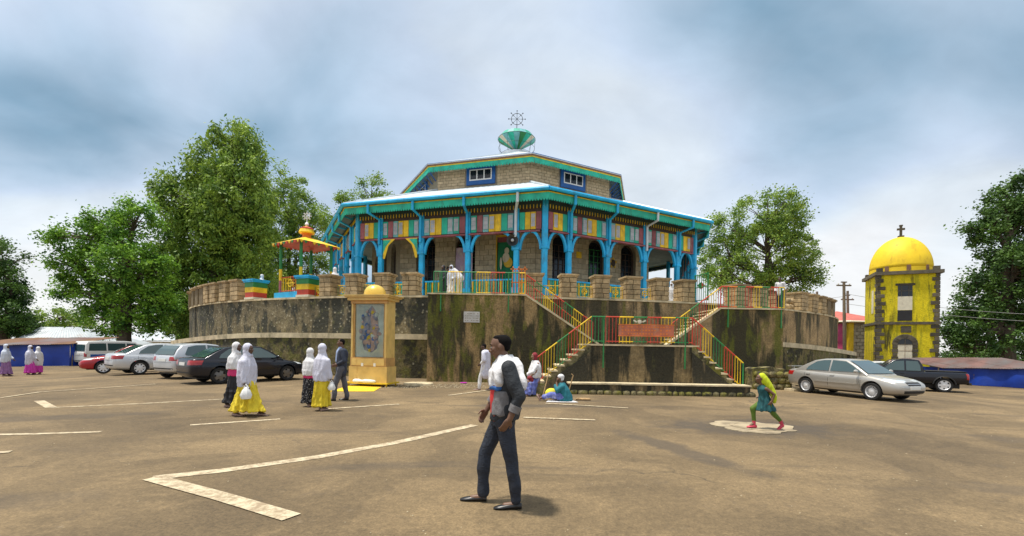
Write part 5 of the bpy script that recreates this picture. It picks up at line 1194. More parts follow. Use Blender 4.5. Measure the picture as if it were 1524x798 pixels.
T('dark_tree', 'dark tree cut by the left edge of the picture', 46, 5, -1.5,
  [(-6, 385, 28, 30), (12, 430, 28, 34), (-20, 440, 40, 50), (20, 470, 34, 24), (-10, 485, 50, 22), (30, 490, 24, 14)],
  'leaf_dark', 0.27, 1.6, 0.3, 1.1, 0.85, 17, 0.5)
T('background_tree', 'small far tree above the shed roof left of the dark trunk', 66, 85, -3,
  [(85, 472, 30, 16), (60, 482, 20, 12), (110, 486, 24, 14), (45, 488, 16, 12)], 'leaf_broad', 0.34, 1.4, 0.2, 1.0, 1.1, 18, 0.4)
T('background_tree', 'low far tree right of the dark trunk behind the silver hatchback', 58, 262, -3,
  [(262, 490, 26, 12), (235, 480, 18, 14), (288, 498, 18, 8)], 'leaf_bright', 0.30, 1.4, 0.2, 1.0, 0.9, 19, 0.35)
T('background_tree', 'dim far tree behind the right blue stall', 60, 1420, -4,
  [(1425, 535, 22, 10), (1450, 530, 30, 16), (1500, 535, 40, 18)], 'leaf_dark', 0.32, 1.4, 0.2, 1.0, 1.0, 20, 0.35)

# ================================================================== CLAY BODIES (remeshed in one batch at the end)
CLAY = []
def clay(name, prims, m, parent, voxel=0.02, smooth=4, fold=None, sub=False):
    b = MB()
    for p in prims:
        k = p[0]
        if k == 'cap':
            _, p0, r0, p1, r1 = p; p0, p1 = Vector(p0), Vector(p1); b.tube([p0, p1], [r0, r1], 12); b.ell(p0, (r0,) * 3, 12, 8); b.ell(p1, (r1,) * 3, 12, 8)
        elif k == 'chain':
            pts = [Vector(q) for q, _ in p[1]]; rr = [q for _, q in p[1]]
            for i in range(len(pts) - 1): b.tube([pts[i], pts[i + 1]], [rr[i], rr[i + 1]], 12)
            for q, r_ in zip(pts, rr): b.ell(q, (r_,) * 3, 12, 8)
        elif k == 'ell': b.ell(p[1], p[2], 16, 12, 0, p[3] if len(p) > 3 else None)
        elif k == 'loft':
            rings = p[1]; n = 24; vs = []
            for c, rx, ry in rings:
                for j in range(n): q = 2 * math.pi * j / n; vs.append(Vector(c) + Vector((rx * math.cos(q), ry * math.sin(q), 0)))
            fs = [(i * n + j, i * n + (j + 1) % n, (i + 1) * n + (j + 1) % n, (i + 1) * n + j) for i in range(len(rings) - 1) for j in range(n)]
            b.add(vs, fs + [tuple(range(n - 1, -1, -1)), tuple(range((len(rings) - 1) * n, len(rings) * n))])
        elif k == 'box': b.box(p[1], p[2], 0, 0, p[3] if len(p) > 3 else None)
    o = b.build(name, m, parent, 'full', True)
    md = o.modifiers.new('r', 'REMESH'); md.mode = 'VOXEL'; md.voxel_size = voxel; md.use_smooth_shade = True
    ms = o.modifiers.new('s', 'SMOOTH'); ms.factor = 0.5; ms.iterations = smooth
    CLAY.append((o, fold)); return o
def finish_clay():
    dg = bpy.context.evaluated_depsgraph_get(); dg.update()
    res = []
    for o, fold in CLAY: res.append(bpy.data.meshes.new_from_object(o.evaluated_get(dg), depsgraph=dg))
    for (o, fold), me in zip(CLAY, res):
        o.modifiers.clear(); o.data = me; o.data.name = o.name
        if fold and len(me.vertices):
            n = len(me.vertices); co = np.empty(n * 3); me.vertices.foreach_get('co', co); co = co.reshape(-1, 3)
            nr = np.empty(n * 3); me.vertices.foreach_get('normal', nr); nr = nr.reshape(-1, 3)
            amp, freq, sway, seed = fold
            c = co.mean(0); th = np.arctan2(co[:, 1] - c[1], co[:, 0] - c[0]); z = co[:, 2]
            zz = (z - z.min()) / max(1e-3, z.max() - z.min()); w = np.clip((1 - zz) * 1.25, 0.25, 1)
            rs_ = np.random.default_rng(int(seed * 97) + 5)
            wx = co + 0.05 * np.sin(co[:, [1, 2, 0]] * 9 + seed)
            dsp = np.sin(freq * th + sway * z + seed) + 0.55 * np.sin(freq * 1.73 * th - sway * 1.4 * z + seed * 2.1)
            for q in range(5):
                dv = rs_.normal(size=3); dv[2] *= 0.35; dv /= np.linalg.norm(dv)
                dsp = dsp + 0.62 * (0.6 - np.abs(np.sin((wx @ dv) * (13 + 7 * q) + q)))
            dsp = amp * w * 0.9 * dsp
            co += nr * dsp[:, None]; me.vertices.foreach_set('co', co.reshape(-1)); me.update()
        if len(me.polygons): me.polygons.foreach_set('use_smooth', [True] * len(me.polygons))
mat('skin_brown', (0.155, 0.078, 0.045), 0.5, 0.1, 8); mat('skin_dark', (0.085, 0.043, 0.027), 0.48, 0.1, 8); mat('skin_light', (0.26, 0.14, 0.085), 0.5, 0.1, 8)
mat('hair_black', (0.006, 0.005, 0.005), 0.9, 0.3, 30, 0.6, 160, spec=0.15); mat('white_cloth', (0.69, 0.68, 0.69), 0.88, 0.10, 9, 0.35, 34); mat('lilac_white', (0.59, 0.59, 0.69), 0.88, 0.12, 9, 0.35, 34)
mat('gauze_blue', (0.55, 0.60, 0.70), 0.85, 0.08, 8); mat('yellow_skirt', (0.72, 0.55, 0.03), 0.85, 0.18, 9, 0.6, 24); mat('black_skirt', (0.016, 0.016, 0.02), 0.8, 0.2, 40); mat('pink_cloth', (0.62, 0.03, 0.16), 0.75, 0.1, 6)
mat('grey_trousers', (0.10, 0.10, 0.115), 0.8, 0.12, 8); mat('navy_jacket', (0.030, 0.038, 0.062), 0.75, 0.15, 9); mat('shirt_blue', (0.32, 0.40, 0.60), 0.75, 0.08, 8)
mat('charcoal_jacket', (0.019, 0.023, 0.029), 0.75, 0.3, 12, 0.45, 34); mat('grey_panel', (0.17, 0.165, 0.17), 0.8, 0.25, 12, 0.45, 34); mat('red_shirt', (0.60, 0.035, 0.035), 0.75, 0.1, 8)
mat('shoe_black', (0.010, 0.010, 0.011), 0.35, 0.1, 8); mat('sandal', (0.36, 0.24, 0.20), 0.6, 0.1, 8); mat('teal_cloth', (0.012, 0.15, 0.19), 0.8, 0.12, 6, 0.2, 40); mat('blue_print', (0.12, 0.15, 0.44), 0.8, 0.35, 9, dirt=((0.60, 0.58, 0.66), 0.10, 7))
mat('magenta_cloth', (0.60, 0.05, 0.40), 0.8, 0.1, 6); mat('violet_cloth', (0.26, 0.13, 0.30), 0.8, 0.2, 8); mat('lime_cloth', (0.50, 0.58, 0.012), 0.8, 0.08, 6); mat('teal_dress', (0.008, 0.075, 0.085), 0.8, 0.4, 14, dirt=((0.02, 0.13, 0.11), 0.08, 16)); mat('lime_legging', (0.085, 0.15, 0.014), 0.8, 0.12, 8)
mat('coral_shoe', (0.55, 0.05, 0.09), 0.6, 0.1, 8); mat('maroon_scarf', (0.24, 0.02, 0.03), 0.8, 0.1, 6); mat('wood_stick', (0.42, 0.27, 0.12), 0.75, 0.15, 10); mat('eye_dark', (0.01, 0.008, 0.006), 0.2, 0.0, 2); mat('lip', (0.13, 0.045, 0.038), 0.5, 0.1, 8); mat('eye_white', (0.6, 0.56, 0.5), 0.3, 0, 2)
mat('yellow_bag', (0.75, 0.66, 0.04), 0.7, 0.1, 6); mat('purple_cloth', (0.42, 0.02, 0.34), 0.8, 0.1, 6); mat('blue_check', (0.02, 0.10, 0.32), 0.8, 0.4, 14)
def spotted():
    m, t, b = nodes_of('spotted_skirt'); v = coords(t)
    vo = t.nodes.new('ShaderNodeTexVoronoi'); vo.inputs['Scale'].default_value = 26; t.links.new(v, vo.inputs['Vector'])
    cc = mixc(t, rmap(t, vo.outputs['Distance'], 0.20, 0.30, 0.85, 0), (0.014, 0.014, 0.018), (0.55, 0.53, 0.50))
    t.links.new(cc, b.inputs['Base Color']); b.inputs['Roughness'].default_value = 0.8; MATS['spotted_skirt'] = m
spotted()
def jeans():
    m, t, b = nodes_of('dark_jeans'); v = coords(t)
    cc = scl(t, (0.013, 0.018, 0.030, 1), rmap(t, tex_noise(t, v, 5, 5, 0.6), 0.3, 0.7, 0.6, 1.8)); cc = scl(t, cc, rmap(t, tex_noise(t, v, 90, 2), 0.3, 0.7, 0.8, 1.25))
    t.links.new(cc, b.inputs['Base Color']); b.inputs['Roughness'].default_value = 0.75; MATS['dark_jeans'] = m
    add_bump(t, b, tex_noise(t, coords(t, 'Object', (1, 1, 2.0)), 15, 4, 0.6, 0.9), 0.8, 0.02)
jeans()
def head_prims(c, s=1.0, pitch=0.0):
    """skull, jaw, brow, nose, lips, ears of a head facing local +x; c = head centre, s = head height / 0.235"""
    c = Vector(c); PM = Matrix.Rotation(pitch, 3, 'Y')
    def P(x, y, z): return c + PM @ Vector((x, y, z)) * s
    return [('ell', P(-0.012, 0, 0.025), (0.098 * s, 0.076 * s, 0.095 * s)), ('ell', P(0.016, 0, -0.045), (0.066 * s, 0.058 * s, 0.074 * s)), ('ell', P(0.046, 0, -0.092), (0.030 * s, 0.034 * s, 0.024 * s)),
            ('cap', P(0.080, 0, 0.018), 0.010 * s, P(0.104, 0, -0.022), 0.016 * s), ('ell', P(0.093, 0.014, -0.026), (0.012 * s, 0.011 * s, 0.010 * s)), ('ell', P(0.093, -0.014, -0.026), (0.012 * s, 0.011 * s, 0.010 * s)),
            ('ell', P(0.083, 0, -0.055), (0.014 * s, 0.026 * s, 0.012 * s)), ('cap', P(0.076, -0.032, 0.036), 0.012 * s, P(0.076, 0.032, 0.036), 0.012 * s), ('ell', P(0.055, 0.045, -0.012), (0.03 * s, 0.02 * s, 0.025 * s)), ('ell', P(0.055, -0.045, -0.012), (0.03 * s, 0.02 * s, 0.025 * s)),
            ('ell', P(-0.012, 0.078, -0.005), (0.020 * s, 0.010 * s, 0.032 * s)), ('ell', P(-0.012, -0.078, -0.005), (0.020 * s, 0.010 * s, 0.032 * s))]
def face_bits(c, parent, s=1.0, pitch=0.0):
    c = Vector(c); PM = Matrix.Rotation(pitch, 3, 'Y')
    def P(x, y, z): return c + PM @ Vector((x, y, z)) * s
    for sg in (-1, 1):
        e = one('eye', 'eye_white', parent, lambda b: b.ell(P(0.0805, sg * 0.031, 0.012), (0.008 * s, 0.014 * s, 0.007 * s), 10, 8), True, True)
        one('iris', 'eye_dark', parent, lambda b: b.ell(P(0.0865, sg * 0.030, 0.012), (0.004 * s, 0.0065 * s, 0.0065 * s), 8, 6), True, True)
        one('eyebrow', 'hair_black', parent, lambda b: b.tube([P(0.086, sg * 0.012, 0.041), P(0.087, sg * 0.030, 0.046), P(0.076, sg * 0.05, 0.041)], 0.0045 * s, 5), False, True)
    one('mouth', 'lip', parent, lambda b: (b.ell(P(0.092, 0, -0.050), (0.009 * s, 0.024 * s, 0.0055 * s), 10, 8), b.ell(P(0.091, 0, -0.0605), (0.009 * s, 0.022 * s, 0.0065 * s), 10, 8)), True, True)
def hand_prims(w, tip, palm_n, s=1.0, curl=0.5):
    """palm and five separate bent fingers; w = wrist, tip = direction point, palm_n = direction the palm faces"""
    w, d = Vector(w), (Vector(tip) - Vector(w)).normalized(); pn = Vector(palm_n); pn = (pn - d * pn.dot(d)).normalized(); sd = d.cross(pn)
    M = Matrix((d, sd, pn)).transposed(); out = [('ell', w + d * 0.045 * s, (0.052 * s, 0.041 * s, 0.016 * s), M), ('cap', w - d * 0.02 * s, 0.026 * s, w + d * 0.02 * s, 0.025 * s)]
    for k, ln in enumerate((0.070, 0.080, 0.075, 0.058)):
        o = w + d * 0.085 * s + sd * (0.0285 - 0.019 * k) * s; c1 = curl * 0.5; a = o + (d * math.cos(c1) + pn * math.sin(c1)) * ln * 0.5 * s; c2 = curl * 1.5; e = a + (d * math.cos(c2) + pn * math.sin(c2)) * ln * 0.5 * s
        out.append(('chain', [(o - d * 0.02 * s, 0.0095 * s), (a, 0.0088 * s), (e, 0.0072 * s)]))
    o = w + d * 0.025 * s + sd * 0.032 * s; a = o + (d * 0.7 + sd * 0.75 + pn * 0.35).normalized() * 0.042 * s; out.append(('chain', [(o, 0.013 * s), (a, 0.0105 * s), (a + (d * 0.9 + sd * 0.2 + pn * 0.3).normalized() * 0.034 * s, 0.0085 * s)]))
    return out
def shoe(b, heel, yaw=0.0, ln=0.27, pitch=0.0):
    M = Matrix.Rotation(yaw, 3, 'Z') @ Matrix.Rotation(pitch, 3, 'Y'); h = Vector(heel)
    prof = [(0.0, 0.030, 0.062), (0.05, 0.037, 0.070), (0.11, 0.036, 0.062), (0.17, 0.044, 0.050), (0.22, 0.043, 0.040), (0.255, 0.030, 0.030), (0.27, 0.012, 0.022)]
    vs = []; n = 10; k = ln / 0.27
    for x, wd, ht in prof:
        for j in range(n):
            q = 2 * math.pi * j / n; z = ht * 0.5 * (1 + math.sin(q)); vs.append(h + M @ Vector((x * k - 0.05, wd * math.cos(q) * (1 if z > 0.012 else 0.96), z)))
    b.add(vs, [(i * n + j, i * n + (j + 1) % n, (i + 1) * n + (j + 1) % n, (i + 1) * n + j) for i in range(len(prof) - 1) for j in range(n)] + [tuple(range(n - 1, -1, -1)), tuple(range((len(prof) - 1) * n, len(prof) * n))])

# ------------------------------------------------------------------ the man crossing the square
def main_man():
    g = gp(740, 752); t = thing('person', 'man in dark jacket, jeans and white shawl walking left across the front of the square', 'person', tuple(g), R(180))
    hc = (0.005, 0.0, 1.640)
    P = dict(pel=(-.045, 0, .93), ch=(-.075, 0, 1.30), nb=(-.065, 0, 1.49), ls=(-.095, .185, 1.435), le=(-.20, .255, 1.145), lw=(-.115, .262, .935), lt=(-.03, .25, .80), rs=(-.05, -.185, 1.435), re=(.015, -.26, 1.16), rw=(.135, -.245, .955), rt=(.215, -.22, .83),
             lh=(-.06, .095, .90), lk=(-.14, .10, .475), la=(-.195, .105, .085), rh=(-.03, -.095, .90), rk=(.145, -.10, .50), ra=(.155, -.11, .085))
    body = head_prims(hc, 1.0, R(13)) + [('chain', [(P['nb'], .060), ((-.035, 0, 1.555), .056), ((-.012, 0, 1.60), .058)]), ('loft', [((-.045, 0, .86), .10, .14), ((-.05, 0, 1.0), .09, .13), ((-.07, 0, 1.2), .10, .145), ((-.08, 0, 1.36), .105, .165), ((-.07, 0, 1.45), .085, .14), ((-.06, 0, 1.50), .05, .06)]),
        ('chain', [(P['ls'], .055), (P['le'], .042), (P['lw'], .029)]), ('chain', [(P['rs'], .055), (P['re'], .042), (P['rw'], .029)]), ('chain', [(P['lh'], .080), (P['lk'], .052), (P['la'], .036)]), ('chain', [(P['rh'], .080), (P['rk'], .052), (P['ra'], .036)]),
        ('cap', (-.20, .105, .05), .033, (-.08, .105, .035), .030), ('cap', (.15, -.11, .05), .033, (.27, -.115, .035), .030)]
    body += hand_prims(P['lw'], P['lt'], (0.5, -1, 0), 1.05, 0.55) + hand_prims(P['rw'], P['rt'], (-0.3, 1, -0.4), 1.05, 0.6)
    bo = clay('body', body, 'skin_brown', t, 0.0075, 2)
    face_bits(hc, bo, 1.0, R(13))
    h = Vector(hc)
    clay('hair', [('ell', h + Vector((-.036, 0, .052)), (.092, .081, .078)), ('ell', h + Vector((-.070, 0, .012)), (.048, .069, .062)), ('ell', h + Vector((.010, 0, .092)), (.058, .062, .032))], 'hair_black', t, 0.009, 2)
    clay('jeans', [('loft', [((-.045, 0, .84), .13, .165), ((-.05, 0, .94), .128, .165), ((-.055, 0, 1.02), .118, .158)]), ('chain', [(P['lh'], .100), ((-.10, .10, .69), .086), (P['lk'], .070), ((-.175, .105, .28), .064), ((-.19, .105, .10), .060)]), ('chain', [(P['rh'], .100), ((.06, -.10, .70), .086), (P['rk'], .072), ((.155, -.105, .28), .066), ((.155, -.11, .10), .062)])], 'dark_jeans', t, 0.010, 2, (0.0042, 3, 22, 1.0))
    clay('shirt', [('loft', [((-.045, 0, .885), .128, .166), ((-.045, 0, .92), .130, .168), ((-.035, 0, 1.1), .132, .160), ((-.05, 0, 1.3), .135, .175), ((-.06, 0, 1.42), .11, .15), ((-.055, 0, 1.50), .068, .075)])], 'red_shirt', t, 0.012, 3, (0.003, 5, 9, 2.0))
    clay('jacket', [('loft', [((-.065, 0, .895), .146, .196), ((-.068, 0, .93), .152, .20), ((-.075, 0, 1.1), .146, .196), ((-.09, 0, 1.28), .142, .205), ((-.09, 0, 1.40), .125, .195), ((-.08, 0, 1.49), .078, .10)]),
        ('chain', [(P['ls'], .078), ((-.15, .225, 1.28), .075), (P['le'], .068), ((-.165, .262, 1.04), .058)]), ('chain', [(P['rs'], .078), ((-.02, -.225, 1.29), .073), (P['re'], .066), ((.07, -.255, 1.06), .056)])], 'charcoal_jacket', t, 0.010, 2, (0.0075, 4, 20, 0.5))
    clay('jacket_panel', [('loft', [((-.040, .06, .95), .115, .150), ((-.045, .06, 1.05), .112, .148), ((-.05, .06, 1.20), .108, .145)])], 'grey_panel', t, 0.011, 3, (0.005, 6, 9, 3.0))
    for s, (a, b_) in (('l', ((-.178, .262, 1.07), (-.150, .262, 1.005))), ('r', ((.055, -.256, 1.085), (.095, -.253, 1.03)))):
        one('cuff', 'grey_panel', t, lambda b: b.tube([a, b_], [.063, .056], 14), True, True)
    clay('shawl', [('loft', [((.000, .030, 1.235), .092, .150), ((-.005, .025, 1.30), .108, .180), ((-.030, .010, 1.39), .128, .212), ((-.055, 0, 1.455), .125, .205), ((-.070, 0, 1.50), .108, .140), ((-.060, 0, 1.545), .086, .092), ((-.055, 0, 1.56), .078, .082)]),
        ('chain', [((-.165, .02, 1.49), .052), ((-.20, .10, 1.44), .045), ((-.235, .17, 1.34), .034), ((-.245, .20, 1.24), .022)]), ('chain', [((-.15, -.14, 1.45), .05), ((-.20, -.16, 1.33), .03)])], 'white_cloth', t, 0.010, 2, (0.014, 6, 14, 1.3))
    clay('shawl_border', [('loft', [((.002, .040, 1.205), .092, .150), ((.000, .036, 1.245), .098, .160)])], 'blue_check', t, 0.010, 2, (0.006, 6, 14, 1.3))
    one('shoe', 'shoe_black', t, lambda b: shoe(b, (-.20, .105, 0.0), 0.06, .285), True, True); one('shoe', 'shoe_black', t, lambda b: shoe(b, (.165, -.112, 0.0), -0.06, .285), True, True)
main_man()

# ------------------------------------------------------------------ people in shawls and long skirts
def veiled(label, foot, face, hgt, shawl='white_cloth', skirt='yellow_skirt', sash=None, skin='skin_brown', shawl_low=0.55, stride=0.12, group=None, vox=0.018, under=None, lean=0.0, feet='sandal', seed=1.0, hand=None, skirt_w=1.0, veil_face=0.0):
    k = hgt / 1.62; t = thing('person', label, 'person', tuple(foot), face, group)
    def V(x, y, z): return Vector((x * k + lean * z * k, y * k, z * k))
    hc = V(0.02, 0, 1.49); s = 0.93 * k
    body = head_prims(hc, s) + [('chain', [(V(-.01, 0, 1.28), .055 * k), (V(0, 0, 1.40), .05 * k)]), ('loft', [(V(-.02, 0, .80), .11 * k, .15 * k), (V(-.02, 0, 1.0), .09 * k, .12 * k), (V(-.02, 0, 1.2), .09 * k, .13 * k), (V(-.02, 0, 1.30), .055 * k, .07 * k)])]
    for sg, sx in ((1, stride), (-1, -stride)): body.append(('chain', [(V(0, .08 * sg, .82), .08 * k), (V(sx * 0.45, .075 * sg, .45), .046 * k), (V(sx, .09 * sg, .08), .035 * k), (V(sx + .12, .09 * sg, .035), .028 * k)]))
    lw = V(.20, .15, .84) if hand is None else Vector(hand) * k
    sd_ = 1 if lw.y >= 0 else -1
    body.append(('chain', [(V(-.02, .13 * sd_, 1.24), .040 * k), (V(.0, .15 * sd_, 1.04), .034 * k), (lw, .025 * k)])); body.append(('chain', [(V(-.02, -.13 * sd_, 1.24), .040 * k), (V(.0, -.13 * sd_, 1.04), .034 * k), (V(.06, -.06 * sd_, .94), .025 * k)]))
    body += hand_prims(lw, lw + V(.10, .0, -.09), (0, -sd_, 0), 0.9 * k, 0.6)
    clay('body', body, skin, t, max(0.010, vox * 0.6), 2)
    clay('skirt', [('loft', [(V(0.0, 0, .115), (.20 + stride * .75) * k * skirt_w, .215 * k * skirt_w), (V(0.0, 0, .20), (.185 + stride * .6) * k * skirt_w, .20 * k * skirt_w), (V(-.01, 0, .55), (.16 + stride * .2) * k, .185 * k), (V(-.02, 0, .80), .145 * k, .175 * k), (V(-.02, 0, 1.0), .12 * k, .15 * k)])], skirt, t, vox * 0.7, 2, (0.021 * k, 9, 2.0, seed))
    if sash: clay('sash', [('loft', [(V(-.015, 0, .78), .160 * k, .192 * k), (V(-.02, 0, .90), .152 * k, .184 * k), (V(-.02, 0, .99), .14 * k, .17 * k)])], sash, t, vox, 2, (0.006 * k, 6, 8, seed))
    low = shawl_low
    clay('shawl', [('ell', hc + V(-.038, 0, .034) * 1.0, (.101 * k, .098 * k, .112 * k)), ('ell', hc + V(-.045, 0, -.06), (.085 * k, .098 * k, .11 * k)), ('ell', hc + V(.020, 0, -.135), (.070 * k, .080 * k, .042 * k)),
        ('loft', [(V(-.03, 0, low), .160 * k, .205 * k), (V(-.03, 0, low + .15), .168 * k, .225 * k), (V(-.02, 0, .95), .168 * k, .235 * k), (V(-.02, 0, 1.12), .160 * k, .235 * k), (V(-.03, 0, 1.25), .135 * k, .20 * k), (V(-.02, 0, 1.34), .095 * k, .115 * k), (V(-.01, 0, 1.42), .08 * k, .09 * k)]),
        ('chain', [(V(-.01, .17 * sd_, 1.20), .075 * k), (V(.01, .19 * sd_, 1.02), .068 * k), (lw + V(-.03, 0, .06), .052 * k)])], shawl, t, vox * 0.8, 3, (0.011 * k, 6, 6, seed + .7))
    for sg, sx in ((1, stride), (-1, -stride)): one('shoe', feet, t, lambda b: shoe(b, V(sx, .09 * sg, 0), 0, .245 * k), True, True)
    return t, k
def bag(label, p, m='white_paint', sc=0.12):
    o = one('carrier_bag', m, None, lambda b: (b.lathe([(0.0, -sc), (sc * .75, -sc * .9), (sc * .95, -sc * .3), (sc * .62, sc * .5), (sc * .30, sc * .9), (sc * .12, sc * 1.1), (0.0, sc * 1.1)], Vector(p), 7), b.tube([Vector(p) + Vector((-sc * .4, 0, sc * .85)), Vector(p) + Vector((-sc * .1, 0, sc * 1.5)), Vector(p) + Vector((sc * .4, 0, sc * .85))], sc * .1, 6)), True)
    tag(o, label, 'bag'); return o
LF, RF, AW = R(180), 0.0, R(90)
gA = gp(368, 619); veiled('woman in white shawl and long yellow skirt walking right beside the black car', gA, R(-8), 1.60, 'lilac_white', 'yellow_skirt', None, 'skin_dark', .66, .24, 'women in white shawls', 0.017, seed=1.0, hand=(.10, -.22, .72), skirt_w=1.12)
gB = gp(351, 606); veiled('woman in white shawl, pink sash and black skirt half hidden behind the yellow skirt', gB, R(-8), 1.62, 'white_cloth', 'black_skirt', 'pink_cloth', 'skin_dark', .95, .18, 'women in white shawls', 0.02, seed=2.0)
bag('white carrier bag in the hand of the woman walking past the black car', gA + Vector((.12, -.26, .53)), 'white_paint', .13)
gC = gp(479, 611); veiled('woman in white shawl and yellow skirt walking away beside the man in a dark suit', gC, R(62), 1.62, 'lilac_white', 'yellow_skirt', 'grey_trousers', 'skin_dark', .72, .05, 'women in white shawls', 0.017, seed=3.0, hand=(.05, -.24, .75), skirt_w=.92)
gD = gp(461, 605); veiled('woman in white shawl with pink sash and black spotted skirt walking away', gD, R(55), 1.50, 'white_cloth', 'spotted_skirt', 'pink_cloth', 'skin_dark', .86, .05, 'women in white shawls', 0.018, seed=4.0, skirt_w=.95)
bag('white carrier bag held by the woman walking away in a yellow skirt', gC + Vector((.27, -.10, .60)), 'white_paint', .10)
# pale dots of the spotted skirt
g1 = gp(9, 560); veiled('far woman in grey veil and dark skirt nearest the left edge of the picture', g1, R(20), 1.72, 'gauze_blue', 'violet_cloth', None, 'skin_dark', .70, .05, 'far women by the blue stall', 0.03, seed=5.0)
g2 = gp(45, 558); veiled('far woman in pale lilac shawl and bright magenta skirt', g2, R(10), 1.66, 'lilac_white', 'magenta_cloth', None, 'skin_dark', .55, .05, 'far women by the blue stall', 0.03, seed=6.0)
g3 = gp(56, 557); veiled('far woman in white shawl beside the one in magenta', g3, R(170), 1.58, 'white_cloth', 'magenta_cloth', None, 'skin_dark', .50, .05, 'far women by the blue stall', 0.03, seed=7.0)
# terrace figures
def terr_pt(px, d, z=None): q = at(px, 440, d); q.z = ZT - 0.08 if z is None else z; return q
veiled('shorter figure in white shawl just left of the painted pillar by the pavilion', terr_pt(366, 29.0), R(-30), 1.48, 'white_cloth', 'white_cloth', None, 'skin_dark', .4, .04, 'figures in white on the terrace', 0.03, seed=8)
veiled('taller figure in white shawl between the painted pillar and the pavilion posts', terr_pt(389, 27.5), R(200), 1.66, 'white_cloth', 'blue_print', None, 'skin_dark', .6, .04, 'figures in white on the terrace', 0.03, seed=9)
veiled('figure in white shawl turned away right of the yellow pavilion', terr_pt(498, 25.0), R(100), 1.74, 'white_cloth', 'white_cloth', None, 'skin_dark', .4, .04, 'figures in white on the terrace', 0.03, seed=10)
veiled('figure wrapped in white with a purple cloth between two right terrace pillars', terr_pt(999, 26.3), R(-100), 1.38, 'white_cloth', 'white_cloth', 'purple_cloth', 'skin_dark', .3, .04, 'figures in white on the terrace', 0.03, seed=11)
veiled('worshipper in dark clothes standing at the left platform railing', terr_pt(659, 21.4, ZP), R(-120), 1.50, 'charcoal_jacket', 'black_skirt', None, 'skin_dark', .6, .04, 'worshippers at the platform railing', 0.028, seed=12)
veiled('worshipper in white between the dark one and the bowing man at the platform railing', terr_pt(671, 21.1, ZP), R(-100), 1.46, 'gauze_blue', 'white_cloth', None, 'skin_dark', .5, .04, 'worshippers at the platform railing', 0.028, seed=13)

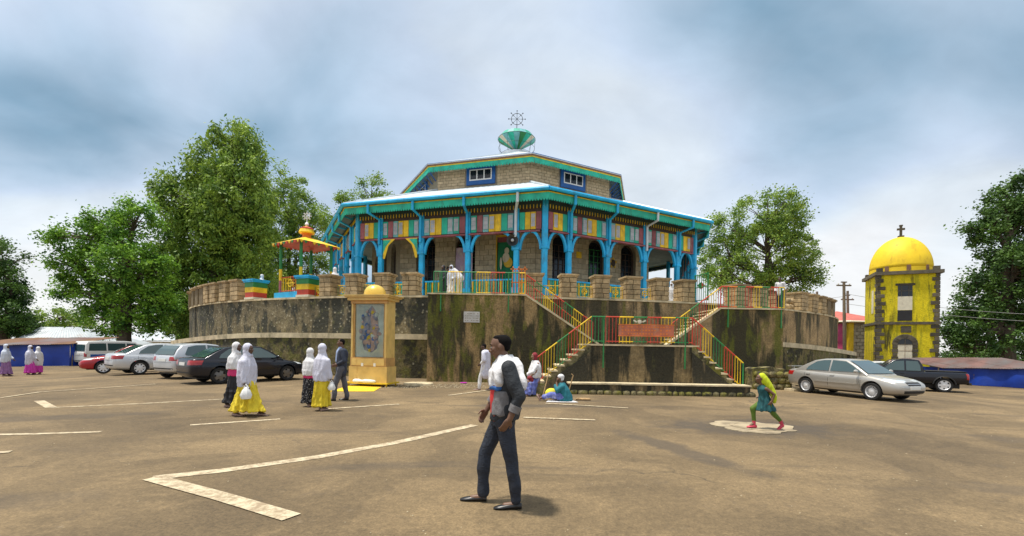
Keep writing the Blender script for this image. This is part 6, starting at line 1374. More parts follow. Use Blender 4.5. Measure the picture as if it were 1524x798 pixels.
def trousered(label, foot, face, hgt, top, trous, skin='skin_brown', stride=.12, bend=0.0, shirt=None, shawl=None, arms=None, hair=True, vox=.02, group=None, jacket_low=.80, shoe_m='shoe_black'):
    k = hgt / 1.74; t = thing('person', label, 'person', tuple(foot), face, group); cb, sb_ = math.cos(bend), math.sin(bend)
    def V(x, y, z):
        if z > .93: dz = z - .93; return Vector(((x * cb + dz * sb_) * k, y * k, (.93 + dz * cb - x * sb_) * k))
        return Vector((x * k, y * k, z * k))
    hc = V(.02, 0, 1.625); s = .97 * k
    A = arms or dict(le=(-.05, .25, 1.14), lw=(.12, .20, 1.0), re=(-.05, -.25, 1.14), rw=(.14, -.18, 1.0))
    le, lw, re, rw = V(*A['le']), V(*A['lw']), V(*A['re']), V(*A['rw'])
    body = head_prims(hc, s) + [('chain', [(V(-.03, 0, 1.43), .058 * k), (V(0, 0, 1.56), .055 * k)]), ('chain', [(V(0, 0, .93), .13 * k), (V(-.02, 0, 1.15), .12 * k), (V(-.03, 0, 1.36), .125 * k)]), ('chain', [(V(-.03, .18, 1.41), .052 * k), (le, .04 * k), (lw, .028 * k)]), ('chain', [(V(-.03, -.18, 1.41), .052 * k), (re, .04 * k), (rw, .028 * k)])]
    legs = []
    for sg, sx in ((1, stride), (-1, -stride)):
        kn = (sx * .55 + (.06 if sx > 0 else 0), .095 * sg, .48); an = (sx, .10 * sg, .085)
        body.append(('chain', [(V(0, .09 * sg, .9), .078 * k), (V(*kn), .05 * k), (V(*an), .035 * k), (V(sx + .12, .10 * sg, .035), .028 * k)])); legs.append(('chain', [(V(0, .09 * sg, .90), .100 * k), (V(*kn), .077 * k), (V(an[0], an[1], .10), .066 * k)]))
    body += hand_prims(lw, lw + V(.1, -.01, 1.0) - V(0, 0, 1.05), (0, -1, 0), 1.0 * k, .5) + hand_prims(rw, rw + V(.1, .01, 1.0) - V(0, 0, 1.05), (0, 1, 0), 1.0 * k, .5)
    bo = clay('body', body, skin, t, max(.009, vox * .55), 2)
    if hair: clay('hair', [('ell', hc + V(-.022, 0, .975) - V(0, 0, .93), (.096 * s, .079 * s, .076 * s)), ('ell', hc + V(-.06, 0, .94) - V(0, 0, .93), (.05 * s, .068 * s, .07 * s))], 'hair_black', t, .013, 2)
    clay('trousers', legs + [('ell', V(0, 0, .92), (.13 * k, .165 * k, .12 * k))], trous, t, vox * .8, 3, (.006, 3, 18, 1.1))
    clay('jacket', [('chain', [(V(0, 0, jacket_low), .150 * k), (V(-.01, 0, 1.1), .152 * k), (V(-.03, 0, 1.33), .158 * k)]), ('ell', V(-.03, 0, 1.40), (.12 * k, .205 * k, .085 * k)), ('chain', [(V(-.03, .185, 1.41), .072 * k), (le, .062 * k), (le.lerp(lw, .85), .046 * k)]), ('chain', [(V(-.03, -.185, 1.41), .072 * k), (re, .062 * k), (re.lerp(rw, .85), .046 * k)])], top, t, vox * .8, 3, (.006, 5, 14, .4))
    if shirt: clay('shirt', [('chain', [(V(.075, 0, 1.12), .085 * k), (V(.062, 0, 1.36), .085 * k), (V(.02, 0, 1.46), .075 * k)])], shirt, t, vox * .8, 2)
    if shawl: clay('shawl', [('ell', V(-.04, 0, 1.40), (.15 * k, .235 * k, .12 * k)), ('chain', [(V(-.05, 0, 1.35), .17 * k), (V(-.03, 0, 1.05), .175 * k), (V(0, 0, shawl[1] + .1), .19 * k), (V(0, 0, shawl[1]), .20 * k)]), ('chain', [(V(-.03, .2, 1.36), .085 * k), (le, .08 * k)]), ('chain', [(V(-.03, -.2, 1.36), .085 * k), (re, .08 * k)])], shawl[0], t, vox, 3, (.012, 6, 7, 2.2))
    for sg, sx in ((1, stride), (-1, -stride)): one('shoe', shoe_m, t, lambda b: shoe(b, V(sx, .10 * sg, 0), 0, .275 * k), True, True)
    return t, hc, s, bo
gS = gp(507, 596)
tt, hc_, s_, bo_ = trousered('man in dark suit jacket and grey trousers standing before the icon case', gS, R(200), 1.76, 'navy_jacket', 'grey_trousers', 'skin_brown', .17, 0, 'shirt_blue', None, dict(le=(-.08, .24, 1.13), lw=(.10, .16, 1.03), re=(-.05, -.25, 1.13), rw=(.14, -.1, 1.02)), True, .016)
face_bits(hc_, bo_, s_)
trousered('figure in long white shawl walking behind the man in front', gp(722, 581), R(165), 1.70, 'white_cloth', 'white_cloth', 'skin_dark', .20, .10, None, ('lilac_white', .62), None, True, .02, shoe_m='sandal')
tq, hq, sq, bq = trousered('man in white shawl bowing over the left platform railing', terr_pt(684, 21.2, ZP), R(172), 1.68, 'white_cloth', 'cream_paint', 'skin_dark', .05, R(52), None, ('white_cloth', .9), dict(le=(.18, .2, 1.1), lw=(.30, .16, 1.0), re=(.18, -.2, 1.1), rw=(.30, -.16, 1.0)), True, .025, 'worshippers at the platform railing')
trousered('man in white shirt and dark trousers standing at the right terrace railing', terr_pt(1161, 24.0, ZPR + 0.35), R(215), 1.72, 'white_cloth', 'navy_jacket', 'skin_dark', .04, .08, None, None, None, True, .025, jacket_low=.86)

# ------------------------------------------------------------------ seated woman and the beggar in a blue shawl
def seated_woman():
    g = gp(795, 589); t = thing('person', 'woman in white shawl and red headscarf sitting at the foot of the left stairs', 'person', tuple(g), R(205))
    hc = Vector((.03, 0, 1.30)); s = .95
    clay('body', head_prims(hc, s) + [('chain', [((-.03, 0, 1.08), .055), ((0, 0, 1.20), .05)]), ('loft', [((-.06, 0, .42), .15, .17), ((-.05, 0, .7), .11, .14), ((-.04, 0, 1.0), .11, .16), ((-.03, 0, 1.13), .06, .08)]), ('chain', [((-.02, .1, .46), .085), ((.36, .13, .47), .06), ((.30, .14, .08), .036), ((.42, .14, .035), .028)]), ('chain', [((-.02, -.1, .46), .085), ((.36, -.13, .47), .06), ((.32, -.14, .08), .036), ((.44, -.14, .035), .028)]), ('chain', [((-.03, .16, 1.06), .05), ((.08, .22, .80), .04), ((.26, .12, .62), .028)])] + hand_prims((.26, .12, .62), (.34, .10, .55), (0, -.3, -1), .9, .5), 'skin_light', t, .011, 2)
    face_bits(hc, t.children[0], s)
    clay('headscarf', [('ell', hc + Vector((-.03, 0, .03)), (.103, .095, .11)), ('ell', hc + Vector((-.04, 0, -.06)), (.08, .09, .10))], 'maroon_scarf', t, .014, 3)
    clay('skirt', [('loft', [((.22, 0, .05), .24, .27), ((.20, 0, .25), .25, .26), ((.14, 0, .46), .28, .24), ((0, 0, .56), .20, .19), ((-.05, 0, .72), .13, .16)])], 'blue_print', t, .016, 3, (.016, 7, 3, 1))
    clay('shawl', [('loft', [((.02, 0, .60), .22, .24), ((.0, 0, .75), .21, .26), ((-.03, 0, .95), .18, .25), ((-.04, 0, 1.08), .14, .19), ((-.02, 0, 1.17), .10, .12)]), ('chain', [((.02, .2, 1.0), .07), ((.15, .2, .8), .07), ((.2, 0, .72), .07)])], 'white_cloth', t, .016, 3, (.014, 5, 9, 2))
    clay('waist_cloth', [('ell', (.22, .12, .60), (.11, .09, .08)), ('ell', (.18, .16, .52), (.07, .06, .09))], 'maroon_scarf', t, .014, 2)
    for sg in (1, -1): one('shoe', 'sandal', t, lambda b: shoe(b, (.32, .14 * sg, 0), 0, .24), True, True)
    st = one('squared_stone', 'moss_stone', None, lambda b: b.box(g + Vector((.05, .12, .20)), (.55, .45, .40), .3)); tag(st, 'squared mossy stone under the seated woman in white', 'stone')
    p0, p1 = gp(807, 592) + Vector((0, -.05, 0)), at(818, 548, gp(807, 592).y + .15)
    tag(one('walking_stick', 'wood_stick', None, lambda b: b.tube([p0, p0.lerp(p1, .5) + Vector((.01, 0, 0)), p1, p1 + Vector((-.06, 0, .03))], [.016, .017, .019, .016], 7), True), 'tall pale walking stick leaning beside the seated woman in white', 'stick')
seated_woman()
def beggar():
    g = gp(836, 597); t = thing('person', 'person in blue shawl and white cap sitting on the asphalt with legs stretched left', 'person', tuple(g), R(176))
    hc = Vector((.06, 0, .68)); s = .95
    clay('body', head_prims(hc, s) + [('chain', [((0, 0, .48), .055), ((.03, 0, .58), .05)]), ('loft', [((-.08, 0, .06), .16, .18), ((-.07, 0, .25), .12, .15), ((-.02, 0, .44), .11, .16), ((0, 0, .52), .06, .08)]), ('chain', [((-.02, .1, .12), .085), ((.35, .12, .22), .06), ((.66, .12, .07), .036), ((.70, .12, .16), .03)]), ('chain', [((-.02, -.1, .12), .085), ((.33, -.14, .14), .06), ((.64, -.14, .07), .036), ((.68, -.14, .16), .03)]), ('chain', [((0, .16, .45), .05), ((.14, .2, .34), .04), ((.17, .05, .56), .028)])] + hand_prims((.17, .05, .56), (.14, .04, .66), (-1, 0, 0), .9, .5), 'skin_brown', t, .011, 2)
    clay('cap', [('ell', hc + Vector((-.025, 0, .055)), (.105, .092, .085)), ('ell', hc + Vector((-.05, 0, 0)), (.07, .08, .08))], 'white_cloth', t, .013, 2)
    clay('skirt', [('chain', [((-.05, .08, .14), .13), ((.33, .12, .19), .095), ((.55, .12, .11), .075)]), ('chain', [((-.05, -.08, .14), .13), ((.31, -.13, .15), .09), ((.54, -.14, .10), .07)])], 'blue_print', t, .016, 3, (.010, 5, 9, 1))
    clay('shawl', [('loft', [((-.10, 0, .03), .22, .24), ((-.10, 0, .15), .21, .24), ((-.06, 0, .35), .17, .22), ((-.01, 0, .48), .13, .17), ((.0, 0, .56), .09, .10)]), ('chain', [((0, .17, .44), .08), ((.14, .19, .34), .075), ((.20, .06, .46), .06)])], 'teal_cloth', t, .016, 3, (.012, 6, 8, 1.5))
    for y in (.12, -.14): one('sandal', 'sandal', t, lambda b: shoe(b, (.69, y, .03), 0, .22, R(-62)), True, True)
    tag(one('cloth_bundle', 'yellow_bag', None, lambda b: (b.ell(g + Vector((-.30, .18, .20)), (.20, .13, .17)), b.ell(g + Vector((-.18, .2, .14)), (.13, .11, .13))), True), 'yellow cloth bundle beside the person in the blue shawl', 'bundle')
    p0, p1 = g + Vector((.16, .16, .02)), at(853, 559, g.y + .2)
    tag(one('walking_stick', 'wood_stick', None, lambda b: b.tube([p0, p1, p1 + Vector((-.05, 0, .05))], [.015, .018, .015], 7), True), 'short walking stick upright behind the person in the blue shawl', 'stick')
    q = gp(868, 596)
    tag(one('tan_heap', 'wood_stick', None, lambda b: [b.ell(q + Vector((.075 * k - .15, .03 * (k % 2), .035)), (.085, .06, .04)) for k in range(5)], True), 'small tan heap on the ground right of the person in the blue shawl', 'heap')
    sh = MB(); sh.prism([(g.x - .5, g.y - .35), (g.x + .45, g.y - .33), (g.x + .35, g.y + .1), (g.x - .4, g.y + .1)], .004, .014); tag(sh.build('ground_cloth', 'white_cloth'), 'white cloth spread under the person in the blue shawl', 'cloth')
beggar()
# ------------------------------------------------------------------ running girl
def girl():
    g = gp(1137, 640); g.z += .03; t = thing('person', 'girl in lime headscarf and teal dress running left over the concrete patch', 'person', tuple(g), R(180)); k = 1.0
    hc = Vector((.10, 0, 1.03)); s = .80
    sh, hp = Vector((.05, 0, .86)), Vector((-.02, 0, .56))
    clay('body', head_prims(hc, s) + [('chain', [((.06, 0, .88), .04), ((.085, 0, .95), .038)]), ('loft', [((-.02, 0, .52), .085, .10), ((.01, 0, .68), .075, .095), ((.04, 0, .82), .075, .11), ((.055, 0, .89), .04, .05)]),
        ('chain', [((0, -.06, .54), .062), ((.20, -.07, .40), .046), ((.17, -.07, .10), .030), ((.24, -.07, .045), .026)]), ('chain', [((-.03, .06, .54), .062), ((-.15, .07, .32), .046), ((-.33, .07, .14), .030), ((-.34, .07, .06), .026)]),
        ('chain', [((.03, .115, .83), .036), ((-.11, .16, .72), .028), ((-.06, .16, .58), .02)]), ('chain', [((.04, -.115, .83), .036), ((-.02, -.15, .68), .028), ((.09, -.13, .62), .02)])] + hand_prims((-.06, .16, .58), (-.02, .16, .52), (0, -1, 0), .75, .7), 'skin_brown', t, .0095, 2)
    face_bits(hc, t.children[0], s)
    clay('leggings', [('chain', [((0, -.06, .54), .072), ((.20, -.07, .40), .056), ((.172, -.07, .15), .038)]), ('chain', [((-.03, .06, .54), .072), ((-.15, .07, .32), .056), ((-.29, .07, .18), .040)])], 'lime_legging', t, .011, 2, (.003, 4, 20, 1))
    clay('dress', [('loft', [((-.03, 0, .37), .20, .17), ((-.03, 0, .42), .19, .165), ((-.01, 0, .55), .125, .135), ((.015, 0, .68), .092, .112), ((.045, 0, .82), .09, .128), ((.055, 0, .90), .055, .06)])], 'teal_dress', t, .012, 3, (.014, 7, 4, 1))
    clay('headscarf', [('ell', hc + Vector((-.040, 0, .034)), (.080, .078, .086)), ('ell', hc + Vector((-.055, 0, -.05)), (.056, .072, .085)), ('chain', [(hc + Vector((-.07, .02, 0)), .075), ((-.06, .05, .88), .075), ((-.13, .07, .74), .070), ((-.16, .08, .62), .045)]), ('chain', [((-.06, .06, .86), .05), ((-.14, .10, .68), .055), ((-.15, .1, .56), .03)])], 'lime_cloth', t, .012, 3, (.008, 5, 12, 1))
    one('shoe', 'coral_shoe', t, lambda b: shoe(b, (.17, -.07, 0), 0, .20), True, True); one('shoe', 'coral_shoe', t, lambda b: shoe(b, (-.335, .07, .035), 0, .20, R(38)), True, True)
    for (a, b_) in (((.173, -.07, .15), (.17, -.07, .06)), ((-.29, .07, .18), (-.335, .07, .09))): one('sock', 'coral_shoe', t, lambda q: q.tube([a, b_], [.037, .032], 10), True, True)
girl()
# ================================================================== VEHICLES
def paint(name, c, metal=0.0, rough=0.22):
    mat(name, c, rough, 0.05, 2.0, metal=metal, coat=0.35, spec=0.35)
paint('paint_black', (0.008, 0.010, 0.018)); paint('paint_silver', (0.50, 0.48, 0.44), 0.55, 0.3); paint('paint_silver_blue', (0.60, 0.62, 0.65), 0.4, 0.3); paint('paint_red', (0.38, 0.02, 0.03)); paint('paint_white', (0.72, 0.72, 0.70)); paint('paint_van_blue', (0.02, 0.10, 0.36)); paint('paint_pickup', (0.007, 0.009, 0.016))
mat('car_glass', (0.035, 0.075, 0.08), 0.04, 0.1, 1.0, coat=0.3, spec=0.9); mat('tyre', (0.014, 0.014, 0.014), 0.85, 0.15, 8, 0.3, 40); mat('rim_silver', (0.72, 0.73, 0.75), 0.35, 0.04, 4, metal=0.2); mat('rim_dark', (0.17, 0.165, 0.16), 0.3, 0.05, 4, metal=0.7)
mat('lamp_red', (0.36, 0.012, 0.012), 0.15, 0.1, 4, coat=0.6); mat('lamp_clear', (0.62, 0.66, 0.68), 0.12, 0.1, 4, coat=0.6); mat('black_trim', (0.012, 0.012, 0.013), 0.6, 0.1, 4); mat('plate_white', (0.70, 0.70, 0.66), 0.5, 0.05, 4); mat('chrome', (0.75, 0.75, 0.75), 0.12, 0.02, 4, metal=1.0)
SPEC = {
 'sedan': dict(st=[(-2.25, .40, .78, .56), (-2.21, .31, .96, .74), (-2.06, .25, 1.01, .82), (-1.6, .21, 1.01, .85), (-.9, .19, .97, .865), (0, .18, .94, .87), (.8, .18, .93, .87), (1.05, .18, .94, .865), (1.5, .2, .87, .85), (1.93, .22, .78, .81), (2.16, .25, .69, .71), (2.25, .33, .58, .52)],
    gh=[(-1.80, .97), (-1.38, 1.21), (-1.02, 1.385), (-.6, 1.455), (-.1, 1.47), (.28, 1.43), (.70, 1.21), (1.18, .90)], wb=.80, wt=.60, zb=.92, wheels=(1.33, -1.27), wr=.318, side=[[(.95, .985), (.58, 1.215), (.27, 1.375), (-.26, 1.41), (-.26, .985)], [(-.34, .985), (-.34, 1.41), (-.62, 1.395), (-.92, 1.33), (-1.22, 1.12), (-1.30, .985)]], fr=(6, 7), rr=(0, 2), L=2.25),
 'hatch': dict(st=[(-1.83, .42, .82, .60), (-1.79, .32, 1.0, .73), (-1.65, .25, 1.03, .79), (-1.2, .21, 1.0, .82), (-.5, .19, .97, .83), (.2, .18, .95, .83), (.75, .19, .96, .83), (1.1, .2, .93, .815), (1.5, .23, .83, .77), (1.72, .27, .72, .67), (1.80, .35, .60, .50)],
    gh=[(-1.76, .98), (-1.60, 1.24), (-1.40, 1.42), (-.95, 1.495), (-.4, 1.51), (.08, 1.46), (.55, 1.24), (1.08, .93)], wb=.77, wt=.59, zb=.93, wheels=(1.16, -1.20), wr=.295, side=[[(.84, 1.0), (.44, 1.25), (.10, 1.40), (-.36, 1.44), (-.36, 1.0)], [(-.44, 1.0), (-.44, 1.44), (-.85, 1.43), (-1.18, 1.36), (-1.34, 1.05), (-1.28, 1.0)]], fr=(6, 7), rr=(0, 2), L=1.82),
 'van': dict(st=[(-2.30, .42, 1.05, .70), (-2.26, .34, 1.14, .81), (-2.0, .27, 1.16, .84), (-1, .25, 1.15, .85), (.5, .25, 1.14, .85), (1.5, .25, 1.12, .85), (2.0, .28, 1.08, .82), (2.2, .34, 1.0, .76), (2.27, .42, .88, .60)],
    gh=[(-2.24, 1.12), (-2.16, 1.70), (-2.0, 1.92), (-1.0, 1.97), (.5, 1.97), (1.25, 1.90), (1.62, 1.55), (2.05, 1.10)], wb=.82, wt=.70, zb=1.08, wheels=(1.35, -1.2), wr=.315, side=[[(1.72, 1.2), (1.38, 1.62), (1.20, 1.76), (.60, 1.78), (.60, 1.2)], [(.5, 1.2), (.5, 1.78), (-.75, 1.78), (-.75, 1.2)], [(-.85, 1.2), (-.85, 1.78), (-1.95, 1.76), (-2.02, 1.2)]], fr=(6, 7), rr=(0, 1), L=2.27),
 'pickup': dict(st=[(-2.62, .52, .92, .78), (-2.60, .45, 1.10, .88), (-2.4, .42, 1.12, .90), (-1.4, .40, 1.11, .905), (-.4, .38, 1.10, .905), (.5, .38, 1.09, .905), (1.15, .38, 1.10, .90), (1.6, .40, 1.08, .88), (2.2, .42, 1.02, .86), (2.52, .46, .94, .78), (2.62, .55, .80, .60)],
    gh=[(-.78, 1.08), (-.72, 1.45), (-.60, 1.70), (-.2, 1.765), (.2, 1.76), (.50, 1.68), (.85, 1.40), (1.28, 1.06)], wb=.84, wt=.66, zb=1.05, wheels=(1.62, -1.60), wr=.385, side=[[(1.06, 1.12), (.74, 1.42), (.48, 1.62), (.06, 1.66), (.06, 1.12)], [(-.02, 1.12), (-.02, 1.66), (-.52, 1.64), (-.62, 1.40), (-.64, 1.12)]], fr=(6, 7), rr=(0, 1), L=2.62)}
CARCUT = []; DEC = []
def wheel(parent, c, r, side, rim, spokes=10):
    c = Vector(c); w = .19; sg = 1 if side > 0 else -1
    ty = one('tyre', 'tyre', parent, lambda b: b.lathe([(r * .66, -w / 2 + .01), (r * .70, -w / 2), (r * .93, -w / 2), (r, -w / 2 + .04), (r, w / 2 - .04), (r * .93, w / 2), (r * .70, w / 2), (r * .66, w / 2 - .01)], c, 30, 0, 'Y', False), True, True)
    def rimf(b):
        yo = c.y + sg * (w / 2 - .02)
        b.lathe([(r * .70, w / 2 * sg - .012 * sg), (r * .66, w / 2 * sg - .004 * sg), (r * .60, w / 2 * sg - .03 * sg), (r * .60, w / 2 * sg - .08 * sg)], c, 30, 0, 'Y', False)
        for k in range(spokes):
            q = 2 * math.pi * k / spokes; d = Vector((math.cos(q), 0, math.sin(q))); p = Vector((-math.sin(q), 0, math.cos(q)))
            wd = r * ((2.3 if spokes < 15 else 1.25) / spokes) * .5
            b.extr([Vector((c.x, yo, c.z)) + d * r * .12 + p * wd, Vector((c.x, yo, c.z)) + d * r * .12 - p * wd, Vector((c.x, yo - sg * .012, c.z)) + d * r * .64 - p * wd * .8, Vector((c.x, yo - sg * .012, c.z)) + d * r * .64 + p * wd * .8], (0, -sg * .03, 0))
        b.lathe([(0.0, .012 * sg), (r * .13, .008 * sg), (r * .16, -.03 * sg)], Vector((c.x, yo, c.z)), 14, 0, 'Y')
    one('rim', rim, parent, rimf, True, True)
    one('brake_disc', 'black_trim', parent, lambda b: b.lathe([(r * .60, 0), (r * .60, sg * .015), (0, sg * .015)], Vector((c.x, c.y + sg * (w / 2 - .10), c.z)), 20, 0, 'Y'), False, True)
    return ty
def car(kind, label, cx, cy, hd, pt, rim='rim_silver', spokes=10, wing=False, lower=None, size=1.0):
    sp = SPEC[kind]; yaw = R(hd); ctr = Vector((cx, cy, 0))
    gzv = gz(ctr.x, ctr.y); t = thing(kind_name[kind], label, kind_cat[kind], (ctr.x, ctr.y, gzv), yaw, 'vehicles parked round the square'); t.scale = (size,) * 3
    rings = []; n = None; b = MB(); vs = []
    for (x, zl, zt, w) in sp['st']:
        hf = [(0, zl), (w * .84, zl), (w * .965, zl + .10), (w, zl + (zt - zl) * .40), (w * .995, zt - (zt - zl) * .28), (w * .945, zt - .05), (w * .74, zt), (0, zt + .012)]
        ring = hf + [(-y, z) for y, z in hf[-2:0:-1]]; n = len(ring); vs += [(x, y, z) for y, z in ring]
    m = len(sp['st'])
    b.add(vs, [(i * n + j, i * n + (j + 1) % n, (i + 1) * n + (j + 1) % n, (i + 1) * n + j) for i in range(m - 1) for j in range(n)] + [tuple(range(n - 1, -1, -1)), tuple(range((m - 1) * n, m * n))])
    bo = b.build('body', pt, t, 'full', True)
    bo.modifiers.new('s', 'SUBSURF').levels = 2
    cut = MB(); r = sp['wr']
    for wx in sp['wheels']: cut.cyl((wx, -1.2, r + .02), (wx, 1.2, r + .02), r * 1.16, None, 28)
    cb = cut.build('cutter', 'black_trim', t, False, True); md = bo.modifiers.new('b', 'BOOLEAN'); md.object = cb; md.operation = 'DIFFERENCE'; md.solver = 'EXACT'
    CARCUT.append((bo, cb))
    # wheel wells and floor
    one('underbody', 'black_trim', t, lambda q: q.box((0, 0, .36), (sp['L'] * 1.75, 1.12, .30)), False, True)
    # greenhouse
    gh = sp['gh']; zb, wb, wt = sp['zb'], sp['wb'], sp['wt']; zmax = max(z for _, z in gh)
    def wy(z): return wb + (wt - wb) * max(0, (z - zb) / (zmax - zb))
    g = MB(); L_ = [(x, wy(z), z) for x, z in gh]; Rr = [(x, -wy(z), z) for x, z in gh]; k = len(gh)
    base = [(gh[-1][0], wb, zb - .12), (gh[0][0], wb, zb - .12), (gh[-1][0], -wb, zb - .12), (gh[0][0], -wb, zb - .12)]
    crown = .018
    for i in range(k - 1): g.add([L_[i], L_[i + 1], Rr[i + 1], Rr[i]], [(0, 1, 2, 3)])
    g.add(L_ + base[:2], [tuple(range(k)) + (k, k + 1)]); g.add(Rr + base[2:], [tuple(range(k - 1, -1, -1)) + (k + 1, k)])
    g.add([L_[0], Rr[0], base[3], base[1]], [(0, 1, 2, 3)]); g.add([L_[-1], Rr[-1], base[2], base[0]], [(0, 1, 2, 3)]); g.add([base[0], base[1], base[3], base[2]], [(0, 1, 2, 3)])
    go = g.build('roof', pt if kind != 'van' else 'paint_white', t, True, True); bv = go.modifiers.new('bv', 'BEVEL'); bv.width = .045; bv.segments = 3; bv.limit_method = 'ANGLE'; bv.angle_limit = R(25)
    for poly in sp['side']:
        for sg in (-1, 1): one('side_window', 'car_glass', t, lambda q: q.extr([(x, sg * (wy(z) + .006), z) for x, z in poly], (0, -sg * .02, 0)), False, True)
    for nm, (i0, i1), ins in (('windscreen', (sp['fr'][0] - 1, sp['fr'][1]), .10), ('rear_window', sp['rr'], .10)):
        pts = gh[i0:i1 + 1]; (xa, za), (xb, zb_) = pts[0], pts[-1]
        def lerp(u): 
            seg = u * (len(pts) - 1); j = min(int(seg), len(pts) - 2); f = seg - j; return (pts[j][0] + (pts[j + 1][0] - pts[j][0]) * f, pts[j][1] + (pts[j + 1][1] - pts[j][1]) * f)
        q = MB(); us = np.linspace(.07, .93, 7); rows = []
        sx = 1 if nm == 'windscreen' else -1
        for u in us: x, z = lerp(u); rows.append([(x + sx * .020, -(wy(z) - .085), z + .016), (x + sx * .020, (wy(z) - .085), z + .016)])
        for a_, b_ in zip(rows[:-1], rows[1:]): q.add([a_[0], a_[1], b_[1], b_[0]], [(0, 1, 2, 3)])
        for a_, b_ in zip(rows[:-1], rows[1:]): q.add([tuple(Vector(v) - Vector((sx * .03, 0, .03))) for v in (a_[0], b_[0], b_[1], a_[1])], [(0, 1, 2, 3)])
        q.build(nm, 'car_glass', t, True, True)
    # wheels
    for wx in sp['wheels']:
        for sg in (-1, 1):
            w_ = thing_part('wheel', t)
            wheel(w_, (wx, sg * (.745 if kind != 'pickup' else .79), r), r, sg, rim, spokes)
    W = max(s[3] for s in sp['st']); Lf = sp['st'][-1][0]; Lr = sp['st'][0][0]; zf, zr = sp['st'][-2][2], sp['st'][1][2]
    def dec(name, m, corners, d, n=8, off=.006, par=None): DEC.append((bo, t, name, m, [Vector(c) for c in corners], Vector(d).normalized(), n, off))
    big = kind in ('van', 'pickup')
    for sg in (-1, 1):
        h0, h1 = zf - .03, zf + .11
        dec('headlight', 'lamp_clear', [(Lf - .02, sg * .34, h0 + .02), (Lf - .38, sg * (W - .015), h0 + .05), (Lf - .46, sg * (W - .02), h1 + .02), (Lf - .05, sg * .36, h1 - .03)], (-.75, -sg * .66, 0), 10)
        t0, t1 = (zr - .25, zr - .055) if not big else (zr - .42, zr - .08)
        dec('tail_light', 'lamp_red', [(Lr, sg * (.46 if not big else .70), t0 + .02), (Lr + (.30 if not big else .10), sg * W, t0 + .03), (Lr + (.34 if not big else .10), sg * W, t1), (Lr, sg * (.50 if not big else .70), t1)], (.75, -sg * .66, 0), 10)
        xd = [sp['side'][0][0][0] - .0, sp['side'][0][-1][0] - .04] + ([sp['side'][1][-1][0] - .02] if kind in ('sedan', 'hatch') else [])
        ztop = sp['st'][5][2] - .03
        for j, x in enumerate(xd):
            lo = .33 if j < 2 else .60
            dec('door_seam', 'black_trim', [(x - .006, sg * 2, lo), (x + .006, sg * 2, lo), (x + .006, sg * 2, ztop), (x - .006, sg * 2, ztop)], (0, -sg, 0), 10, .0025)
            if j: dec('door_handle', pt if pt != 'paint_black' else 'black_trim', [(x + .06, sg * 2, ztop - .10), (x + .24, sg * 2, ztop - .10), (x + .24, sg * 2, ztop - .065), (x + .06, sg * 2, ztop - .065)], (0, -sg, 0), 3, .028)
        xa, xb = sp['wheels'][1] + r * 1.25, sp['wheels'][0] - r * 1.25
        dec('side_moulding', pt, [(xa, sg * 2, .53), (xb, sg * 2, .53), (xb, sg * 2, .575), (xa, sg * 2, .575)], (0, -sg, 0), 10, .016)
        dec('sill_strip', 'black_trim', [(xa, sg * 2, .22), (xb, sg * 2, .22), (xb, sg * 2, .27), (xa, sg * 2, .27)], (0, -sg, 0), 10, .004)
        xm_ = sp['side'][0][0][0] - .10
        one('mirror', pt, t, lambda q: (q.ell((xm_, sg * (W + .07), zb + .10), (.06, .10, .07), 10, 8), q.box((xm_, sg * (W - .04), zb + .06), (.05, .12, .04))), True, True)
    dec('grille', 'black_trim', [(3, -.32, zf - .10), (3, .32, zf - .10), (3, .36, zf + .02), (3, -.36, zf + .02)], (-1, 0, 0), 10)
    dec('grille_bar', 'chrome', [(3, -.33, zf - .05), (3, .33, zf - .05), (3, .33, zf - .035), (3, -.33, zf - .035)], (-1, 0, 0), 8, .014)
    fl = sp['st'][-2][1]
    dec('lower_grille', 'black_trim', [(3, -.50, fl + .06), (3, .50, fl + .06), (3, .52, fl + .16), (3, -.52, fl + .16)], (-1, 0, 0), 10)
    dec('number_plate', 'plate_white', [(3, -.25, zf - .24), (3, .25, zf - .24), (3, .25, zf - .13), (3, -.25, zf - .13)], (-1, 0, 0), 4, .02)
    dec('number_plate', 'plate_white', [(-4, -.25, zr - .25), (-4, .25, zr - .25), (-4, .25, zr - .14), (-4, -.25, zr - .14)], (1, 0, 0), 4, .02)
    dec('boot_seam', 'black_trim', [(-4, -.60, zr - .30), (-4, .60, zr - .30), (-4, .60, zr - .29), (-4, -.60, zr - .29)], (1, 0, 0), 10, .003)
    dec('bumper_strip', 'black_trim', [(-4, -.66, .42), (-4, .66, .42), (-4, .66, .47), (-4, -.66, .47)], (1, 0, 0), 10, .006)
    if wing:
        one('boot_spoiler', pt, t, lambda q: (q.box((Lr + .12, 0, zr + .13), (.22, 1.40, .035)), [q.box((Lr + .14, y, zr + .06), (.14, .04, .12)) for y in (-.55, .55)]), False, True)
    if kind == 'pickup':
        one('cargo_bed', 'black_trim', t, lambda q: q.box((-1.70, 0, 1.12), (1.64, 1.48, .03)), False, True)
        for sg in (-1, 1): one('wheel_flare', 'black_trim', t, lambda q: [q.tube([(wx + (r * 1.2) * math.cos(a_), sg * (W - .01), r + r * 1.2 * math.sin(a_)) for a_ in np.linspace(.1, math.pi - .1, 14)], .035, 6) for wx in sp['wheels']], True, True)
        one('tow_bar', 'metal_dark', t, lambda q: q.box((-2.66, 0, .48), (.12, 1.5, .12)), False, True)
    if lower:
        for sg in (-1, 1): one('lower_stripe', lower, t, lambda q: q.box((0, sg * (W - .012), .62), (sp['L'] * 1.7, .03, .62)), False, True)
    return t
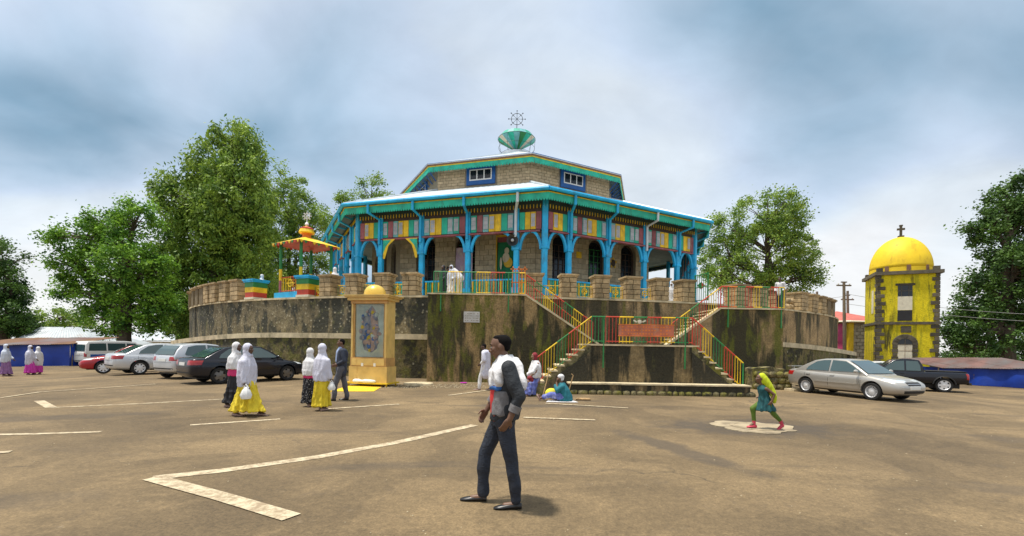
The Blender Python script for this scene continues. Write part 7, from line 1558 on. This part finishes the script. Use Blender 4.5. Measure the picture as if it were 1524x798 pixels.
kind_name = {'sedan': 'parked_sedan', 'hatch': 'parked_hatchback', 'van': 'parked_van', 'pickup': 'pickup_truck'}; kind_cat = {'sedan': 'car', 'hatch': 'car', 'van': 'van', 'pickup': 'pickup truck'}
def thing_part(name, parent):
    o = bpy.data.objects.new(name, None); link(o); o.parent = parent; return o
car('sedan', 'black sedan parked with its tail to the square behind the women in yellow skirts', -11.0, 18.9, 54, 'paint_black', 'rim_dark', 5)
car('hatch', 'silver hatchback parked between the black sedan and the silver sedan', -13.9, 20.8, 66, 'paint_silver_blue', 'rim_silver', 7)
car('sedan', 'silver sedan on the left parked with its tail out beside the red car', -17.2, 22.75, 54, 'paint_silver_blue', 'rim_silver', 8)
car('sedan', 'red car parked nose out at the left end of the row', -20.2, 24.6, 222, 'paint_red', 'rim_silver', 8)
car('van', 'white and blue van at the far left behind the red car', -32.2, 36.8, 72, 'paint_white', 'rim_silver', 6, lower='paint_van_blue')
car('sedan', 'silver sedan with multi-spoke wheels parked alone before the right wall', 12.55, 16.9, -72, 'paint_silver', 'rim_silver', 18, wing=True, size=0.93)
car('pickup', 'black pickup truck parked across the foot of the bell tower', 22.4, 26.2, 150, 'paint_pickup', 'rim_silver', 6)
car('hatch', 'white car mostly hidden behind the black pickup by the tower door', 24.0, 30.5, 160, 'paint_white', 'rim_silver', 7)

# ================================================================== SMALL THINGS ON THE GROUND
mat('litter_paper', (0.62, 0.58, 0.50), 0.8, 0.2, 10)
rs = random.Random(31)
gv = MB()
for k in range(1500):                                             # grit gathered along the foot of the walls
    px = rs.uniform(560, 850) if k % 3 else rs.uniform(1110, 1180); q = gp(px, rs.uniform(570, 578)); s = rs.uniform(.008, .035)
    gv.ell((q.x, q.y, q.z + s * .3), (s, s * rs.uniform(.7, 1.2), s * .6), 5, 3)
for k in range(500):
    x, y = rs.uniform(-14, 14), rs.uniform(3.2, 15); s = rs.uniform(.004, .012); gv.ell((x, y, gz(x, y) + s * .3), (s, s, s * .6), 5, 3)
o = gv.build('gravel', 'pale_concrete'); o['kind'] = 'stuff'; tag(o, 'loose grit scattered on the asphalt along the wall foot', 'gravel')
for k, (px, py, lab) in enumerate(((812, 713, 'scrap of pale paper on the asphalt left of centre front'), (690, 571, 'purple scrap of cloth at the foot of the platform wall'))):
    q = gp(px, py); 
    if k == 1: tag(one('cloth_scrap', 'purple_cloth', None, lambda b: b.ell(q + Vector((0, 0, .03)), (.16, .08, .035)), True), lab, 'cloth')
q = gp(622, 573)
tag(one('stone_slab', 'concrete_coping', None, lambda b: b.lathe([(.0, .0), (.62, .0), (.60, .07), (.0, .08)], q + Vector((0, .1, 0)), 14)), 'flat pale stone lying at the foot of the wall right of the icon case', 'stone')
q = gp(905, 578); q2 = gp(1190, 578)
tag(one('kerb_stone', 'concrete_coping', None, lambda b: b.box(gp(1200, 583) + Vector((.0, .3, .03)), (1.2, .5, .12), .2)), 'low pale kerb stone behind the tail of the silver car', 'stone')

# ================================================================== FINISH
finish_clay()
def finish_cars():
    dg = bpy.context.evaluated_depsgraph_get(); dg.update(); res = []
    objs = [b for b, _ in CARCUT] + [o for o in scene.objects if o.type == 'MESH' and o.modifiers and o not in [b for b, _ in CARCUT]]
    for o in objs: res.append(bpy.data.meshes.new_from_object(o.evaluated_get(dg), depsgraph=dg))
    for o, me in zip(objs, res):
        o.modifiers.clear(); o.data = me; me.name = o.name
        me.polygons.foreach_set('use_smooth', [True] * len(me.polygons))
        try: me.set_sharp_from_angle(angle=R(40))
        except Exception: pass
    for _, c in CARCUT: bpy.data.objects.remove(c, do_unlink=True)
    from mathutils.bvhtree import BVHTree
    trees = {}
    for bo, t, name, m, cs, d, n, off in DEC:                      # lamps, seams and plates laid on the real body surface
        if bo.name not in trees:
            me = bo.data; trees[bo.name] = BVHTree.FromPolygons([v.co.copy() for v in me.vertices], [tuple(pp.vertices) for pp in me.polygons])
        bv = trees[bo.name]; mr = max(2, n // 2); grid = []
        for a in range(mr + 1):
            row = []
            for k in range(n + 1):
                u, w = k / n, a / mr; p_ = cs[0].lerp(cs[1], u).lerp(cs[3].lerp(cs[2], u), w)
                hit = bv.ray_cast(p_ - d * 2.0, d); row.append(hit[0] - d * off if hit[0] is not None else None)
            grid.append(row)
        b = MB()
        for a in range(mr):
            for k in range(n):
                q = [grid[a][k], grid[a][k + 1], grid[a + 1][k + 1], grid[a + 1][k]]
                if all(x is not None for x in q) and max((q[0] - q[2]).length, (q[1] - q[3]).length) < .45:
                    b.add(q, [(0, 1, 2, 3)]); b.add([x + d * (off + .01) for x in q], [(3, 2, 1, 0)])
                    if k in (0,): b.add([q[0], q[3], q[3] + d * (off + .01), q[0] + d * (off + .01)], [(0, 1, 2, 3)])
                    if k == n - 1: b.add([q[1], q[2], q[2] + d * (off + .01), q[1] + d * (off + .01)], [(0, 1, 2, 3)])
                    if a == mr - 1: b.add([q[3], q[2], q[2] + d * (off + .01), q[3] + d * (off + .01)], [(0, 1, 2, 3)])
                    if a == 0: b.add([q[0], q[1], q[1] + d * (off + .01), q[0] + d * (off + .01)], [(0, 1, 2, 3)])
        if b.f: b.build(name, m, t, True, True)
finish_cars()
for o in scene.objects:
    if 'wm' in o: del o['wm']
scene.cycles.max_bounces = 6; scene.cycles.diffuse_bounces = 3; scene.cycles.glossy_bounces = 3; scene.cycles.transmission_bounces = 4; scene.cycles.transparent_max_bounces = 6
scene.cycles.use_denoising = True
